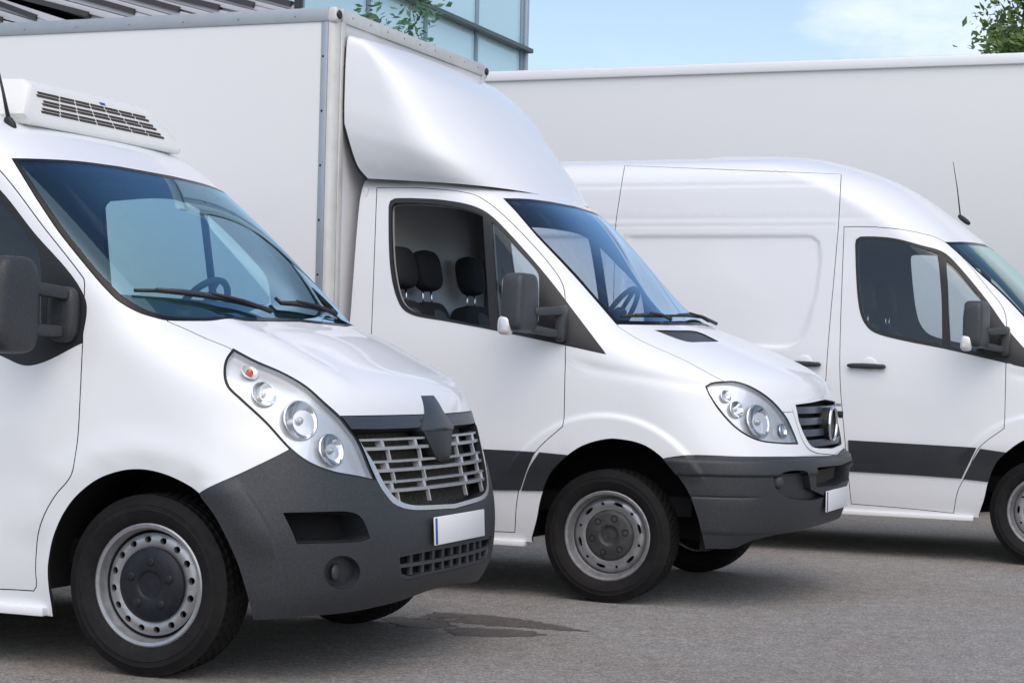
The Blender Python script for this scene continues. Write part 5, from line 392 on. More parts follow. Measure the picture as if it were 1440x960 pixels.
  'stripe_door': [(-0.3194,3.6588), (-0.3145,3.6538), (-0.3095,3.6488), (-0.3046,3.6439), (-0.2996,3.6389), (-0.2947,3.634), (-0.2898,3.6291), (-0.2849,3.6242), (-0.28,3.6193), (-0.2751,3.6143), (-0.2702,3.6094), (-0.2653,3.6045), (-0.2604,3.5995), (-0.2555,3.5945), (-0.2507,3.5895), (-0.2458,3.5845), (-0.241,3.5794), (-0.2361,3.5742), (-0.2313,3.569), (-0.2264,3.5638), (-0.2215,3.5585), (-0.2167,3.5531), (-0.2118,3.5478), (-0.207,3.5425), (-0.2021,3.5371), (-0.1973,3.5317), (-0.1925,3.5263), (-0.1877,3.5209), (-0.1829,3.5155), (-0.1781,3.5101), (-0.1733,3.5048), (-0.1685,3.4994), (-0.1637,3.4941), (-0.159,3.4888), (-0.1542,3.4835), (-0.1494,3.4782), (-0.1526,3.2216), (-0.1557,2.9932), (-0.1587,2.7914), (-0.1616,2.6078), (-0.1645,2.4356), (-0.1676,2.2543), (-0.1706,2.078), (-0.1735,1.9066), (-0.1782,1.9103), (-0.183,1.914), (-0.1877,1.9179), (-0.1925,1.9217), (-0.1973,1.9257), (-0.202,1.9296), (-0.2068,1.9335), (-0.2116,1.9373), (-0.2164,1.941), (-0.2212,1.9447), (-0.226,1.9482), (-0.2308,1.9515), (-0.2357,1.9547), (-0.2405,1.9576), (-0.2452,1.9603), (-0.2499,1.9628), (-0.2546,1.9651), (-0.2594,1.9674), (-0.2641,1.9695), (-0.2688,1.9716), (-0.2736,1.9736), (-0.2784,1.9755), (-0.2831,1.9773), (-0.2879,1.9792), (-0.2927,1.981), (-0.2975,1.9828), (-0.3022,1.9846), (-0.307,1.9865), (-0.3118,1.9884), (-0.3167,1.9903), (-0.3215,1.9924), (-0.3213,2.1568), (-0.3211,2.326), (-0.3209,2.5016), (-0.3207,2.6871), (-0.3204,2.889), (-0.3202,3.1165), (-0.3198,3.3766)],
  'stripe_slider': [(-0.6597,3.4947), (-0.6371,3.5074), (-0.6147,3.52), (-0.5925,3.5325), (-0.5704,3.5449), (-0.5484,3.5573), (-0.5266,3.5696), (-0.5049,3.5818), (-0.4833,3.594), (-0.4619,3.6061), (-0.4406,3.618), (-0.4194,3.63), (-0.3983,3.6418), (-0.3774,3.6535), (-0.3566,3.6652), (-0.3359,3.6768), (-0.3361,3.3939), (-0.3362,3.1317), (-0.3362,2.9022), (-0.3362,2.6989), (-0.3361,2.5126), (-0.3361,2.3365), (-0.336,2.1669), (-0.336,2.0022), (-0.3554,1.9957), (-0.375,1.9892), (-0.3947,1.9826), (-0.4145,1.976), (-0.4344,1.9694), (-0.4545,1.9628), (-0.4746,1.9561), (-0.4949,1.9494), (-0.5153,1.9427), (-0.5358,1.9359), (-0.5565,1.9291), (-0.5772,1.9222), (-0.5981,1.9154), (-0.6191,1.9084), (-0.6403,1.9015), (-0.6615,1.8945), (-0.6613,2.0569), (-0.661,2.2238), (-0.6608,2.396), (-0.6606,2.5757), (-0.6603,2.7677), (-0.6601,2.9798), (-0.6599,3.2215)],
  'stripe_fender': [(-0.1441,3.4139), (-0.1395,3.3864), (-0.1348,3.3592), (-0.1302,3.3322), (-0.1256,3.3056), (-0.121,3.2792), (-0.1164,3.2533), (-0.1118,3.2277), (-0.1072,3.2024), (-0.1079,2.9706), (-0.1085,2.7662), (-0.1091,2.5806), (-0.1097,2.4065), (-0.1103,2.2396), (-0.1108,2.0777), (-0.1113,1.9202), (-0.1118,1.7663), (-0.1163,1.7751), (-0.1208,1.7838), (-0.1253,1.7926), (-0.1298,1.8014), (-0.1344,1.8102), (-0.1389,1.819), (-0.1434,1.8279), (-0.148,1.8368), (-0.1525,1.8457), (-0.1571,1.8546), (-0.1617,1.8635), (-0.1662,1.8725), (-0.1708,1.8815), (-0.1684,2.0172), (-0.1659,2.1563), (-0.1634,2.2979), (-0.1608,2.4411), (-0.1576,2.6056), (-0.1544,2.7787), (-0.151,2.9667), (-0.1476,3.177)],
  'windshield_seal': [(0.4612,14.178), (0.4813,14.1636), (0.5021,14.1519), (0.5236,14.1417), (0.5457,14.1321), (0.5684,14.1221), (0.5918,14.1107), (0.6149,14.0977), (0.6389,14.0834), (0.6639,14.0688), (0.6907,14.0553), (0.72,14.0439), (0.7526,14.0357), (1.04,14.011), (1.04,10.8054), (0.985,10.65), (0.9511,10.6782), (0.9028,10.6709), (0.8619,10.6739), (0.8264,10.6835), (0.795,10.6974), (0.7668,10.7143), (0.7411,10.7332), (0.7174,10.7536), (0.6954,10.7751), (0.6747,10.7974), (0.6552,10.8203), (0.6357,10.8448), (0.617,10.8694), (0.5991,10.8941), (0.5816,10.9186), (0.5647,10.9428), (0.5481,10.9665), (0.5318,10.9898), (0.5156,11.0124), (0.4996,11.0343), (0.4837,11.0554), (0.4678,11.0756), (0.4519,11.0948), (0.46,11.248), (0.4669,11.394), (0.4727,11.5303), (0.4775,11.6551), (0.4813,11.7676), (0.4843,11.8687), (0.4865,11.9595), (0.4879,12.0366), (0.4889,12.1077), (0.4894,12.174), (0.4896,12.2364), (0.4895,12.2956), (0.489,12.3522), (0.4884,12.4067), (0.4874,12.4595), (0.4863,12.5108), (0.485,12.561), (0.4834,12.6103), (0.4816,12.6599), (0.4798,12.7091), (0.4778,12.7578), (0.4757,12.8062), (0.4736,12.8545), (0.4714,12.9027), (0.4691,12.9508), (0.4669,12.9989), (0.4646,13.0471), (0.4624,13.0953), (0.4601,13.1435), (0.4579,13.192), (0.4568,13.2557), (0.4549,13.307)],
  'windshield': [(0.4645,14.0788), (0.4842,14.0657), (0.5047,14.0549), (0.5258,14.0451), (0.5474,14.0349), (0.5693,14.0233), (0.5912,14.0098), (0.6138,13.9955), (0.6374,13.9811), (0.6627,13.9675), (0.6898,13.9555), (0.7198,13.946), (1.04,13.921), (1.04,10.9945), (1,10.8), (1,10.9), (0.9497,10.8917), (0.9038,10.889), (0.8639,10.8949), (0.8289,10.9065), (0.7976,10.9219), (0.7692,10.9398), (0.7432,10.9596), (0.7191,10.9804), (0.6965,11.0019), (0.6749,11.0243), (0.6544,11.0468), (0.6348,11.0694), (0.616,11.0919), (0.5978,11.1142), (0.5802,11.1363), (0.5631,11.158), (0.5464,11.1793), (0.5299,11.2001), (0.5137,11.2204), (0.4976,11.2402), (0.4817,11.2594), (0.4872,11.3897), (0.4917,11.5121), (0.4953,11.6255), (0.4982,11.7294), (0.5005,11.8243), (0.5023,11.9109), (0.5036,11.9904), (0.5047,12.0696), (0.5055,12.143), (0.5059,12.2118), (0.506,12.2767), (0.5058,12.3385), (0.5054,12.3978), (0.5046,12.455), (0.5036,12.5105), (0.5022,12.5645), (0.5005,12.6174), (0.4987,12.6664), (0.4966,12.7149), (0.4945,12.763), (0.4923,12.8108), (0.49,12.8584), (0.4876,12.9059), (0.4852,12.9532), (0.4827,13.0006), (0.4802,13.0479), (0.4778,13.0954), (0.4753,13.1429), (0.4729,13.1905), (0.4712,13.2524), (0.469,13.3026)],
  'hood': [(1.04,10.9945), (1,10.7), (1,10.8), (1,10.9), (0.9672,10.9334), (0.9165,10.9211), (0.873,10.9192), (0.8351,10.9245), (0.8016,10.9346), (0.7717,10.9483), (0.7445,10.9644), (0.7196,10.9825), (0.6965,11.0019), (0.6746,11.0228), (0.6539,11.0445), (0.6342,11.0666), (0.6154,11.089), (0.5974,11.1115), (0.5798,11.1339), (0.5628,11.156), (0.5461,11.1779), (0.5298,11.1992), (0.5136,11.22), (0.4976,11.2401), (0.4817,11.2594), (0.4434,10.9822), (0.4429,10.8687), (0.4411,10.7508), (0.4386,10.6303), (0.4357,10.5095), (0.4328,10.391), (0.4305,10.2775), (0.4291,10.1715), (0.4285,10.0747), (0.4282,9.9822), (0.4282,9.8935), (0.4284,9.8079), (0.4286,9.7248), (0.429,9.6435), (0.4293,9.5635), (0.4296,9.4842), (0.4297,9.4049), (0.4297,9.3253), (0.4295,9.2448), (0.429,9.1629), (0.4281,9.0793), (0.4266,8.9871), (0.4247,8.8924), (0.4225,8.7954), (0.4201,8.6967), (0.4179,8.5964), (0.416,8.4945), (0.4148,8.3911), (0.4144,8.2861), (0.4152,8.1796), (0.4173,8.0577), (0.4206,7.93), (0.4254,7.7984), (0.4319,7.6664), (0.4399,7.5391), (0.4486,7.44), (0.4587,7.3545), (0.4697,7.275), (0.4809,7.1937), (0.4919,7.1036), (0.5024,6.9983), (0.5116,6.8823), (0.5205,6.7571), (0.5293,6.6283), (0.5385,6.5004), (0.5484,6.3776), (0.5593,6.2636), (0.5704,6.1474), (0.5818,6.0305), (0.5949,5.9315), (0.611,5.8661), (0.6302,5.846), (0.6516,5.8587), (0.6748,5.8842), (0.6991,5.9025), (1.04,6.051)],
  'vent': [(0.5697,10.6068), (0.5848,10.581), (0.6003,10.5551), (0.6161,10.5287), (0.6323,10.5014), (0.6488,10.4727), (0.6655,10.4423), (0.6838,10.4149), (0.7044,10.3923), (0.7261,10.3692), (0.7471,10.34), (0.765,10.299), (0.7771,10.2401), (0.7819,10.1518), (0.7798,10.0498), (0.7735,9.9421), (0.7658,9.8345), (0.7588,9.7316), (0.7545,9.6367), (0.7294,9.6537), (0.7062,9.6711), (0.685,9.69), (0.6658,9.7117), (0.6478,9.7302), (0.6297,9.7456), (0.6133,9.7643), (0.6,9.7931), (0.5912,9.8392), (0.5857,9.9041), (0.5818,9.9767), (0.5792,10.0562), (0.5774,10.1418), (0.5763,10.2323), (0.5754,10.3262), (0.5743,10.4214), (0.5725,10.5157)],
  'headlight': [(0.3382,7.4897), (0.3709,7.7225), (0.3895,7.7737), (0.4066,7.7956), (0.4231,7.8056), (0.4391,7.8183), (0.4546,7.8197), (0.4675,7.7828), (0.4775,7.7139), (0.4871,7.6294), (0.4963,7.5295), (0.5052,7.4152), (0.5139,7.2889), (0.5222,7.1621), (0.5308,7.032), (0.5395,6.8997), (0.5483,6.7656), (0.5572,6.63), (0.566,6.4928), (0.5749,6.3533), (0.5836,6.2136), (0.5923,6.0753), (0.601,5.9396), (0.6095,5.8071), (0.618,5.6776), (0.6263,5.534), (0.6331,5.3863), (0.6391,5.2352), (0.645,5.0815), (0.6502,4.9377), (0.6548,4.7886), (0.659,4.635), (0.6633,4.4777), (0.6379,4.4868), (0.614,4.4935), (0.5915,4.5016), (0.5703,4.515), (0.5521,4.5296), (0.5345,4.5438), (0.5174,4.5596), (0.501,4.5788), (0.4851,4.6033), (0.4699,4.635), (0.4543,4.6801), (0.4397,4.7377), (0.4259,4.806), (0.4129,4.8832), (0.399,4.9804), (0.386,5.0864), (0.374,5.2009), (0.3632,5.3239), (0.3552,5.4298), (0.3479,5.5409), (0.3413,5.6578), (0.3353,5.7812), (0.3302,5.912), (0.3258,6.051), (0.322,6.2367), (0.3202,6.4412), (0.3204,6.664), (0.3225,6.9064), (0.3284,7.1828)],
  'lens': [(0.3406,7.4356), (0.3673,7.6182), (0.3848,7.6675), (0.4011,7.6933), (0.4169,7.7067), (0.4329,7.7211), (0.4484,7.7235), (0.4615,7.6851), (0.4713,7.6148), (0.4806,7.5284), (0.4896,7.4274), (0.4983,7.3139), (0.5068,7.1911), (0.5168,7.0418), (0.5271,6.8891), (0.5375,6.7338), (0.548,6.5762), (0.5585,6.4168), (0.5689,6.2561), (0.579,6.0957), (0.5891,5.9381), (0.5991,5.7844), (0.6089,5.6346), (0.6166,5.5024), (0.623,5.3659), (0.6286,5.2258), (0.6342,5.0837), (0.6405,4.9114), (0.6459,4.7319), (0.6513,4.5469), (0.6292,4.5502), (0.6083,4.5511), (0.5884,4.5542), (0.5696,4.5638), (0.5485,4.5801), (0.5283,4.5975), (0.5089,4.6187), (0.4903,4.6462), (0.4725,4.6825), (0.4535,4.7413), (0.4359,4.8201), (0.4197,4.9147), (0.4058,5.0125), (0.3928,5.1183), (0.3808,5.2323), (0.3699,5.3551), (0.362,5.4614), (0.3547,5.5734), (0.3482,5.6914), (0.3423,5.8161), (0.3372,5.9479), (0.3327,6.0872), (0.3287,6.2618), (0.3264,6.4521), (0.3257,6.6585), (0.3269,6.883), (0.332,7.1441)],
  'grille_frame': [(0.656,6.3), (0.6786,6.3131), (0.7027,6.3257), (0.7286,6.3378), (0.7567,6.3494), (0.7875,6.3605), (1.04,6.5373), (1.04,3.7189), (0.805,3.956), (0.7659,4.0546), (0.7352,4.1764), (0.7179,4.3296), (0.7052,4.4957), (0.6957,4.6651), (0.6886,4.8373), (0.6835,5.0088), (0.6791,5.177), (0.6744,5.3405)],
  'grille': [(0.6859,6.1784), (0.7138,6.1945), (0.7442,6.21), (0.7778,6.2249), (0.8155,6.2391), (1.04,6.3752), (1.04,4.079), (0.8164,4.1937), (0.7804,4.2457), (0.7528,4.328), (0.7344,4.4936), (0.7217,4.6727), (0.7115,4.8517), (0.7039,5.0046), (0.6979,5.1564), (0.6925,5.3061), (0.6869,5.4537)],
  'bumper': [(-0.0048,3.4962), (0.0006,3.5972), (0.0237,3.6791), (0.0422,3.7208), (0.0605,3.7602), (0.0787,3.7964), (0.0967,3.8284), (0.1145,3.8553), (0.1319,3.8762), (0.1491,3.8903), (0.1658,3.8991), (0.1823,3.9051), (0.1986,3.9085), (0.2146,3.9097), (0.2304,3.9092), (0.246,3.9072), (0.2615,3.9041), (0.2768,3.9002), (0.292,3.896), (0.3072,3.8917), (0.3222,3.8876), (0.3372,3.8842), (0.3523,3.8818), (0.3673,3.8807), (0.383,3.8805), (0.3988,3.8805), (0.4146,3.8805), (0.4306,3.8805), (0.4468,3.8804), (0.4632,3.88), (0.4799,3.8793), (0.4969,3.8782), (0.5143,3.8765), (0.5322,3.8741), (0.5506,3.8708), (0.5697,3.8666), (0.5895,3.8613), (0.6103,3.8546), (0.6322,3.8465), (1.04,3.6738), (1.04,-0.2), (-0.189,-0.2), (-0.0118,-0.2)],
  'bumper_cut': [(0.1202,0.1414), (0.1434,0.1608), (0.1659,0.1792), (0.1878,0.1931), (0.2104,0.1997), (0.2326,0.1994), (0.2545,0.1957), (0.2762,0.1924), (0.2974,0.1933), (0.3182,0.2021), (0.3383,0.2229), (0.3556,0.2667), (0.3708,0.3352), (0.3849,0.4138), (0.3989,0.4879), (0.414,0.543), (0.4306,0.5832), (0.4473,0.6195), (0.4642,0.6524), (0.4815,0.6821), (0.4991,0.7089), (0.5171,0.7333), (0.5357,0.7556), (0.5548,0.7759), (0.5747,0.7945), (0.5954,0.8118), (0.617,0.828), (0.6397,0.8432), (1.04,0.8554), (1.04,-0.2), (0.1212,-0.2)],
  'intake': [(0.7232,3.1636), (1.04,3.0975), (1.04,2.2421), (0.7473,2.3442)],
  'fog_recess': [(0.4862,2.8251), (0.5056,2.9444), (0.5272,3.0382), (0.5462,3.0697), (0.566,3.0903), (0.5868,3.0981), (0.6086,3.0914), (0.6313,3.0686), (0.6541,2.9755), (0.6773,2.847), (0.6822,2.6919), (0.688,2.5446), (0.6946,2.4026), (0.7017,2.2642), (0.7328,2.1858), (0.7678,2.1046), (0.8076,2.0201), (0.8536,1.9318), (0.8022,1.8899), (0.7558,1.8692), (0.7214,1.8829), (0.6902,1.9021), (0.6616,1.9259), (0.6353,1.9537), (0.6109,1.9849), (0.5888,2.0187), (0.5679,2.0592), (0.5485,2.1091), (0.5306,2.1711), (0.5113,2.2858), (0.4974,2.4357), (0.49,2.6201)],
  'arch': [(-0.1608,-0.2), (-0.1592,0.2235), (-0.1564,0.4124), (-0.1537,0.5953), (-0.1511,0.768), (-0.1489,0.9281), (-0.147,1.076), (-0.1454,1.207), (-0.1441,1.3315), (-0.143,1.4513), (-0.1418,1.5682), (-0.1405,1.6835), (-0.1391,1.7982), (-0.1375,1.9165), (-0.1359,2.0375), (-0.1342,2.1605), (-0.1324,2.2846), (-0.1304,2.4092), (-0.1282,2.5338), (-0.1256,2.6584), (-0.1228,2.7839), (-0.1197,2.9101), (-0.1164,3.0391), (-0.1129,3.1727), (-0.1093,3.312), (-0.1057,3.4564), (-0.102,3.6035), (-0.0978,3.7644), (-0.0933,3.9086), (-0.0887,4.0343), (-0.0839,4.1415), (-0.0797,4.2218), (-0.0754,4.2914), (-0.0711,4.3519), (-0.0667,4.4045), (-0.0624,4.4505), (-0.0578,4.4928), (-0.0532,4.5258), (-0.0487,4.5449), (-0.0444,4.545), (-0.0401,4.5331), (-0.0359,4.518), (-0.0317,4.4979), (-0.0276,4.471), (-0.0236,4.4354), (-0.0198,4.3891), (-0.0162,4.33), (-0.013,4.2613), (-0.0099,4.1804), (-0.007,4.0875), (-0.0042,3.9822), (-0.0016,3.8645), (0.004,3.7346), (0.015,3.5947), (0.026,3.4428), (0.0367,3.2911), (0.047,3.1446), (0.0571,3.0057), (0.0668,2.8742), (0.0763,2.7491), (0.0854,2.6287), (0.0942,2.5117), (0.1026,2.397), (0.1107,2.2775), (0.118,2.157), (0.1244,2.036), (0.1303,1.9152), (0.1358,1.795), (0.1409,1.6755), (0.1459,1.5562), (0.1501,1.4472), (0.1538,1.3349), (0.1571,1.2176), (0.16,1.0936), (0.1627,0.9606), (0.165,0.8172), (0.1673,0.6627), (0.1697,0.4988), (0.1723,0.3287), (0.1723,-0.2)],
 },
}

# ------------------------------------------------------------------ cutting a body surface into panels
LS, LC, LV = 4.0, 1.6, .15
class Cut:
    def __init__(self, S, regs, nside=26, ncorner=40, per=5, lines=()):
        """regs: ordered (name, uv polygon); a later one lies on top"""
        self.S = S
        fx = lambda u: np.where(u > 0, u * LC, u * LS)
        polys = {k: np.stack([fx(np.array(p)[:, 0]), np.array(p)[:, 1] * LV], 1) for k, p in regs}
        pts, edges = [], []
        x0, x1, y0, y1 = -LS, LC, 0., S.N * LV
        def addloop(P):
            b = len(pts); pts.extend(map(tuple, P)); edges.extend((b + i, b + (i + 1) % len(P)) for i in range(len(P)))
        yy = np.linspace(y0, y1, S.N * per + 1)
        addloop([(x0, y) for y in yy[:-1]] + [(x, y1) for x in np.linspace(x0, x1, 40)[:-1]] + [(x1, y) for y in yy[:0:-1]] + [(x, y0) for x in np.linspace(x1, x0, 40)[:-1]])
        for P in polys.values(): addloop(P)
        lp = [np.stack([fx(np.array(p)[:, 0]), np.array(p)[:, 1] * LV], 1) for p in lines]
        for P in lp:
            b = len(pts); pts.extend(map(tuple, P)); edges.extend((b + i, b + i + 1) for i in range(len(P) - 1))
        E = []
        for P in list(polys.values()) + lp:
            for a, b in zip(P, np.roll(P, -1, 0)):
                if P is not None and np.linalg.norm(b - a) > 1.5: continue
                for t in np.linspace(0, 1, max(2, int(np.linalg.norm(b - a) / .02)), endpoint=False): E.append(a + (b - a) * t)
        E = np.array(E) if E else np.zeros((1, 2)) + 99
        gx = np.concatenate([np.linspace(-LS, 0, nside + 1), np.linspace(0, LC, ncorner + 1)[1:]])
        G = np.array([(x, y) for x in gx[1:-1] for y in yy[1:-1]])
        keep = np.ones(len(G), bool)
        for i in range(0, len(G), 500):
            d = ((G[i:i + 500, None] - E[None]) ** 2).sum(-1).min(1); keep[i:i + 500] = d > .012 ** 2
        pts.extend(map(tuple, G[keep]))
        r = geometry.delaunay_2d_cdt([Vector(p) for p in pts], edges, [], 0, 1e-5)
        vs = np.array([tuple(v) for v in r[0]]); fs = np.array([f for f in r[2] if len(f) == 3])
        c = vs[fs].mean(1); ok = (c[:, 0] > x0) & (c[:, 0] < x1) & (c[:, 1] > y0) & (c[:, 1] < y1)
        a_ = vs[fs]; ar = np.abs(np.cross(a_[:, 1] - a_[:, 0], a_[:, 2] - a_[:, 0])); ok &= ar > 1e-13
        fs = fs[ok]; c = c[ok]
        lab = np.zeros(len(fs), int); self.names = ['body'] + [k for k, _ in regs]
        for i, (k, _) in enumerate(regs): lab[inside(polys[k], c[:, 0], c[:, 1])] = i + 1
        u = np.where(vs[:, 0] > 0, vs[:, 0] / LC, vs[:, 0] / LS); v = vs[:, 1] / LV
        self.u, self.v = np.clip(u, -1, 1), np.clip(v, 0, S.N)
        self.P, self.Nn = S.pn(self.u, self.v)
        cen = self.u > 1 - 1e-5; self.P[cen, 1] = 0; self.Nn[cen, 1] = 0
        self.Nn /= np.linalg.norm(self.Nn, axis=1, keepdims=True) + 1e-12
        a, b, d = [self.P[fs[:, i]] for i in range(3)]
        fn = np.cross(b - a, d - a); flip = (fn * self.Nn[fs].mean(1)).sum(1) < 0
        fs[flip] = fs[flip][:, ::-1]
        self.f, self.lab, self.cen = fs, lab, cen
        self.used = set()
    def mesh(self, names, gap=.0022, depth=.016, lift=0., pocket=0., both=True, side=1, skirt=True):
        if isinstance(names, str): names = [names]
        ids = [self.names.index(n) for n in names]
        f = self.f[np.isin(self.lab, ids)]
        vi, inv = np.unique(f, return_inverse=True); f = inv.reshape(f.shape)
        P = self.P[vi].copy(); N = self.Nn[vi].copy(); cen = self.cen[vi]
        P0 = P.copy()
        e = np.concatenate([f[:, [0, 1]], f[:, [1, 2]], f[:, [2, 0]]]); opp = np.concatenate([f[:, 2], f[:, 0], f[:, 1]])
        key = np.sort(e, 1); k = key[:, 0].astype(np.int64) * len(P) + key[:, 1]
        uq, idx, cnt = np.unique(k, return_index=True, return_counts=True)
        b = idx[cnt == 1]; eb, ob = e[b], opp[b]
        real = ~(cen[eb[:, 0]] & cen[eb[:, 1]]); eb, ob = eb[real], ob[real]
        acc = np.zeros_like(P); cn = np.zeros(len(P))
        for (i, j), o in zip(eb, ob):
            t = P0[j] - P0[i]; L_ = np.linalg.norm(t)
            if L_ < 1e-7: continue
            t /= L_; w = np.cross(N[i] + N[j], t); w /= np.linalg.norm(w) + 1e-9
            acc[i] += w; acc[j] += w; cn[i] += 1; cn[j] += 1
        ln = np.linalg.norm(acc, axis=1); on = ln > .3
        dirv = np.zeros_like(P); dirv[on] = acc[on] / ln[on][:, None]
        sc = np.ones(len(P)); sc[on] = np.clip(1 / np.maximum(ln[on] / 2, .5), 1, 1.6)
        dirv[cen, 1] = 0
        P += dirv * (gap * sc)[:, None] + N * (lift - pocket)
        V = [P]; NN = [N]; Fc = [f]; MI = [np.zeros(len(f), int)]
        if skirt:
            bi = np.unique(eb); mp_ = {int(q): n for n, q in enumerate(bi)}; nb = len(bi); base = len(P)
            if pocket:
                top = P0[bi] + dirv[bi] * gap * .5 + N[bi] * (lift - .001); low = P[bi]; nn = dirv[bi]
            else:
                top = P[bi]; low = P[bi] - N[bi] * depth; nn = -dirv[bi]
            V += [top, low]; NN += [nn, nn]
            q = []
            for i, j in eb:
                a, c = mp_[int(i)], mp_[int(j)]
                q.append((base + a, base + nb + a, base + nb + c, base + c) if not pocket else (base + c, base + nb + c, base + nb + a, base + a))
            Q = np.array(q); Fc.append(Q); MI.append(np.ones(len(Q), int))
        V = np.concatenate(V); NN = np.concatenate(NN); faces = [tuple(x) for a in Fc for x in a]; mi = np.concatenate(MI)
        if both or side == 1:
            V2 = V * [1, -1, 1]; N2 = NN * [1, -1, 1]; f2 = [tuple(x[::-1]) for x in faces]
            if both:
                n = len(V); V = np.concatenate([V, V2]); NN = np.concatenate([NN, N2]); faces += [tuple(i + n for i in x) for x in f2]; mi = np.concatenate([mi, mi])
            else: V, NN, faces = V2, N2, f2
        ln = np.linalg.norm(NN, axis=1); NN[ln < .1] = (0, 0, 1)
        return V, faces, NN, mi
    def obj(self, name, names, mats, parent, **k):
        V, f, N, mi = self.mesh(names, **k)
        if not len(f): print('EMPTY', name, names); return None
        if not isinstance(mats, (list, tuple)): mats = [mats, DARK]
        if len(mats) == 1: mats = [mats[0], mats[0]]
        return mk(name, V, f, mats, parent, N=N, mi=mi)
    def lining(self, holes, off, parent, zcut=1.2, m_=None):
        ids = [self.names.index(n) for n in holes]
        f = self.f[~np.isin(self.lab, ids)]; pm = self.P[f].mean(1); f = f[~((pm[:, 0] > -.5) & (pm[:, 2] < .95))]; vi, inv = np.unique(f, return_inverse=True); f = inv.reshape(f.shape)
        V = self.P[vi] - self.Nn[vi] * off; z = V[f].mean(1)[:, 2]; mi = (z < zcut).astype(int)
        n = len(V); V2 = V * [1, -1, 1]
        return mk('cab_lining', np.concatenate([V, V2]), [tuple(x) for x in f] + [tuple(i + n for i in x[::-1]) for x in f], [m_ or LINING, DARK], parent, mi=np.concatenate([mi, mi]))
def front_pt(S, y, z, off=0.):
    uv = S.inv(np.array([[0, -abs(y), z]]), axes=(1, 2))[0]; return at_uv(S, uv, y, off)
def at_uv(S, uv, y=-1, off=0.):
    P, N = S.pn(np.array(uv[0]), np.array(uv[1])); p = P + N * off
    if y > 0: p = p * [1, -1, 1]
    return Vector(p)
# ------------------------------------------------------------------ wheels
def tyre_mesh(r, w, seg=168, blocks=True):
    prof = []  # (radius, offset y inwards positive), from the outer bead over the tread to the inner bead
    hw = w / 2
    out = [(r * .655, -hw * .62), (r * .68, -hw * .80), (r * .74, -hw * .93), (r * .80, -hw * .985), (r * .812, -hw * 1.0), (r * .822, -hw * 1.012), (r * .832, -hw * .99), (r * .875, -hw * .985), (r * .882, -hw * 1.0), (r * .890, -hw * .975), (r * .945, -hw * .90), (r * .965, -hw * .84)]
    tread = []; nr = 5; x0, x1 = -hw * .82, hw * .82; g = .009
    for k in range(nr):
        a = x0 + (x1 - x0) * k / nr; b = x0 + (x1 - x0) * (k + 1) / nr
        cr = lambda x: r * (1 - .018 * (x / hw) ** 2)
        tread += [(cr(a) - .009 if k else cr(a), a, -1), (cr(a), a + .002, k), (cr(b), b - g, k), (cr(b) - .009 if k < nr - 1 else cr(b), b - g + .002, -1)]
    inn = [(a, -b) for a, b in out[::-1]]
    V, Fc = [], []; allp = [(a, b, None) for a, b in out] + tread + [(a, b, None) for a, b in inn]; n = len(allp)
    for i in range(seg):
        a = 2 * math.pi * i / seg
        for (rr, y, k) in allp:
            q = rr
            if k is not None and k >= 0 and blocks:
                per = 3; ph = (i + k * 2) % per
                if ph == 0: q = rr - (.007 if k in (0, 4) else .004)
            V.append((q * math.cos(a), y, q * math.sin(a)))
    for i in range(seg):
        for k in range(n - 1): Fc.append((i * n + k, i * n + k + 1, ((i + 1) % seg) * n + k + 1, ((i + 1) % seg) * n + k))
    return V, Fc
def holed_disc(r0, r1, zf, holes, nrad=6, depth=.02):
    """annulus r0..r1 with holes, zf(r) -> outward offset"""
    pts, edges = [], []
    def loop(P):
        b = len(pts); pts.extend(P); edges.extend((b + i, b + (i + 1) % len(P)) for i in range(len(P)))
    C = lambda r_, n: [(r_ * math.cos(2 * math.pi * i / n), r_ * math.sin(2 * math.pi * i / n)) for i in range(n)]
    loop(C(r0, 64)); loop(C(r1, 96))
    for h in holes: loop(h)
    for k in range(1, nrad):
        rr = r0 + (r1 - r0) * k / nrad
        for p in C(rr, 72):
            if all(min((p[0] - q[0]) ** 2 + (p[1] - q[1]) ** 2 for q in h) > .004 ** 2 and not inside(h, np.array([p[0]]), np.array([p[1]]))[0] for h in holes): pts.append(p)
    res = geometry.delaunay_2d_cdt([Vector(p) for p in pts], edges, [], 0, 1e-6)
    vs = np.array([tuple(v) for v in res[0]]); fs = np.array([f for f in res[2] if len(f) == 3]); c = vs[fs].mean(1); rc = np.hypot(c[:, 0], c[:, 1])
    ok = (rc > r0 * .995) & (rc < r1 * .9985)
    for h in holes: ok &= ~inside(h, c[:, 0], c[:, 1])
    fs = fs[ok]; rv = np.hypot(vs[:, 0], vs[:, 1])
    V = [(x, -zf(q), z) for (x, z), q in zip(vs, rv)]; Fc = [tuple(f) for f in fs]
    for h in holes:
        b = len(V); n = len(h)
        V += [(p[0], -zf(math.hypot(*p)), p[1]) for p in h] + [(p[0], -zf(math.hypot(*p)) + depth, p[1]) for p in h]
        Fc += [(b + i, b + (i + 1) % n, b + n + (i + 1) % n, b + n + i) for i in range(n)]
    return V, Fc
def oval(rc, ang, a, b, n=14):
    P = []
    for i in range(n):
        t = 2 * math.pi * i / n; da = a * math.cos(t) / rc; rr = rc + b * math.sin(t)
        P.append((rr * math.cos(ang + da), rr * math.sin(ang + da)))
    return P
WM = {}
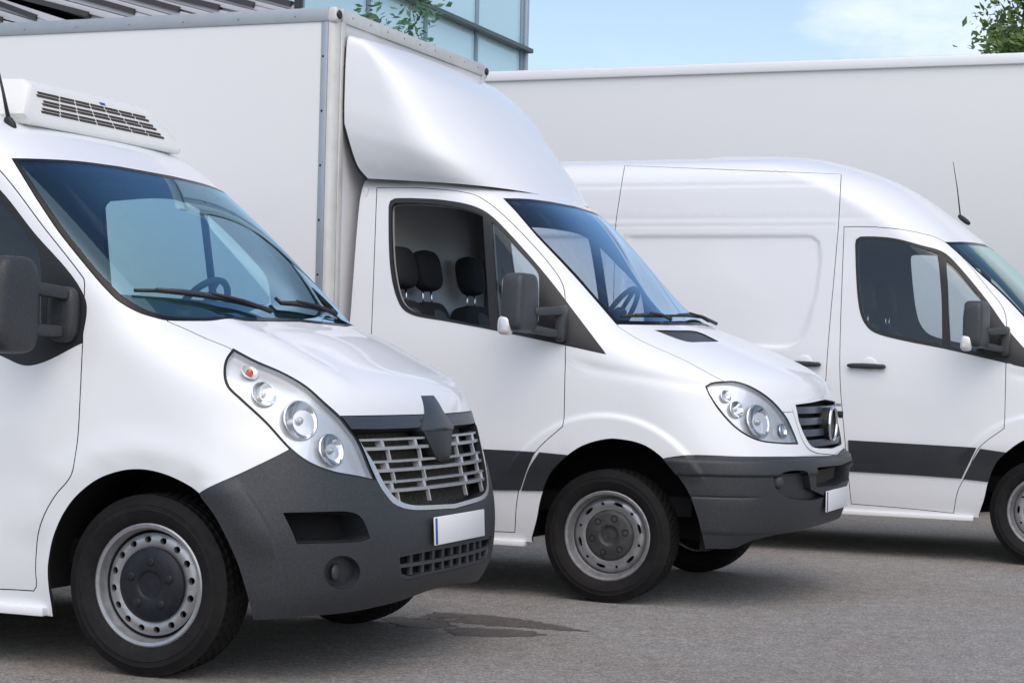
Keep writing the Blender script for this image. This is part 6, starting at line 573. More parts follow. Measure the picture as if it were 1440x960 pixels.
def wheel(kind, parent, x, yo, r, w, side=-1, rot=0):
    """yo: |y| of the outer face; kind 'm' or 's'"""
    if kind not in WM:
        WM[kind] = {}
        WM[kind]['tyre'] = tyre_mesh(r, w)
    V, Fc = WM[kind]['tyre']
    t = mk('wheel', V, Fc, TYRE, parent) if 'tm' not in WM[kind] else None
    if t is None:
        t = bpy.data.objects.new('wheel', WM[kind]['tm']); COL.objects.link(t); t.parent = parent
    else:
        t.data.set_sharp_from_angle(angle=R(32)); WM[kind]['tm'] = t.data
    t.location = (x, side * (yo - w / 2), r); t.rotation_euler = (0, rot, 0 if side < 0 else math.pi)
    hw = w / 2; key = 'parts'
    if key not in WM[kind]:
        L_ = []
        rr = r * .665
        ring = [(rr - .004, -hw * .1), (rr - .012, hw * .60), (rr + .002, hw * .74), (rr + .004, hw * .80), (rr - .002, hw * .83), (rr - .014, hw * .80), (rr - .020, hw * .70), (rr - .024, hw * .40), (rr - .030, hw * .34)]
        if kind == 'm':
            zf = lambda q: hw * (.52 - .22 * max(0, abs(q - .166) - .012) / .02 * .5)
            holes = [oval(.173, 2 * math.pi * (k + .35) / 16, .0145, .0125) for k in range(16)]
            L_.append(('rim', lathe('rim', ring, [STEEL, DARK], None, 96, mi=[1, 0, 0, 0, 0, 0, 0, 1])))
            L_.append(('wheel_disc', mk('wheel_disc', *holed_disc(.10, .197, zf, holes), STEEL)))
            L_.append(('barrel', lathe('wheel_disc_back', [(.06, hw * .05), (rr - .02, hw * .05)], DARK, None, 48)))
            cap = [(.0, hw * .66), (.048, hw * .66), (.052, hw * .70), (.060, hw * .72), (.105, hw * .71), (.125, hw * .66), (.141, hw * .58), (.145, hw * .40)]
            L_.append(('hub_cap', lathe('hub_cap', cap, CAPD, None, 64)))
            for k in range(5):
                a = 2 * math.pi * k / 5 + .3
                L_.append(('lug', blob('wheel_nut_cover', (.088 * math.cos(a), -hw * .72, .088 * math.sin(a)), (.036, .012, .036), .9, CAPD, None, nu=16, nv=8)))
        else:
            zf = lambda q: hw * (.40 - .20 * smoothstep(.175, rr - .024, q) - .1 * (1 - smoothstep(.11, .14, q)))
            holes = [oval(.166, 2 * math.pi * k / 6 + .25, .027, .009, 18) for k in range(6)] + [oval(.166, 2 * math.pi * (k + .5) / 6 + .25, .008, .008, 12) for k in range(6)]
            L_.append(('rim', lathe('rim', ring, STEELD, None, 96)))
            L_.append(('wheel_disc', mk('wheel_disc', *holed_disc(.10, rr - .024, lambda q: float(zf(q)), holes), STEEL)))
            L_.append(('barrel', lathe('wheel_disc_back', [(.06, hw * .0), (rr - .02, hw * .0)], DARK, None, 48)))
            cap = [(.0, hw * .40), (.040, hw * .40), (.043, hw * .46), (.052, hw * .50), (.056, hw * .54), (.110, hw * .53), (.126, hw * .48), (.132, hw * .40), (.134, hw * .25)]
            L_.append(('hub_cap', lathe('hub_cap', cap, CAPG, None, 64)))
            for k in range(6):
                a = 2 * math.pi * k / 6 + .2
                L_.append(('lug', lathe('wheel_nut', [(.001, hw * .50), (.011, hw * .50), (.013, hw * .545), (.018, hw * .55)], [CAPD], None, 14, c=(.092 * math.cos(a), 0, .092 * math.sin(a)))))
        WM[kind][key] = L_; first = True
    else: first = False
    for nm, o in WM[kind][key]:
        q = o if first else o.copy()
        if not first: COL.objects.link(q)
        q.parent = t
    return t
# ------------------------------------------------------------------ interior
def seat(parent, x, y, w=.46, name='seat'):
    rb = Matrix.Rotation(R(-12), 3, 'Y')
    s = blob(name, (x + .22, y, .86), (.50, w, .20), .4, FABRIC, parent)
    blob('backrest', (x - .06, y, 1.22), (.17, w, .68), .42, FABRIC, s, rot=rb)
    blob('seat_insert', (x - .03, y, 1.24), (.15, w * .52, .56), .5, FABRIC2, s, rot=rb)
    blob('headrest', (x - .125, y, 1.735), (.12, .27, .235), .62, FABRIC, s, rot=rb)
    for d in (-.06, .06): tube('headrest_post', [(x - .11, y + d, 1.50), (x - .125, y + d, 1.66)], .007, CHROME, s)
    return s
def steering(parent, c, tilt=R(58), r=.205):
    V, Fc = [], []; rot = Matrix.Rotation(-tilt, 3, 'Y'); n, k = 40, 8
    for i in range(n):
        a = 2 * math.pi * i / n
        for j in range(k):
            b = 2 * math.pi * j / k
            p = Vector(((r + .016 * math.cos(b)) * math.cos(a), (r + .016 * math.cos(b)) * math.sin(a), .016 * math.sin(b))); V.append(rot @ p + Vector(c))
    for i in range(n):
        for j in range(k): Fc.append((i * k + j, ((i + 1) % n) * k + j, ((i + 1) % n) * k + (j + 1) % k, i * k + (j + 1) % k))
    o = mk('steering_wheel', V, Fc, DASH, parent)
    blob('steering_hub', c, (.14, .16, .06), .6, DASH, o, rot=rot)
    for a in (0, math.pi, -math.pi / 2): tube('spoke', [Vector(c), rot @ Vector((math.cos(a + math.pi / 2) * r, math.sin(a + math.pi / 2) * r, 0)) + Vector(c)], .014, DASH, o)
    return o
def dashboard(parent, prof, w):
    return prism('dashboard', prof, 'y', -w, w, DASH, parent, bev=.02)
# ------------------------------------------------------------------ shared van pieces
def arch_liner(parent, r, yo, zc, side, x=0):
    V, Fc = [], []; n = 28
    for i in range(n + 1):
        a = R(-6) + R(192) * i / n
        for y in (yo - .055, yo - .12, yo - .50): V.append((x + r * math.cos(a), side * y, zc + r * math.sin(a)))
    for i in range(n):
        for k in range(2): Fc.append((i * 3 + k, i * 3 + k + 1, (i + 1) * 3 + k + 1, (i + 1) * 3 + k))
    b = len(V); V.append((x, side * (yo - .50), zc))
    for i in range(n): Fc.append((b, i * 3 + 2, (i + 1) * 3 + 2))
    return mk('wheel_arch_liner', V, Fc, DARK, parent)
def rear_caps(S, parent, x, material, name='rear_panel'):
    v = np.linspace(0, S.N, 60); P = S.raw(np.full(60, -1.), v); V = [tuple(p) for p in P] + [(p[0], -p[1], p[2]) for p in P[::-1]]
    return mk(name, V, [tuple(range(len(V)))], material, parent, smooth=False)
def lamp_inside(S, lens_poly, parent, bowls, side=1):
    """reflector bowls standing behind the lens; bowls: (u, v, radius, depth)"""
    for (u, v, r_, dep, kind) in bowls:
        P, N = S.pn(np.array(u), np.array(v)); ax = Vector((N[0], N[1] * .9, N[2] * .25)).normalized()
        ax = (Vector(N) + Vector((.30, .10, 0))).normalized(); dep *= .42; c = Vector(P) - Vector(N) * .006
        q = ax.to_track_quat('Z', 'Y').to_matrix(); prof = [(r_ * t, -dep * (1 - t * t)) for t in (0.02, .25, .45, .6, .75, .87, .95, 1)] + [(r_ * 1.06, .002), (r_ * 1.08, -.006)]
        V, Fc = [], []; n = len(prof); sg = 36
        for i in range(sg):
            a = 2 * math.pi * i / sg
            for rr, h in prof:
                p = q @ Vector((rr * math.cos(a), rr * math.sin(a), h)) + c; V.append((p.x, p.y * side, p.z))
        for i in range(sg):
            for k in range(n - 1): Fc.append((i * n + k, ((i + 1) % sg) * n + k, ((i + 1) % sg) * n + k + 1, i * n + k + 1))
        mk('lamp_bowl', V, Fc, CHROME if kind != 'o' else REFL, parent)
        b = c - ax * dep * .35; q_ = .9 if kind == 'o' else .42
        blob('bulb', (b.x, b.y * side, b.z), (r_ * q_,) * 3, 1, ORANGE if kind == 'o' else MIRG, parent, nu=16, nv=10)
def grooves(p):
    return 0
# flare and pressing reliefs
def sd_poly(P, X, Z):
    """signed distance to a convex polygon (negative inside)"""
    P = np.array(P); d = np.full(X.shape, -9.)
    ar = 0
    for i in range(len(P)): ar += P[i][0] * P[(i + 1) % len(P)][1] - P[(i + 1) % len(P)][0] * P[i][1]
    for i in range(len(P)):
        a, b = P[i], P[(i + 1) % len(P)]; t = (b - a) / np.linalg.norm(b - a); n = np.array([t[1], -t[0]]) * (1 if ar > 0 else -1)
        d = np.maximum(d, (X - a[0]) * n[0] + (Z - a[1]) * n[1])
    return d
PANEL_Q = [(-2.90, 2.12), (-1.57, 2.12), (-1.52, 2.08), (-1.505, 1.95), (-1.52, 1.75), (-1.575, 1.52), (-1.63, 1.41), (-1.70, 1.375), (-2.90, 1.375)]
def bump_sprinter(high):
    def f(P, u, v):
        x, y, z = P[..., 0], P[..., 1], P[..., 2]; r = np.hypot(x, z - .36)
        side = smoothstep(-.72, -.86, y)
        b = .017 * (1 - smoothstep(.595, .625, r)) * smoothstep(.62, .78, z) * side
        zl = 1.22 - .16 * x      # shoulder line running from the door to the headlight
        b = b - .006 * np.exp(-((z - (1.235 - .13 * (x + .3))) / .03) ** 2) * side * smoothstep(.25, .0, np.abs(x - .2) - .3)
        fr_ = smoothstep(.30, .42, x) * (z < .83)
        b = b + .016 * smoothstep(.682, .694, z) * (1 - smoothstep(.745, .765, z)) * fr_ - .007 * np.exp(-((z - .575) / .006) ** 2) * fr_ * (1 - smoothstep(.70, .80, x))
        b = b - .006 * smoothstep(.400, .385, z) * fr_
        if high:
            sd = smoothstep(-.70, -.80, y)
            rear = smoothstep(-1.36, -1.40, x)
            b = b - .007 * np.exp(-((z - 2.195) / .007) ** 2) * rear * sd
            b = b - .002 * np.exp(-((z - 2.245) / .016) ** 2) * smoothstep(-1.0, -1.3, x) * sd
            b = b - .0035 * np.exp(-((z - (2.478)) / .009) ** 2) * smoothstep(-.9, -1.5, x) * sd
            for q in (PANEL_Q, [(-4.4, 2.12), (-3.06, 2.12), (-3.06, 1.38), (-4.4, 1.38)]):
                d = sd_poly(q, x, z) ; b = b - .012 * (1 - smoothstep(-.016, .018, d)) * sd
        return b
    return f
def bump_master(P, u, v):
    x, y, z = P[..., 0], P[..., 1], P[..., 2]; r = np.hypot(x, z - .35)
    side = smoothstep(-.60, -.85, y)
    b = .016 * np.exp(-((r - .52) / .07) ** 2) * side * smoothstep(.45, .6, z)
    b = b + .010 * (1 - smoothstep(.568, .584, r)) * smoothstep(.20, .30, x) * smoothstep(.78, .72, z) * side
    # bonnet swage
    b = b + .012 * np.exp(-((np.abs(y) - .56) / .07) ** 2) * smoothstep(1.05, 1.2, z) * smoothstep(1.5, 1.35, z) * smoothstep(-.1, .1, x)
    # flank swage
    b = b - .010 * smoothstep(.95, .70, z) * (1 - smoothstep(.1, -.1, x) * 0) * side * smoothstep(-.35, -.6, x)
    return b
LB1 = [(0.4452, 8.6194, 0.034, 0.035, 'o'), (0.4045, 7.568, 0.048, 0.05, 'b'), (0.4629, 6.3011, 0.072, 0.06, 'b'), (0.527, 4.9635, 0.06, 0.05, 'b')]
LB2 = [(0.3866, 6.8075, 0.03, 0.04, 'c'), (0.4034, 6.0477, 0.04, 0.05, 'c'), (0.4829, 5.4911, 0.082, 0.06, 'b'), (0.5956, 5.0903, 0.035, 0.04, 'b')]
FOG2 = (0.5198, 2.6446)
CANO = [((-14.822, 5.854), (-13.727, 5.586)), ((-13.701, 5.863), (-12.559, 5.567)), ((-13.186, 5.983), (-12.023, 5.573)), ((-12.119, 5.811), (-11.223, 5.577)), ((-11.175, 5.769), (-10.526, 5.584)), ((-10.403, 5.734), (-9.864, 5.583)), ((-9.711, 5.694), (-9.285, 5.585)), ((-9.074, 5.675), (-8.788, 5.595)), ((-8.498, 5.649), (-8.267, 5.585))]
GK, GO, GZ = 1.9, 8.818, 8.766
WIPER1 = [[(0.4305, 11.8215, -1), (0.4983, 11.7996, -1), (0.5736, 11.7206, -1), (0.6616, 11.5919, -1), (0.7603, 11.4263, -1), (0.84, 11.211, -1)], [(1.0, 11.65, 1), (1.0, 11.45, 1), (0.92, 11.45, 1), (0.825, 11.4, 1), (0.745, 11.35, 1)]]
WIPER2 = [[(0.5005, 11.315, -1), (0.5606, 11.2528, -1), (0.634, 11.179, -1), (0.7136, 11.0728, -1)], [(0.7483, 11.0921, -1), (0.8425, 11.0584, -1), (0.9782, 11.0728, -1), (0.71, 11.3, 1), (0.745, 11.0, 1)]]
STAINS = [([(-0.724, -2.096), (-0.698, -1.991), (-0.539, -1.982), (-0.437, -2.006), (-0.326, -2.137), (-0.402, -2.293), (-0.547, -2.272)], 'small dark oil stain on the asphalt nearest the bumper of the left van', 0.0012), ([(-0.586, -1.892), (-0.597, -1.747), (-0.464, -1.726), (-0.275, -1.73), (-0.072, -1.783), (0.105, -1.875), (0.26, -1.974), (0.155, -2.01), (-0.022, -2.008), (-0.192, -2.028), (-0.383, -2.002), (-0.504, -2.019)], 'longest dark oil streak on the asphalt in front of the left van', 0.0018), ([(-0.313, -2.293), (-0.279, -2.164), (-0.119, -2.122), (0.012, -2.097), (0.129, -2.186), (0.086, -2.29), (-0.053, -2.373), (-0.194, -2.406)], 'short wet oil patch on the asphalt below the longest streak', 0.0012)]
# ------------------------------------------------------------------ GROUND
def ground():
    M = bpy.data.materials.new('asphalt'); M.use_nodes = True; nt = M.node_tree; b = nt.nodes['Principled BSDF']; N = nt.nodes.new; K = nt.links.new
    t = N('ShaderNodeTexCoord')
    def noise(s, d=6, r=.6):
        n = N('ShaderNodeTexNoise'); n.inputs['Scale'].default_value = s; n.inputs['Detail'].default_value = d; n.inputs['Roughness'].default_value = r; K(t.outputs['Object'], n.inputs['Vector']); return n
    def ramp(src, p0, c0, p1, c1):
        r = N('ShaderNodeValToRGB'); r.color_ramp.elements[0].position = p0; r.color_ramp.elements[0].color = (*c0, 1); r.color_ramp.elements[1].position = p1; r.color_ramp.elements[1].color = (*c1, 1); K(src, r.inputs[0]); return r
    def mix(mode, f, a, c):
        x = N('ShaderNodeMix'); x.data_type = 'RGBA'; x.blend_type = mode; x.inputs['Factor'].default_value = f if isinstance(f, float) else 1
        if not isinstance(f, float): K(f, x.inputs['Factor'])
        K(a, x.inputs['A'])
        if isinstance(c, tuple): x.inputs['B'].default_value = (*c, 1)
        else: K(c, x.inputs['B'])
        return x.outputs['Result']
    base = ramp(noise(.55, 6, .6).outputs['Fac'], .35, (.262, .238, .214), .66, (.300, .296, .286)).outputs[0]
    fine = ramp(noise(75, 5, .85).outputs['Fac'], .38, (.40, .38, .37), .62, (1.6, 1.59, 1.58)).outputs[0]
    c = mix('MULTIPLY', 1.0, base, fine)
    med = ramp(noise(9, 10, .8).outputs['Fac'], .32, (.74, .73, .72), .68, (1.24, 1.24, 1.24)).outputs[0]
    c = mix('MULTIPLY', 1.0, c, med)
    c = mix('MULTIPLY', 1.0, c, ramp(noise(27, 6, .8).outputs['Fac'], .38, (.74, .735, .73), .62, (1.22, 1.22, 1.21)).outputs[0])
    vo = N('ShaderNodeTexVoronoi'); vo.inputs['Scale'].default_value = 48; K(t.outputs['Object'], vo.inputs['Vector'])
    sp = ramp(vo.outputs['Distance'], .10, (1, 1, 1), .26, (0, 0, 0)).outputs[0]
    vc = N('ShaderNodeSeparateColor'); K(vo.outputs['Color'], vc.inputs[0])
    gt = N('ShaderNodeMath'); gt.operation = 'GREATER_THAN'; gt.inputs[1].default_value = .90; K(vc.outputs[0], gt.inputs[0])
    mm = N('ShaderNodeMath'); mm.operation = 'MULTIPLY'; K(sp, mm.inputs[0]); K(gt.outputs[0], mm.inputs[1])
    c = mix('MIX', mm.outputs[0], c, (.40, .39, .37))
    lt = N('ShaderNodeMath'); lt.operation = 'LESS_THAN'; lt.inputs[1].default_value = .10; K(vc.outputs[1], lt.inputs[0])
    m2 = N('ShaderNodeMath'); m2.operation = 'MULTIPLY'; K(sp, m2.inputs[0]); K(lt.outputs[0], m2.inputs[1])
    c = mix('MIX', m2.outputs[0], c, (.10, .09, .085))
    K(c, b.inputs['Base Color']); b.inputs['Roughness'].default_value = .88
    bu = N('ShaderNodeBump'); bu.inputs['Distance'].default_value = .006; bu.inputs['Strength'].default_value = .8
    K(noise(150, 4, .8).outputs['Fac'], bu.inputs['Height']); K(bu.outputs[0], b.inputs['Normal'])
    # near sheet with slight undulation, ringed by the far ground
    V, Fc = [], []; xs = sorted(set([-400, -150, -60, -25] + list(np.linspace(-12, 12, 49)) + [25, 60, 150, 400])); n = len(xs)
    rg = np.random.RandomState(3)
    for x in xs:
        for y in xs: V.append((x, y, 0))
    for i in range(n - 1):
        for j in range(n - 1): Fc.append((i * n + j, (i + 1) * n + j, (i + 1) * n + j + 1, i * n + j + 1))
    o = mk('ground', V, Fc, M); o['kind'] = 'structure'
    return M
ASPHALT = ground()
OIL = ASPHALT.copy(); OIL.name = 'damp_asphalt'; _b = OIL.node_tree.nodes['Principled BSDF']; _b.inputs['Roughness'].default_value = .6
_m = OIL.node_tree.nodes.new('ShaderNodeMix'); _m.data_type = 'RGBA'; _m.blend_type = 'MULTIPLY'; _m.inputs['Factor'].default_value = 1; _m.inputs['B'].default_value = (.42, .38, .36, 1)
_s = _b.inputs['Base Color'].links[0].from_socket; OIL.node_tree.links.new(_s, _m.inputs['A']); OIL.node_tree.links.new(_m.outputs['Result'], _b.inputs['Base Color'])
_n = OIL.node_tree.nodes; _l = OIL.node_tree.links.new; _a = _n.new('ShaderNodeAttribute'); _a.attribute_name = 'inside'
_z = _n.new('ShaderNodeTexNoise'); _z.inputs['Scale'].default_value = 60; _z.inputs['Detail'].default_value = 5; _tc = _n.new('ShaderNodeTexCoord'); _l(_tc.outputs['Object'], _z.inputs['Vector'])
_f = _n.new('ShaderNodeMath'); _f.operation = 'MULTIPLY_ADD'; _f.inputs[1].default_value = .9; _l(_z.outputs['Fac'], _f.inputs[0]); _l(_a.outputs['Fac'], _f.inputs[2])
_r = _n.new('ShaderNodeMapRange'); _r.inputs['From Min'].default_value = .55; _r.inputs['From Max'].default_value = 1.35; _l(_f.outputs[0], _r.inputs['Value']); _l(_r.outputs[0], _b.inputs['Alpha'])
SLOT = mat('brown_slot', (.055, .040, .028), .8)
def stain(pts, label, z):
    rg = np.random.RandomState(len(pts)); P = [Vector(p) for p in pts]; V, Fc = [], []
    Q = []
    for i in range(len(P)):
        a, b = P[i], P[(i + 1) % len(P)]
        for t in np.linspace(0, 1, 9, endpoint=False): Q.append(a.lerp(b, t) + Vector((rg.normal() * .010, rg.normal() * .012)))
    n = len(Q)
    r = geometry.delaunay_2d_cdt(Q, [(i, (i + 1) % n) for i in range(n)], [], 1, 1e-6)
    cen = sum(Q, Vector((0, 0))) / n; Q2 = []
    for k in range(n):
        t = (Q[(k + 2) % n] - Q[k - 2]).normalized(); nn = Vector((t.y, -t.x)); nn = nn if nn.dot(Q[k] - cen) > 0 else -nn; Q2.append((Q[k] + nn * .020, Q[k] - nn * .014))
    outer = [a for a, b in Q2]; E = [(i, (i + 1) % n) for i in range(n)] + [(n + i, n + (i + 1) % n) for i in range(n)]
    r = geometry.delaunay_2d_cdt(outer + [b for a, b in Q2], E, [], 1, 1e-6)
    o = mk('oil_stain', [(v.x, v.y, z) for v in r[0]], [f for f in r[2]], OIL); o['label'] = label; o['category'] = 'stain'; o['group'] = 'oil stains on the asphalt'
    at = o.data.attributes.new('inside', 'FLOAT', 'POINT'); at.data.foreach_set('value', [0. if (min(ids) if ids else n) < n else 1. for ids in r[3]])
for P_, lb_, z_ in STAINS: stain(P_, lb_, z_)
# ------------------------------------------------------------------ VAN WITH THE COOLING UNIT
def mirror_common(name, parent, housing, arms, mount, side, tilt=0, ind=None, m_=PLASTM, e=.36):
    h = blob(name, (housing[0][0], side * abs(housing[0][1]), housing[0][2]), housing[1], e, m_, parent,
             rot=Matrix.Rotation(side * R(tilt), 3, 'Z'), fn=lambda p: (p.x, p.y * (1 - .10 * p.z / housing[1][2]), p.z), nu=40, nv=28)
    c = Vector((housing[0][0], side * abs(housing[0][1]), housing[0][2]))
    blob('mirror_glass', (c.x - housing[1][0] * .46, c.y, c.z), (.02, housing[1][1] * .84, housing[1][2] * .86), .3, CHROME, h)
    for a, b, s in arms:
        A = Vector((a[0], side * abs(a[1]), a[2])); B = Vector((b[0], side * abs(b[1]), b[2])); d = B - A
        q = d.to_track_quat('X', 'Z').to_matrix()
        blob('mirror_arm', (A + B) / 2, (d.length, s[0], s[1]), .3, m_, h, rot=q, nu=24, nv=12)
    if ind: blob('side_indicator', (ind[0][0], side * abs(ind[0][1]), ind[0][2]), ind[1], .6, MIRG, h)
    return h
def wiper(parent, S, pts, off=.022):
    P = [at_uv(S, (u, v), 1 if sd > 0 else -1, off) for u, v, sd in pts]
    o = tube('wiper', P, .008, RUBBER, parent, n=6)
    P2 = [p + Vector((.004, 0, .007)) for p in P[1:-1]]
    tube('wiper_frame', P2, [.006] + [.011] * (len(P2) - 2) + [.006] if len(P2) > 2 else .009, PLASTM, o, n=6)
    a = P[len(P) // 2] + Vector((.010, 0, .016)); b = P[-1] + Vector((.035, .03, -.012))
    tube('wiper_arm', [a, a.lerp(b, .5) + Vector((.008, 0, .004)), b], [.006, .009, .011], RUBBER, o, n=8)
    return o
def bar(name, parent, S, zfun, y0, y1, h, d, off, m_, n=26):
    V, Fc = [], []
    for i in range(n + 1):
        y = y0 + (y1 - y0) * i / n; z = zfun(y) if callable(zfun) else zfun
        p = front_pt(S, y, z, off)
        for dx, dz in ((0, h / 2), (0, -h / 2), (-d, -h / 2), (-d, h / 2)): V.append((p.x + dx, p.y, p.z + dz))
    for i in range(n):
        for k in range(4): Fc.append((i * 4 + k, i * 4 + (k + 1) % 4, (i + 1) * 4 + (k + 1) % 4, (i + 1) * 4 + k))
    Fc += [(0, 1, 2, 3), tuple(n * 4 + k for k in (3, 2, 1, 0))]
    bm = bmesh.new(); vs = [bm.verts.new(v) for v in V]
    for f in Fc: bm.faces.new([vs[i] for i in f])
    bmesh.ops.recalc_face_normals(bm, faces=bm.faces)
    return bmobj(name, bm, m_, parent, True, 35)
def plate(parent, c, w, h, rx, tiltz=0):
    rot = Matrix.Rotation(R(rx), 3, 'Y')
    p = box('number_plate', c, (.008, w, h), PLATE, parent, bev=.003, rot=rot)
    box('blue_band', (c[0] + .0048, c[1] - w / 2 + .011, c[2]), (.003, .018, h - .008), BLUE, p, bev=.001, rot=rot)
    return p
def ext_y(S, poly):
    P = S.raw(np.clip([p[0] for p in poly], -1, 1), np.array([p[1] for p in poly]))
    zs = np.linspace(P[:, 2].min(), P[:, 2].max(), 40); ys = []
    for z in zs:
        m = 0
        for a, b in zip(P, np.roll(P, -1, 0)):
            if (a[2] - z) * (b[2] - z) <= 0 and a[2] != b[2]: m = max(m, abs(a[1] + (b[1] - a[1]) * (z - a[2]) / (b[2] - a[2])))
        ys.append(m)
    return lambda z: float(np.interp(z, zs, ys)) - .004
def cooled_van():
    F = FEAT[1]; S = Surf(MASTER, -4.6, bump=bump_master)
    van = thing('delivery_van', 'white delivery van with cooling unit on its roof and wide slatted silver grille', 'van', (-.793, -3.113, 0))
    order = ['door', 'window_seal', 'side_window', 'hood', 'grille_band', 'bumper', 'grille', 'grille_hole', 'headlight', 'lens', 'intake', 'fog_recess', 'lower_grille', 'lo_hole', 'windshield_seal', 'windshield', 'bumper_cut', 'arch']
    lines = [[side_uv(S, r_ * math.cos(a), .35 + r_ * math.sin(a)) for a in np.linspace(R(-6), R(44), 24)] for r_ in (.560, .568, .573, .579, .584, .592)]
    C = Cut(S, [(k, F[k]) for k in order], ncorner=48, lines=lines)
    C.obj('body', 'body', WHITE, van)
    C.obj('bonnet', 'hood', WHITE, van)
    for s in (-1, 1):
        d = C.obj('door', 'door', WHITE, van, both=False, side=s)
        C.obj('window_seal', 'window_seal', RUBBER, d, both=False, side=s, gap=0, lift=.002)
        C.obj('window', 'side_window', GLASSS, d, both=False, side=s, gap=0, skirt=False, lift=-.004)
        h = C.obj('headlight', 'headlight', [RUBBER], van, both=False, side=s, gap=.0012, depth=.05)
        C.obj('lamp_housing', 'lens', [REFL, BEZEL], h, both=False, side=s, gap=.001, pocket=.022)
        C.obj('lens', 'lens', LENSM, h, both=False, side=s, gap=0, skirt=False, lift=.003)
        xp = box('window_post', (-.875, s * .945, 1.72), (.035, .02, .50), RUBBER, d, bev=.004, rot=Matrix.Rotation(R(-4), 3, 'Y') @ Matrix.Rotation(s * R(9), 3, 'X'))
        bl = []
        for (px, v_, r_, dp, kd) in LB1: bl.append((px, v_, r_, dp, kd))
        lamp_inside(S, None, h, bl, 1 if s < 0 else -1)
        C.obj('air_inlet', 'intake', [DARK, PLAST], van, both=False, side=s, gap=.002, pocket=.13)
        fr = C.obj('fog_lamp_recess', 'fog_recess', [PLAST, PLAST], van, both=False, side=s, gap=.001, pocket=.035)
        uvf = F['fog_recess']; cu, cv = np.mean([p[0] for p in uvf]), np.mean([p[1] for p in uvf])
        P, N = S.pn(np.array(cu - .006), np.array(cv)); q = Vector(N).to_track_quat('Z', 'Y').to_matrix()
        blob('fog_lamp', (P[0] - N[0] * .028, (P[1] - N[1] * .028) * (-s), P[2]), (.024, .066, .066), .9, PLASTM, fr)
    C.obj('windscreen_seal', 'windshield_seal', [FRIT, FRIT], van, gap=.0015, lift=.001)
    C.obj('windscreen', 'windshield', GLASSW, van, gap=0, skirt=False, lift=.001)
    band = C.obj('grille_band', 'grille_band', BAND, van, lift=.004)
    YE = ext_y(S, F['grille_hole']); YL = ext_y(S, F['lo_hole'])
    gr = C.obj('grille', 'grille', GRILLE, van, lift=.006, depth=.03, gap=.001)
    C.obj('radiator', 'grille_hole', [MESHD, DARK], gr, pocket=.075, gap=0)
    for zt in (.885, .800, .722):
        for (z, h) in ((zt, .012), (zt + .034, .008)):
            ye = YE(z)
            bar('grille_bar', gr, S, z, -ye, ye, h, .045 if h > .01 else .035, -.004, GRILLE, 30)
    k = 0
    def vert(y, z0, z1, hw, dp):
        p0, p1 = front_pt(S, y, z0, -.006), front_pt(S, y, z1, -.006)
        V = []
        for p in (p0, p1):
            for dx, dy in ((0, -hw), (0, hw), (-dp, hw), (-dp, -hw)): V.append((p.x + dx, p.y + dy, p.z))
        return V
    VV = []
    for i, zt in enumerate((.885, .800, .722)):
        for s in (-1, 1):
            for y in (.69, .46, .215):
                if y < YE(zt) - .01: VV.append(vert(s * y, zt, zt + .034, .012, .028))
            for y in (.66, .43, .19):
                if y < YE(zt - .03): VV.append(vert(s * y, zt - .050, zt, .005, .014))
    for V in VV:
        bm = bmesh.new(); vs = [bm.verts.new(v) for v in V]
        for f in ((0, 1, 5, 4), (1, 2, 6, 5), (2, 3, 7, 6), (3, 0, 4, 7), (3, 2, 1, 0), (4, 5, 6, 7)): bm.faces.new([vs[i] for i in f])
        bmesh.ops.recalc_face_normals(bm, faces=bm.faces); bmobj('grille_divider', bm, GRILLE, gr, False)
    # dark V shaped centre piece
    def vee(name, prof, x_off, m_, par, thick):
        V, Fc = [], []
        for (z, hw, bulge) in prof:
            p = front_pt(S, 0, min(z, 1.035), 0); x = p.x + x_off - max(0, z - 1.035) * .55
            for yy, bx in ((-hw, 0), (-hw * .55, bulge * .75), (0, bulge), (hw * .55, bulge * .75), (hw, 0)): V.append((x + bx, yy, z))
            V += [(x - thick, hw, z), (x - thick, -hw, z)]
        n = 7
        for i in range(len(prof) - 1):
            for k in range(n): Fc.append((i * n + k, (i + 1) * n + k, (i + 1) * n + (k + 1) % n, i * n + (k + 1) % n))
        Fc += [tuple(range(n)), tuple((len(prof) - 1) * n + k for k in range(n))[::-1]]
        bm = bmesh.new(); vs = [bm.verts.new(v) for v in V]
        for f in Fc: bm.faces.new([vs[i] for i in f])
        bmesh.ops.recalc_face_normals(bm, faces=bm.faces); return bmobj(name, bm, m_, par, True, 25)
    vee('nose_emblem_mount', [(1.086, .062, -.002), (1.076, .070, .004), (1.05, .082, .010), (1.015, .098, .014), (.995, .125, .014), (.955, .165, .014), (.945, .160, .008)], .004, BAND, band, .08)
    vee('centre_wedge', [(.945, .150, .006), (.90, .120, .012), (.85, .085, .012), (.83, .060, .008), (.818, .046, .0)], .002, RUBBER, gr, .06)
    bp_ = C.obj('front_bumper', 'bumper', [PLAST, PLAST], van, lift=.006, gap=.001, depth=.018)
    lg = C.obj('lower_grille', 'lower_grille', [PLASTM, PLASTM], bp_, lift=.002, gap=0, depth=.02)
    C.obj('grille_opening', 'lo_hole', [DARK, DARK], bp_, pocket=.04, gap=0)
    zl = [p_[2] for p_ in S.raw(np.array([q[0] for q in F['lo_hole']]), np.array([q[1] for q in F['lo_hole']]))]; za, zb = min(zl), max(zl); zm = .5 * (za + zb)
    bar('grille_bar', bp_, S, zm, -YL(zm), YL(zm), .014, .02, -.003, PLASTM, 24)
    for i in range(11):
        y = -.45 + .09 * i
        if abs(y) < YL(zm) - .02: p = front_pt(S, y, zm, -.018); box('grille_divider', p, (.012, .026, (zb - za) * .96), PLASTM, bp_, bev=0)
    p = front_pt(S, 0, .548, .012); plate(van, (p.x + .004, 0, .553), .52, .112, -3)
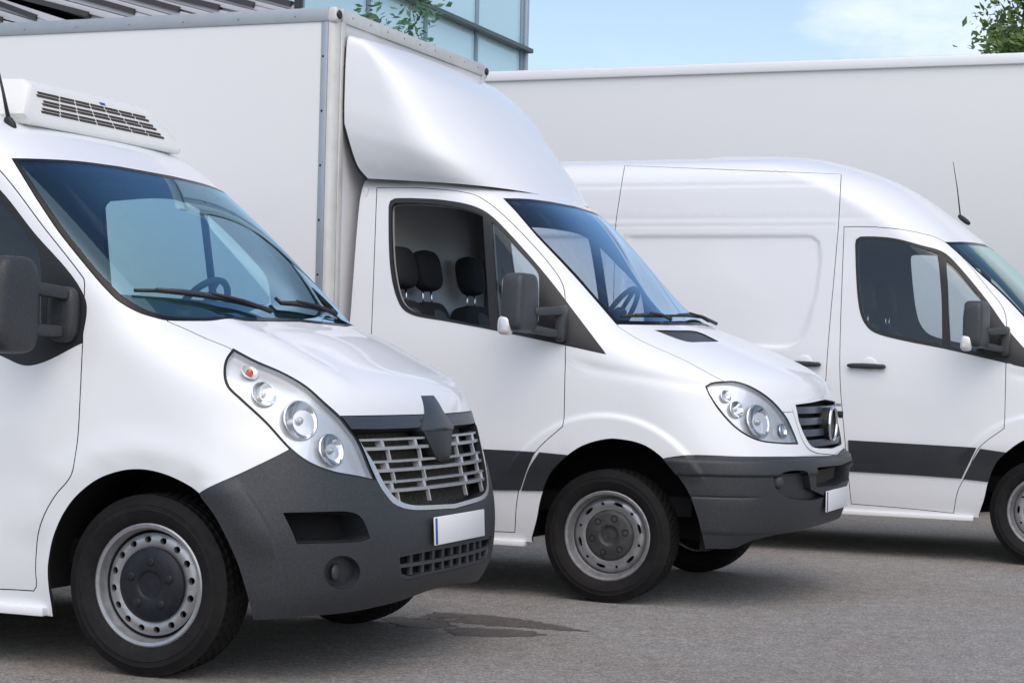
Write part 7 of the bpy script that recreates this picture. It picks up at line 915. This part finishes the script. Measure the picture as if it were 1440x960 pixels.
    # wheels, arches, underside
    for s in (-1, 1):
        wheel('m', van, 0, .965, .35, .225, s); arch_liner(van, .475, .99, .35, s); wheel('m', van, -3.2, .965, .35, .225, s)
    C.lining(['windshield', 'windshield_seal', 'side_window', 'arch', 'bumper_cut', 'bumper', 'grille_hole', 'lo_hole', 'intake', 'lens', 'fog_recess', 'headlight'], .035, van)
    box('underside', (-2.1, 0, .44), (5.0, 1.55, .10), DARK, van, bev=0)
    rear_caps(S, van, -4.6, WHITE)
    for s in (-1, 1): box('sill', (-1.75, s * .955, .222), (2.62, .07, .035), WHITE, van, bev=.006)
    # cooling unit
    V, Fc = [], []; prof = [(-.835, 2.170, .60), (-.845, 2.205, .615), (-.925, 2.350, .47), (-.985, 2.385, .455), (-1.42, 2.40, .47), (-1.50, 2.36, .55), (-1.50, 2.20, .60)]
    bm = bmesh.new(); A = [bm.verts.new((x, -w, z)) for x, z, w in prof]; B = [bm.verts.new((x, w, z)) for x, z, w in prof]; n = len(prof)
    bm.faces.new(A); bm.faces.new(B[::-1])
    for i in range(n): bm.faces.new((A[i], B[i], B[(i + 1) % n], A[(i + 1) % n]))
    bmesh.ops.recalc_face_normals(bm, faces=bm.faces); bmesh.ops.bevel(bm, geom=bm.edges[:], offset=.022, segments=4, profile=.6, affect='EDGES', clamp_overlap=True)
    unit = bmobj('cooling_unit', bm, UNIT, van, True, 30)
    # slots on the sloping front face
    a, b = Vector((-.845, 0, 2.205)), Vector((-.925, 0, 2.350)); up = (b - a).normalized(); nrm = Vector((up.z, 0, -up.x))
    for row in range(6):
        t = .028 + row * .0165 + (row // 2) * .0085
        wrow = .49 - .035 * row * .5
        ncol = 7
        for c_ in range(ncol):
            y0 = -wrow + (2 * wrow) * c_ / ncol + .006; y1 = -wrow + (2 * wrow) * (c_ + 1) / ncol - .006
            if row >= 4 and c_ == 0: y0 -= .05
            p = a + up * (t + .006) + nrm * .0012; q = Matrix((nrm, Vector((0, 1, 0)), up)).transposed()
            box('cooling_slot', (p.x, (y0 + y1) / 2, p.z), (.004, y1 - y0, .0105), SLOT, unit, bev=0, rot=q)
    p = a + up * .148 + nrm * .002; q = Matrix((nrm, Vector((0, 1, 0)), up)).transposed()
    box('unit_badge', (p.x - .006, .06, p.z + .004), (.003, .045, .016), BLUE, unit, bev=.001, rot=q)
    # base skirt
    prism('unit_base', [(-.88, 2.10), (-.87, 2.178), (-1.5, 2.25), (-1.5, 2.15)], 'y', -.56, .56, UNIT, unit, bev=.006)
    # roof aerial beside the unit
    ant = blob('aerial_base', (-.885, -.665, 2.165), (.07, .03, .04), .8, RUBBER, van, rot=Matrix.Rotation(R(50), 3, 'Y'))
    tube('aerial_rod', [(-.89, -.665, 2.17), (-.925, -.665, 2.30), (-1.0, -.665, 2.55)], [.010, .006, .003], RUBBER, ant, n=6)
    # mirrors
    for s in (-1, 1):
        mirror_common('wing_mirror', van, ((-.475, -1.20, 1.405), (.14, .22, .37)), [((-.43, -1.15, 1.475), (-.36, -1.0, 1.455), (.05, .05)), ((-.43, -1.15, 1.315), (-.38, -1.0, 1.31), (.05, .045))], None, s, 12, m_=PLAST, e=.5)
        blob('mirror_foot', (-.385, s * .980, 1.375), (.13, .07, .22), .6, PLAST, van)
    for W in WIPER1: wiper(van, S, W)
    # interior
    for y in (-.60, .50): seat(van, -1.45, y)
    steering(van, (-.64, .45, 1.40))
    dashboard(van, [(-.06, 1.25), (-.08, 1.34), (-.22, 1.43), (-.44, 1.475), (-.56, 1.44), (-.60, 1.30), (-.50, .9), (-.06, .9)], .76)
    box('bulkhead', (-1.85, 0, 1.25), (.03, 1.7, 1.75), LINING, van, bev=0)
    blob('rear_view_pod', (-.80, -.1, 1.99), (.10, .22, .05), .5, DASH, van)
    return van
def uvpt(S, poly_uv, pxs): ...
def sprinter(kind):
    F = FEAT[2 if kind == 'box' else 3]; high = kind != 'box'
    rows = SPRINTER_NOSE + (HIGH_TOP if high else CAB_TOP)
    S = Surf(rows, -4.6 if high else -1.49, bump=bump_sprinter(high))
    if high: van = thing('panel_van', 'white high roofed panel van with closed side door and aerial, partly behind the box truck', 'van', (1.862, 3.318, 0), -.029)
    else: van = thing('box_truck', 'white box truck with wind deflector above its cab, in the middle of the row', 'truck', (0, 0, 0))
    order = ['hood', 'vent', 'bumper', 'headlight', 'lens', 'grille_frame', 'grille', 'intake', 'fog_recess', 'door'] + (['slider'] if high else []) + ['stripe_door', 'stripe_fender'] + (['stripe_slider'] if high else []) + ['window_seal', 'side_window', 'quarter_window', 'windshield_seal', 'windshield', 'bumper_cut', 'arch']
    lines = []
    for r_ in (.585, .597, .61, .623, .635):
        lines.append([side_uv(S, r_ * math.cos(a), .36 + r_ * math.sin(a)) for a in np.linspace(R(28), R(152), 46)])
    for z in (.376, .386, .396, .406, .562, .569, .575, .581, .588, .674, .682, .688, .694, .702, .740, .746, .752, .758, .766):
        v_ = float(np.interp(z, S.tab[:, 4], np.arange(len(S.tab)) / S.K)); lines.append([(u_, v_) for u_ in np.linspace(-.02, .985, 60)])
    if high:
        xs_ = np.linspace(-4.5, -1.0, 60)
        for z in (2.17, 2.182, 2.195, 2.208, 2.22, 2.235, 2.245, 2.26, 2.45, 2.465, 2.478, 2.491, 2.51): lines.append([side_uv(S, x, z) for x in xs_ if x < -1.38 or z > 2.23])
        for q, lim in ((PANEL_Q, 1), ([(-4.4, 2.12), (-3.06, 2.12), (-3.06, 1.38), (-4.4, 1.38)], 1)):
            for off in (-.03, -.014, 0, .014, .03):
                c = np.mean(q, 0); P = []
                for i in range(len(q)):
                    a, b = np.array(q[i]), np.array(q[(i + 1) % len(q)]); a2 = a + np.sign(a - c) * off; b2 = b + np.sign(b - c) * off
                    k = max(2, int(np.linalg.norm(b - a) / .06))
                    P += [side_uv(S, *(a2 + (b2 - a2) * t)) for t in np.linspace(0, 1, k, endpoint=False)]
                lines.append(P + [P[0]])
    C = Cut(S, [(k, F[k]) for k in order], nside=34 if high else 16, lines=lines)
    C.obj('body', 'body', WHITE, van)
    C.obj('bonnet', 'hood', WHITE, van, gap=.0009)
    for s in (-1, 1):
        C.obj('bonnet_vent', 'vent', [PLASTM, DARK], van, both=False, side=s, gap=0, pocket=.006)
        d = C.obj('door', 'door', WHITE, van, both=False, side=s)
        C.obj('rubbing_strip', 'stripe_door', [STRIPE, STRIPE], d, both=False, side=s, gap=0, lift=.010)
        C.obj('rubbing_strip', 'stripe_fender', [STRIPE, STRIPE], van, both=False, side=s, gap=.001, lift=.010)
        C.obj('window_seal', 'window_seal', [RUBBER, RUBBER], d, both=False, side=s, gap=0, lift=.003)
        if high or s > 0: C.obj('window', 'side_window', GLASSS, d, both=False, side=s, gap=0, skirt=False, lift=-.002)   # the truck's near window is wound down
        C.obj('quarter_window', 'quarter_window', GLASSS, d, both=False, side=s, gap=0, skirt=False, lift=-.002)
        if high:
            if s < 0: sl = C.obj('sliding_door', 'slider', WHITE, van, both=False, side=s)
            else: sl = C.obj('side_panel', 'slider', WHITE, van, both=False, side=s)
            C.obj('rubbing_strip', 'stripe_slider', [STRIPE, STRIPE], sl, both=False, side=s, gap=.001, lift=.010)
            for xh, par in ((-1.15, d), (-1.585, sl)):
                uv = S.inv(np.array([[xh, 0, 1.245 if xh > -1.3 else 1.262]]), axes=(0, 2))[0]; P, N = S.pn(*map(np.array, uv)); yb = abs(P[1])
                hd = blob('door_handle', (xh, s * (yb + .030), P[2] - .002), (.262, .030, .036), .7, STRIPE, par, rot=Matrix.Rotation(R(1), 3, 'Y'))
                for q in (-.10, .10): blob('handle_foot', (xh + q, s * (yb + .012), P[2] - .002), (.04, .04, .03), .7, STRIPE, hd, nu=16, nv=10)
                blob('handle_bowl', (xh + .01, s * (yb - .004), P[2] + .004), (.115, .022, .105), 1, WHITE2, hd)
        h = C.obj('headlight', 'headlight', [RUBBER], van, both=False, side=s, gap=.0012, depth=.05)
        C.obj('lamp_housing', 'lens', [REFL, BEZEL], h, both=False, side=s, gap=.001, pocket=.022)
        C.obj('lens', 'lens', LENSM, h, both=False, side=s, gap=0, skirt=False, lift=.003)
        lamp_inside(S, None, h, LB2, 1 if s < 0 else -1)
        fr = C.obj('fog_lamp_recess', 'fog_recess', [PLAST, PLAST], van, both=False, side=s, gap=.001, pocket=.028)
        uv = FOG2; P, N = S.pn(np.array(uv[0]), np.array(uv[1]))
        blob('fog_lamp', (P[0] - N[0] * .02, (P[1] - N[1] * .02) * (-s), P[2]), (.07, .07, .075), .8, PLASTM, fr)
    C.obj('windscreen_seal', 'windshield_seal', [FRIT, FRIT], van, gap=.0015, lift=.001)
    C.obj('windscreen', 'windshield', GLASSW3 if high else GLASSW2, van, gap=0, skirt=False, lift=.001)
    YG = ext_y(S, F['grille'])
    gf = C.obj('grille_surround', 'grille_frame', [WHITE, WHITE], van, lift=.005, depth=.03, gap=0)
    gr = C.obj('grille', 'grille', [DARK, PLASTM], van, pocket=.06, gap=.001)
    for z in (1.015, .955, .895, .84):
        ye = YG(z)
        o = bar('grille_louvre', gr, S, z, -ye, ye, .036, .035, -.010, LOUVRE, 24)
    pc = front_pt(S, 0, .935, .004); V, Fc = [], []; n, k = 36, 8
    for i in range(n):
        a = 2 * math.pi * i / n
        for j in range(k):
            b = 2 * math.pi * j / k; rr = .090 + .009 * math.cos(b); V.append((pc.x + .022 + .010 * math.sin(b) + .0, rr * math.cos(a), pc.z + rr * math.sin(a)))
    for i in range(n):
        for j in range(k): Fc.append((i * k + j, ((i + 1) % n) * k + j, ((i + 1) % n) * k + (j + 1) % k, i * k + (j + 1) % k))
    mk('badge_ring', V, Fc, CHROME, gr)
    lathe('badge_disc', [(0.001, -.004), (.088, -.002), (.088, -.05)], RUBBER, gr, 32, c=(pc.x + .016, 0, pc.z), axis='x', sgn=1)
    bp_ = C.obj('front_bumper', 'bumper', [PLAST, PLAST], van, lift=.010, gap=.001, depth=.018)
    C.obj('bumper_opening', 'intake', [MESHD, PLAST], bp_, pocket=.07, gap=0)
    p = front_pt(S, 0, .530, .016); plate(van, (p.x + .006, 0, .530), .52, .112, 0)
    for s in (-1, 1):
        wheel('s', van, 0, .945, .345, .22, s, .3 if high else 0); arch_liner(van, .50, .985, .345, s)
        wheel('s', van, -3.665, .945, .345, .22, s)
        if not high: pass
    C.lining(['windshield', 'windshield_seal', 'side_window', 'quarter_window', 'arch', 'bumper_cut', 'bumper', 'grille', 'intake', 'lens', 'fog_recess', 'headlight', 'vent'], .035, van, m_=None if high else LINING2)
    ln = 5.3 if high else 2.2
    box('underside', (.4 - ln / 2, 0, .50), (ln, 1.5, .10), DARK, van, bev=0)
    for s in (-1, 1):
        x0 = -4.5 if high else -1.49
        box('sill', ((x0 - .44) / 2, s * .935, .283), (-.44 - x0, .07, .03), WHITE2, van, bev=.006)
    rear_caps(S, van, 0, WHITE)
    if not high: box('cab_rear_wall', (-1.455, 0, 1.45), (.02, 1.72, 1.42), WALLL, van, bev=0)
    for s in (-1, 1):
        mirror_common('wing_mirror', van, ((-.405, -1.20, 1.535), (.13, .21, .30)), [((-.35, -1.15, 1.49), (-.25, -1.01, 1.50), (.05, .045)), ((-.37, -1.14, 1.405), (-.27, -1.0, 1.38), (.05, .04))], None, s, 8, ((-.452, -1.275, 1.415), (.075, .07, .10)))
        blob('mirror_foot', (-.255, s * .985, 1.435), (.055, .075, .19), .4, PLASTM, van)
    for W in WIPER2: wiper(van, S, W)
    if high:
        for y in (-.62, -.22, .48): seat(van, -1.22, y)
    else:
        for y in (-.66, -.31, .34): seat(van, -1.20, y, .40)
    steering(van, (-.42, .42, 1.50))
    dashboard(van, [(-.06, 1.30), (-.06, 1.41), (-.20, 1.47), (-.40, 1.46), (-.50, 1.34), (-.45, .9), (-.06, .9)], .76)
    if high:
        box('bulkhead', (-1.62, 0, 1.30), (.03, 1.66, 1.8), LINING, van, bev=0)
        ant = blob('aerial_base', (-.575, -.86 + .10, 2.235), (.10, .03, .035), .8, RUBBER, van, rot=Matrix.Rotation(R(38), 3, 'Y'))
        tube('aerial_rod', [(-.60, -.76, 2.26), (-.625, -.76, 2.45), (-.655, -.76, 2.62)], [.005, .0035, .002], RUBBER, ant, n=6)
        o = box('side_badge', (-1.377, -.989, .996), (.12, .004, .018), STEEL, van, bev=.001)
        o = box('side_repeater', (-1.33, -.990, .93), (.06, .010, .045), RUBBER, van, bev=.004)
    return van, S
DEFL = [
 (.895, -1.15, -.61, 3.0, 2.215, 2.160),
 (.930, -1.17, -.63, 2.9, 2.280, 2.185),
 (.990, -1.22, -.67, 2.6, 2.470, 2.250),
 (1.00, -1.28, -.77, 2.5, 2.600, 2.380),
 (1.00, -1.33, -.905, 2.5, 2.740, 2.540),
 (.995, -1.38, -1.05, 2.5, 2.865, 2.715),
 (.985, -1.44, -1.24, 2.6, 2.950, 2.855),
 (.950, -1.47, -1.38, 2.8, 2.985, 2.940),
 (.600, -1.51, -1.46, 2.8, 2.995, 2.985),
]
class DeflSurf(Surf):
    def raw(self, u, v):
        r = self.row(v); w, xs, xc, n, zs, zc = [r[..., k] for k in range(6)]
        ph = np.clip(u, 0, 1.1) * np.pi / 2; c, s = np.abs(np.cos(ph)) + 1e-9, np.sin(ph) + 1e-9
        rr = (c ** n + s ** n) ** (-1 / n)
        x = xs + (xc - xs) * rr * s * (u > 0) + (xs - self.xr) * np.minimum(u, 0)
        x = x - .10 * np.clip(1 - v / 2.2, 0, 1) * np.minimum(u, 0)
        y = -w * np.where(u > 0, rr * c * np.sign(np.cos(ph)), 1.0)
        return np.stack([x, y, zs + (zc - zs) * ((x - self.xr) / (xc - self.xr))], -1)

def truck_box(van):
    w, x1, x0, z0, z1 = 1.077, -1.55, -5.9, .80, 3.045
    t = van
    box('side_panel', ((x0 + x1 - .09) / 2, -w + .014, (z0 + z1) / 2), (x1 - .09 - x0, .02, z1 - z0), WHITE2, t, bev=0)
    box('side_panel', ((x0 + x1 - .09) / 2, w - .014, (z0 + z1) / 2), (x1 - .09 - x0, .02, z1 - z0), WHITE2, t, bev=0)
    box('front_panel', (x1 - .012, 0, (z0 + z1) / 2), (.02, 2 * w - .10, z1 - z0), WHITE2, t, bev=0)
    box('roof_panel', ((x0 + x1) / 2, 0, z1 + .055), (x1 - x0 - .06, 2 * w - .06, .02), WHITE2, t, bev=0)
    box('floor_panel', ((x0 + x1) / 2, 0, z0 + .03), (x1 - x0 - .06, 2 * w - .06, .10), DARK, t, bev=0)
    box('rear_panel', (x0 + .02, 0, (z0 + z1) / 2), (.03, 2 * w - .06, z1 - z0), WHITE2, t, bev=0)
    for s in (-1, 1):
        po = box('corner_post', (x1 - .071, s * (w - .006), (z0 + z1) / 2), (.042, .014, z1 - z0), ALU, t, bev=.003)
        # rounded pale corner moulding
        V, Fc = [], []; n = 10; r_ = .048
        for zz in (z0, z1):
            for i in range(n + 1):
                a = math.pi / 2 * i / n; V.append((x1 - r_ + r_ * math.sin(a), s * (w - r_ + r_ * math.cos(a)), zz))
        for i in range(n): Fc.append((i, i + 1, n + 2 + i, n + 1 + i) if s > 0 else (i + 1, i, n + 1 + i, n + 2 + i))
        mk('corner_moulding', V, Fc, ALUL, po)
        box('corner_flange', (x1 + .003, s * (w - .075), (z0 + z1) / 2), (.010, .05, z1 - z0), ALUL, po, bev=.002)
        k = 0
        z = z1 - .19
        while z > z0:
            lathe('rivet', [(.0005, .004), (.004, .0035), (.0065, .0)], [DARK], po, 10, c=(x1 - .078, s * (w + .001), z), axis='y', sgn=s); z -= .295
        ra = box('roof_rail', ((x0 + x1 - .05) / 2, s * (w - .005), z1 + .036), (x1 - .05 - x0, .022, .075), ALU, t, bev=.005)
        for i in range(12):
            lathe('rivet', [(.0005, .004), (.004, .003), (.006, .0)], [STEELD], ra, 10, c=(x1 - .25 - .35 * i, s * (w + .006), z1 + .03), axis='y', sgn=s)
        cp = blob('corner_cap', (x1 - .026, s * (w - .022), z1 + .034), (.062, .062, .088), .5, ALUL, t)
        lathe('marker_lamp', [(.0005, .012), (.020, .010), (.027, .0), (.027, -.01)], RUBBER, cp, 24, c=(x1 + .002, s * (w - .022), z1 + .034), axis='x', sgn=1)
    fr = box('front_rail', (x1 - .002, 0, z1 + .036), (.022, 2 * w - .12, .075), ALUL, t, bev=.005)
    for i in range(9): lathe('rivet', [(.0005, .004), (.004, .003), (.006, .0)], [STEELD], fr, 10, c=(x1 + .009, -.9 + .225 * i, z1 + .04), axis='x', sgn=1)
    box('chassis_rail', (-3.6, .4, .62), (4.6, .08, .2), DARK, t, bev=.01); box('chassis_rail', (-3.6, -.4, .62), (4.6, .08, .2), DARK, t, bev=.01)
    # wind deflector
    S = DeflSurf(DEFL, -1.53, sig=.14); C = Cut(S, [], nside=10)
    d = C.obj('wind_deflector', 'body', WHITE, t, gap=0, depth=.03)
    # dark joint behind it
    v = np.linspace(0, 5.5, 30); P = S.raw(np.full(30, -1.), v)
    for s in (1, -1): tube('deflector_gasket', [(p[0] - .006, p[1] * s * .985, p[2]) for p in P], .016, RUBBER, d, n=8)
# ------------------------------------------------------------------ BIG TRAILER BEHIND
def trailer():
    T = thing('box_trailer', 'tall white box trailer parked behind the panel van, filling the right background', 'trailer', (0, 6.5, 0), -.011)
    x0, x1, z0, z1 = -7.6, 6.0, 1.05, 3.86
    def side(y, nm): 
        k = 0; xs_ = np.linspace(x0, x1, 2)
        return box(nm, ((x0 + x1) / 2, y, (z0 + z1) / 2), (x1 - x0, .04, z1 - z0), WHITE3, T, bev=.004)
    side(.02, 'side_panel'); side(2.5, 'side_panel')
    box('roof_panel', ((x0 + x1) / 2, 1.26, z1 + .03), (x1 - x0, 2.46, .04), WHITE3, T, bev=.004)
    box('front_panel', (x1 - .02, 1.26, (z0 + z1) / 2), (.04, 2.4, z1 - z0), WHITE3, T, bev=.004)
    box('rear_panel', (x0 + .02, 1.26, (z0 + z1) / 2), (.04, 2.4, z1 - z0), WHITE3, T, bev=.004)
    for y in (-.008, 2.53): box('roof_rail', ((x0 + x1) / 2, y, z1 + .042), (x1 - x0 + .02, .05, .095), WHITE, T, bev=.016)
    box('chassis', ((x0 + x1) / 2, 1.26, .90), (x1 - x0 - .6, 1.2, .25), DARK, T, bev=.01)
    for y in (.06, 2.46): box('side_guard', ((x0 + x1) / 2 - .8, y, .72), (5.2, .04, .30), ALU, T, bev=.01)
    for x in (-5.6, -4.3, 4.6):
        for s in (-1, 1):
            V, Fc = tyre_mesh(.5, .3, 60, False); w_ = mk('wheel', V, Fc, TYRE, T); w_.location = (x, 1.26 + s * 1.08, .5); w_.rotation_euler = (0, 0, 0 if s < 0 else math.pi)
            o = lathe('rim', [(.04, .10), (.12, .10), (.20, .02), (.29, .06), (.33, .12), (.33, 0)], STEELD, w_, 32)
# ------------------------------------------------------------------ BUILDINGS
def glass_building():
    B = thing('glass_office_building', 'glass fronted office building with pale blue panes and dark ledge behind the box truck', 'building', (-14, 0, 0))
    pane = bpy.data.materials.new('reflective_pane'); pane.use_nodes = True; b = pane.node_tree.nodes['Principled BSDF']
    b.inputs['Base Color'].default_value = (.60, .84, .93, 1); b.inputs['Metallic'].default_value = .1; b.inputs['Roughness'].default_value = .12
    fr = mat('mullion_metal', (.24, .33, .40), .4, .3); lg = mat('ledge_metal', (.055, .085, .085), .4, .3); wall = mat('building_wall', (.45, .47, .48), .7)
    k = GK; ys = [k * (10.0 + 1.5 * i) + GO for i in range(-8, 3)]
    zl = GZ; zt = 14.; H = [0, zl - 3 * k, zl, zl + 1.9 * k, zl + 3.8 * k, zt]
    H = [h for h in H if 0 <= h <= zt]
    for i in range(len(ys) - 1):
        for j in range(len(H) - 1):
            a = random.uniform(-.004, .004); bq = random.uniform(-.004, .004)
            V = [(a, ys[i] + .05, H[j] + .04), (-a, ys[i + 1] - .05, H[j] + .04), (-bq, ys[i + 1] - .05, H[j + 1] - .04), (bq, ys[i] + .05, H[j + 1] - .04)]
            o = mk('window_pane', V + [(v[0] - .03, v[1], v[2]) for v in V], [(0, 1, 2, 3), (7, 6, 5, 4), (0, 4, 5, 1), (1, 5, 6, 2), (2, 6, 7, 3), (3, 7, 4, 0)], pane, B, smooth=False)
    for y in ys: box('mullion', (.0, y, zt / 2), (.14, .07, zt), fr, B, bev=.006)
    for h in H[1:-1]: box('transom', (-.004, (ys[0] + ys[-1]) / 2, h), (.10, ys[-1] - ys[0], .06), fr, B, bev=.006)
    box('end_fin', (-.02, ys[-1] + .16, zt / 2), (.30, .14, zt), mat('end_fin_metal', (.38, .46, .55), .35, .3), B, bev=.01)
    box('ledge', (.16, (ys[0] + ys[-1] + .1) / 2, zl - .02), (.16, ys[-1] - ys[0] + .5, .11), lg, B, bev=.02)
    box('side_wall', (-4.1, (ys[0] + ys[-1]) / 2, zt / 2 - .1), (7.9, ys[-1] - ys[0] - .05, zt - .2), wall, B, bev=0)
    # one lighter green strip by the left edge of the seen panes
    return B
def clad_building():
    B = thing('clad_building', 'pale metal clad building with dark diagonal ribs, showing above the box truck at top left', 'building', (0, 11, 0))
    pan = mat('cladding_sheet', (.62, .61, .65), .5, .1, noise=(4, .2, (.55, .55, .58))); rib = mat('cladding_groove', (.05, .045, .05), .6); edge = mat('cladding_edge', (.03, .03, .035), .5)
    top = 7.4; L_ = []
    for a, b in CANO:
        A, Bv = Vector(a), Vector(b); d = (A - Bv).normalized(); d = Vector((d.x, max(d.y, .05))); L_.append((A, Bv, d))
    x1 = CANO[-1][1][0] + .12; x0 = x1 - 9
    box('wall', ((x0 + x1) / 2, 2.6, 2.3), (x1 - x0, 5.0, 4.5), pan, B, bev=0)
    # inclined boards over the wall, dark joints between them
    for i, (A, Bv, d) in enumerate(L_):
        p0 = Bv; p1 = A + d * 5.5; w = .035
        n = Vector((-d.y, d.x)); n = n if n.y > 0 else -n
        prism('cladding_rib', [tuple(p0 - n * w), tuple(p1 - n * w), tuple(p1 + n * w), tuple(p0 + n * w)], 'y', -.03, .06, rib, B, bev=0)
        if i < len(L_) - 1:
            A2, B2, d2 = L_[i + 1]; q0 = B2; q1 = A2 + d2 * 5.5
            for f0, f1, o_ in ((.06, .47, .0), (.52, .94, .014)):
                pts = [p0.lerp(q0, f0) - d * .9, p0.lerp(q0, f1) - d * .9, p1.lerp(q1, f1), p1.lerp(q1, f0)]
                prism('cladding_board', [tuple(p) for p in pts], 'y', o_, .05 + o_, pan, B, bev=.004)
    prism('backing_panel', [tuple(L_[0][1] - L_[0][2] * .9), tuple(L_[-1][1] - L_[-1][2] * .9), tuple(L_[-1][0] + L_[-1][2] * 5.5), tuple(L_[0][0] + L_[0][2] * 5.5)], 'y', .07, .12, pan, B, bev=0)
    e = CANO[-1][1]; box('edge_trim', (e[0] + .10, .0, e[1] + .02), (.07, .12, .36), edge, B, bev=.01)
# ------------------------------------------------------------------ TREES
def tree(name, loc, h, cr, spread, label, leafn, seed, leafsize, tint, lean=(0, 0)):
    rg = random.Random(seed); T = thing(name, label, 'tree', loc)
    bark = mat('bark_' + name, (.10, .075, .055), .9, noise=(9, .6, (.05, .04, .03)))
    segs = []; tips = []
    def grow(p, d, L_, r, lev):
        n = 5; q = p.copy(); P = [p.copy()]; rr = [r]
        for i in range(n):
            d = (d + Vector((rg.gauss(0, .16), rg.gauss(0, .16), rg.gauss(.03, .10)))).normalized(); q = q + d * L_ / n; P.append(q.copy()); rr.append(r * (1 - .5 * (i + 1) / n))
            if lev >= 2: tips.append((q.copy(), d.copy()))
        segs.append((P, rr))
        if lev < 4:
            for k in range(4 if lev < 2 else 3):
                a = rg.uniform(0, 2 * math.pi); t = rg.uniform(.35, 1) if lev else rg.uniform(.55, 1)
                b = P[min(n, max(1, int(t * n)))]; s = Vector((math.cos(a), math.sin(a), rg.uniform(.0, .8))).normalized()
                grow(b, (d * .45 + s).normalized(), L_ * rg.uniform(.5, .68), r * .45, lev + 1)
    grow(Vector((0, 0, 0)), Vector((0, 0, 1)), h * .62, h * .022, 0)
    tips = [(Vector((p.x * spread, p.y * spread, p.z)), d) for p, d in tips]; segs = [([Vector((p.x * spread, p.y * spread, p.z)) for p in P], rr) for P, rr in segs]
    V, Fc = [], []
    for P, rr in segs:
        b = len(V); n = 7 if rr[0] > .05 else 4
        for i, p in enumerate(P):
            t = (P[min(i + 1, len(P) - 1)] - P[max(i - 1, 0)]).normalized(); a = t.cross(Vector((.3, .1, 1))).normalized(); c = t.cross(a)
            for k in range(n): V.append(p + (a * math.cos(2 * math.pi * k / n) + c * math.sin(2 * math.pi * k / n)) * rr[i])
        for i in range(len(P) - 1):
            for k in range(n): Fc.append((b + i * n + k, b + i * n + (k + 1) % n, b + (i + 1) * n + (k + 1) % n, b + (i + 1) * n + k))
    mk('trunk', V, Fc, bark, T)
    LM = bpy.data.materials.new('leaves_' + name); LM.use_nodes = True; nt = LM.node_tree; bs = nt.nodes['Principled BSDF']
    g = nt.nodes.new('ShaderNodeObjectInfo'); n1 = nt.nodes.new('ShaderNodeTexNoise'); n1.inputs['Scale'].default_value = 1.7; tcn = nt.nodes.new('ShaderNodeTexCoord'); rmp = nt.nodes.new('ShaderNodeValToRGB')
    n1.inputs['Detail'].default_value = 6; rmp.color_ramp.elements[0].position = .35; rmp.color_ramp.elements[1].position = .68
    rmp.color_ramp.elements[0].color = (*[c * .65 for c in tint], 1); rmp.color_ramp.elements[1].color = (*[c * 1.7 for c in tint], 1)
    nt.links.new(tcn.outputs['Object'], n1.inputs['Vector']); nt.links.new(n1.outputs['Fac'], rmp.inputs[0]); nt.links.new(rmp.outputs[0], bs.inputs['Base Color'])
    bs.inputs['Roughness'].default_value = .5
    tl = nt.nodes.new('ShaderNodeBsdfTranslucent'); ms = nt.nodes.new('ShaderNodeMixShader'); ms.inputs[0].default_value = .35; nt.links.new(rmp.outputs[0], tl.inputs['Color'])
    nt.links.new(bs.outputs[0], ms.inputs[1]); nt.links.new(tl.outputs[0], ms.inputs[2]); nt.links.new(ms.outputs[0], nt.nodes['Material Output'].inputs['Surface'])
    V, Fc = [], []
    for i in range(leafn):
        p, d = rg.choice(tips); c = p + Vector((rg.gauss(0, 1), rg.gauss(0, 1), rg.gauss(0, 1))) * cr
        a = Vector((rg.gauss(0, 1), rg.gauss(0, 1), rg.gauss(0, .6))).normalized(); b = a.cross(Vector((rg.gauss(0, 1), rg.gauss(0, 1), rg.gauss(0, 1)))).normalized(); nn = a.cross(b)
        s = leafsize * rg.uniform(.6, 1.3); k = len(V)
        V += [c - a * s, c + b * s * .42 - a * s * .1 + nn * s * .12, c + a * s, c - b * s * .42 - a * s * .1 + nn * s * .12]; Fc += [(k, k + 1, k + 2), (k, k + 2, k + 3)]
    o = mk('crown', V, Fc, LM, T, smooth=False); o['kind'] = 'stuff'
    return T
# ------------------------------------------------------------------ build
cooled_van()
truck, _s = sprinter('box'); truck_box(truck)
sprinter('panel')
trailer()
glass_building()
clad_building()
tree('broadleaf_tree', (1.95, 20, 0), 9.2, .17, .58, 'leafy green tree rising over the trailer at the right edge', 22000, 5, .075, (.15, .23, .07))
tree('foliage_reflection_tree', (-13.0, 22.6, 0), 8.5, .16, .62, 'small leafy tree added before the glass building for the foliage reflected in its panes', 5200, 11, .10, (.12, .24, .15))  # added tree, standing in for foliage reflected in the building's panes
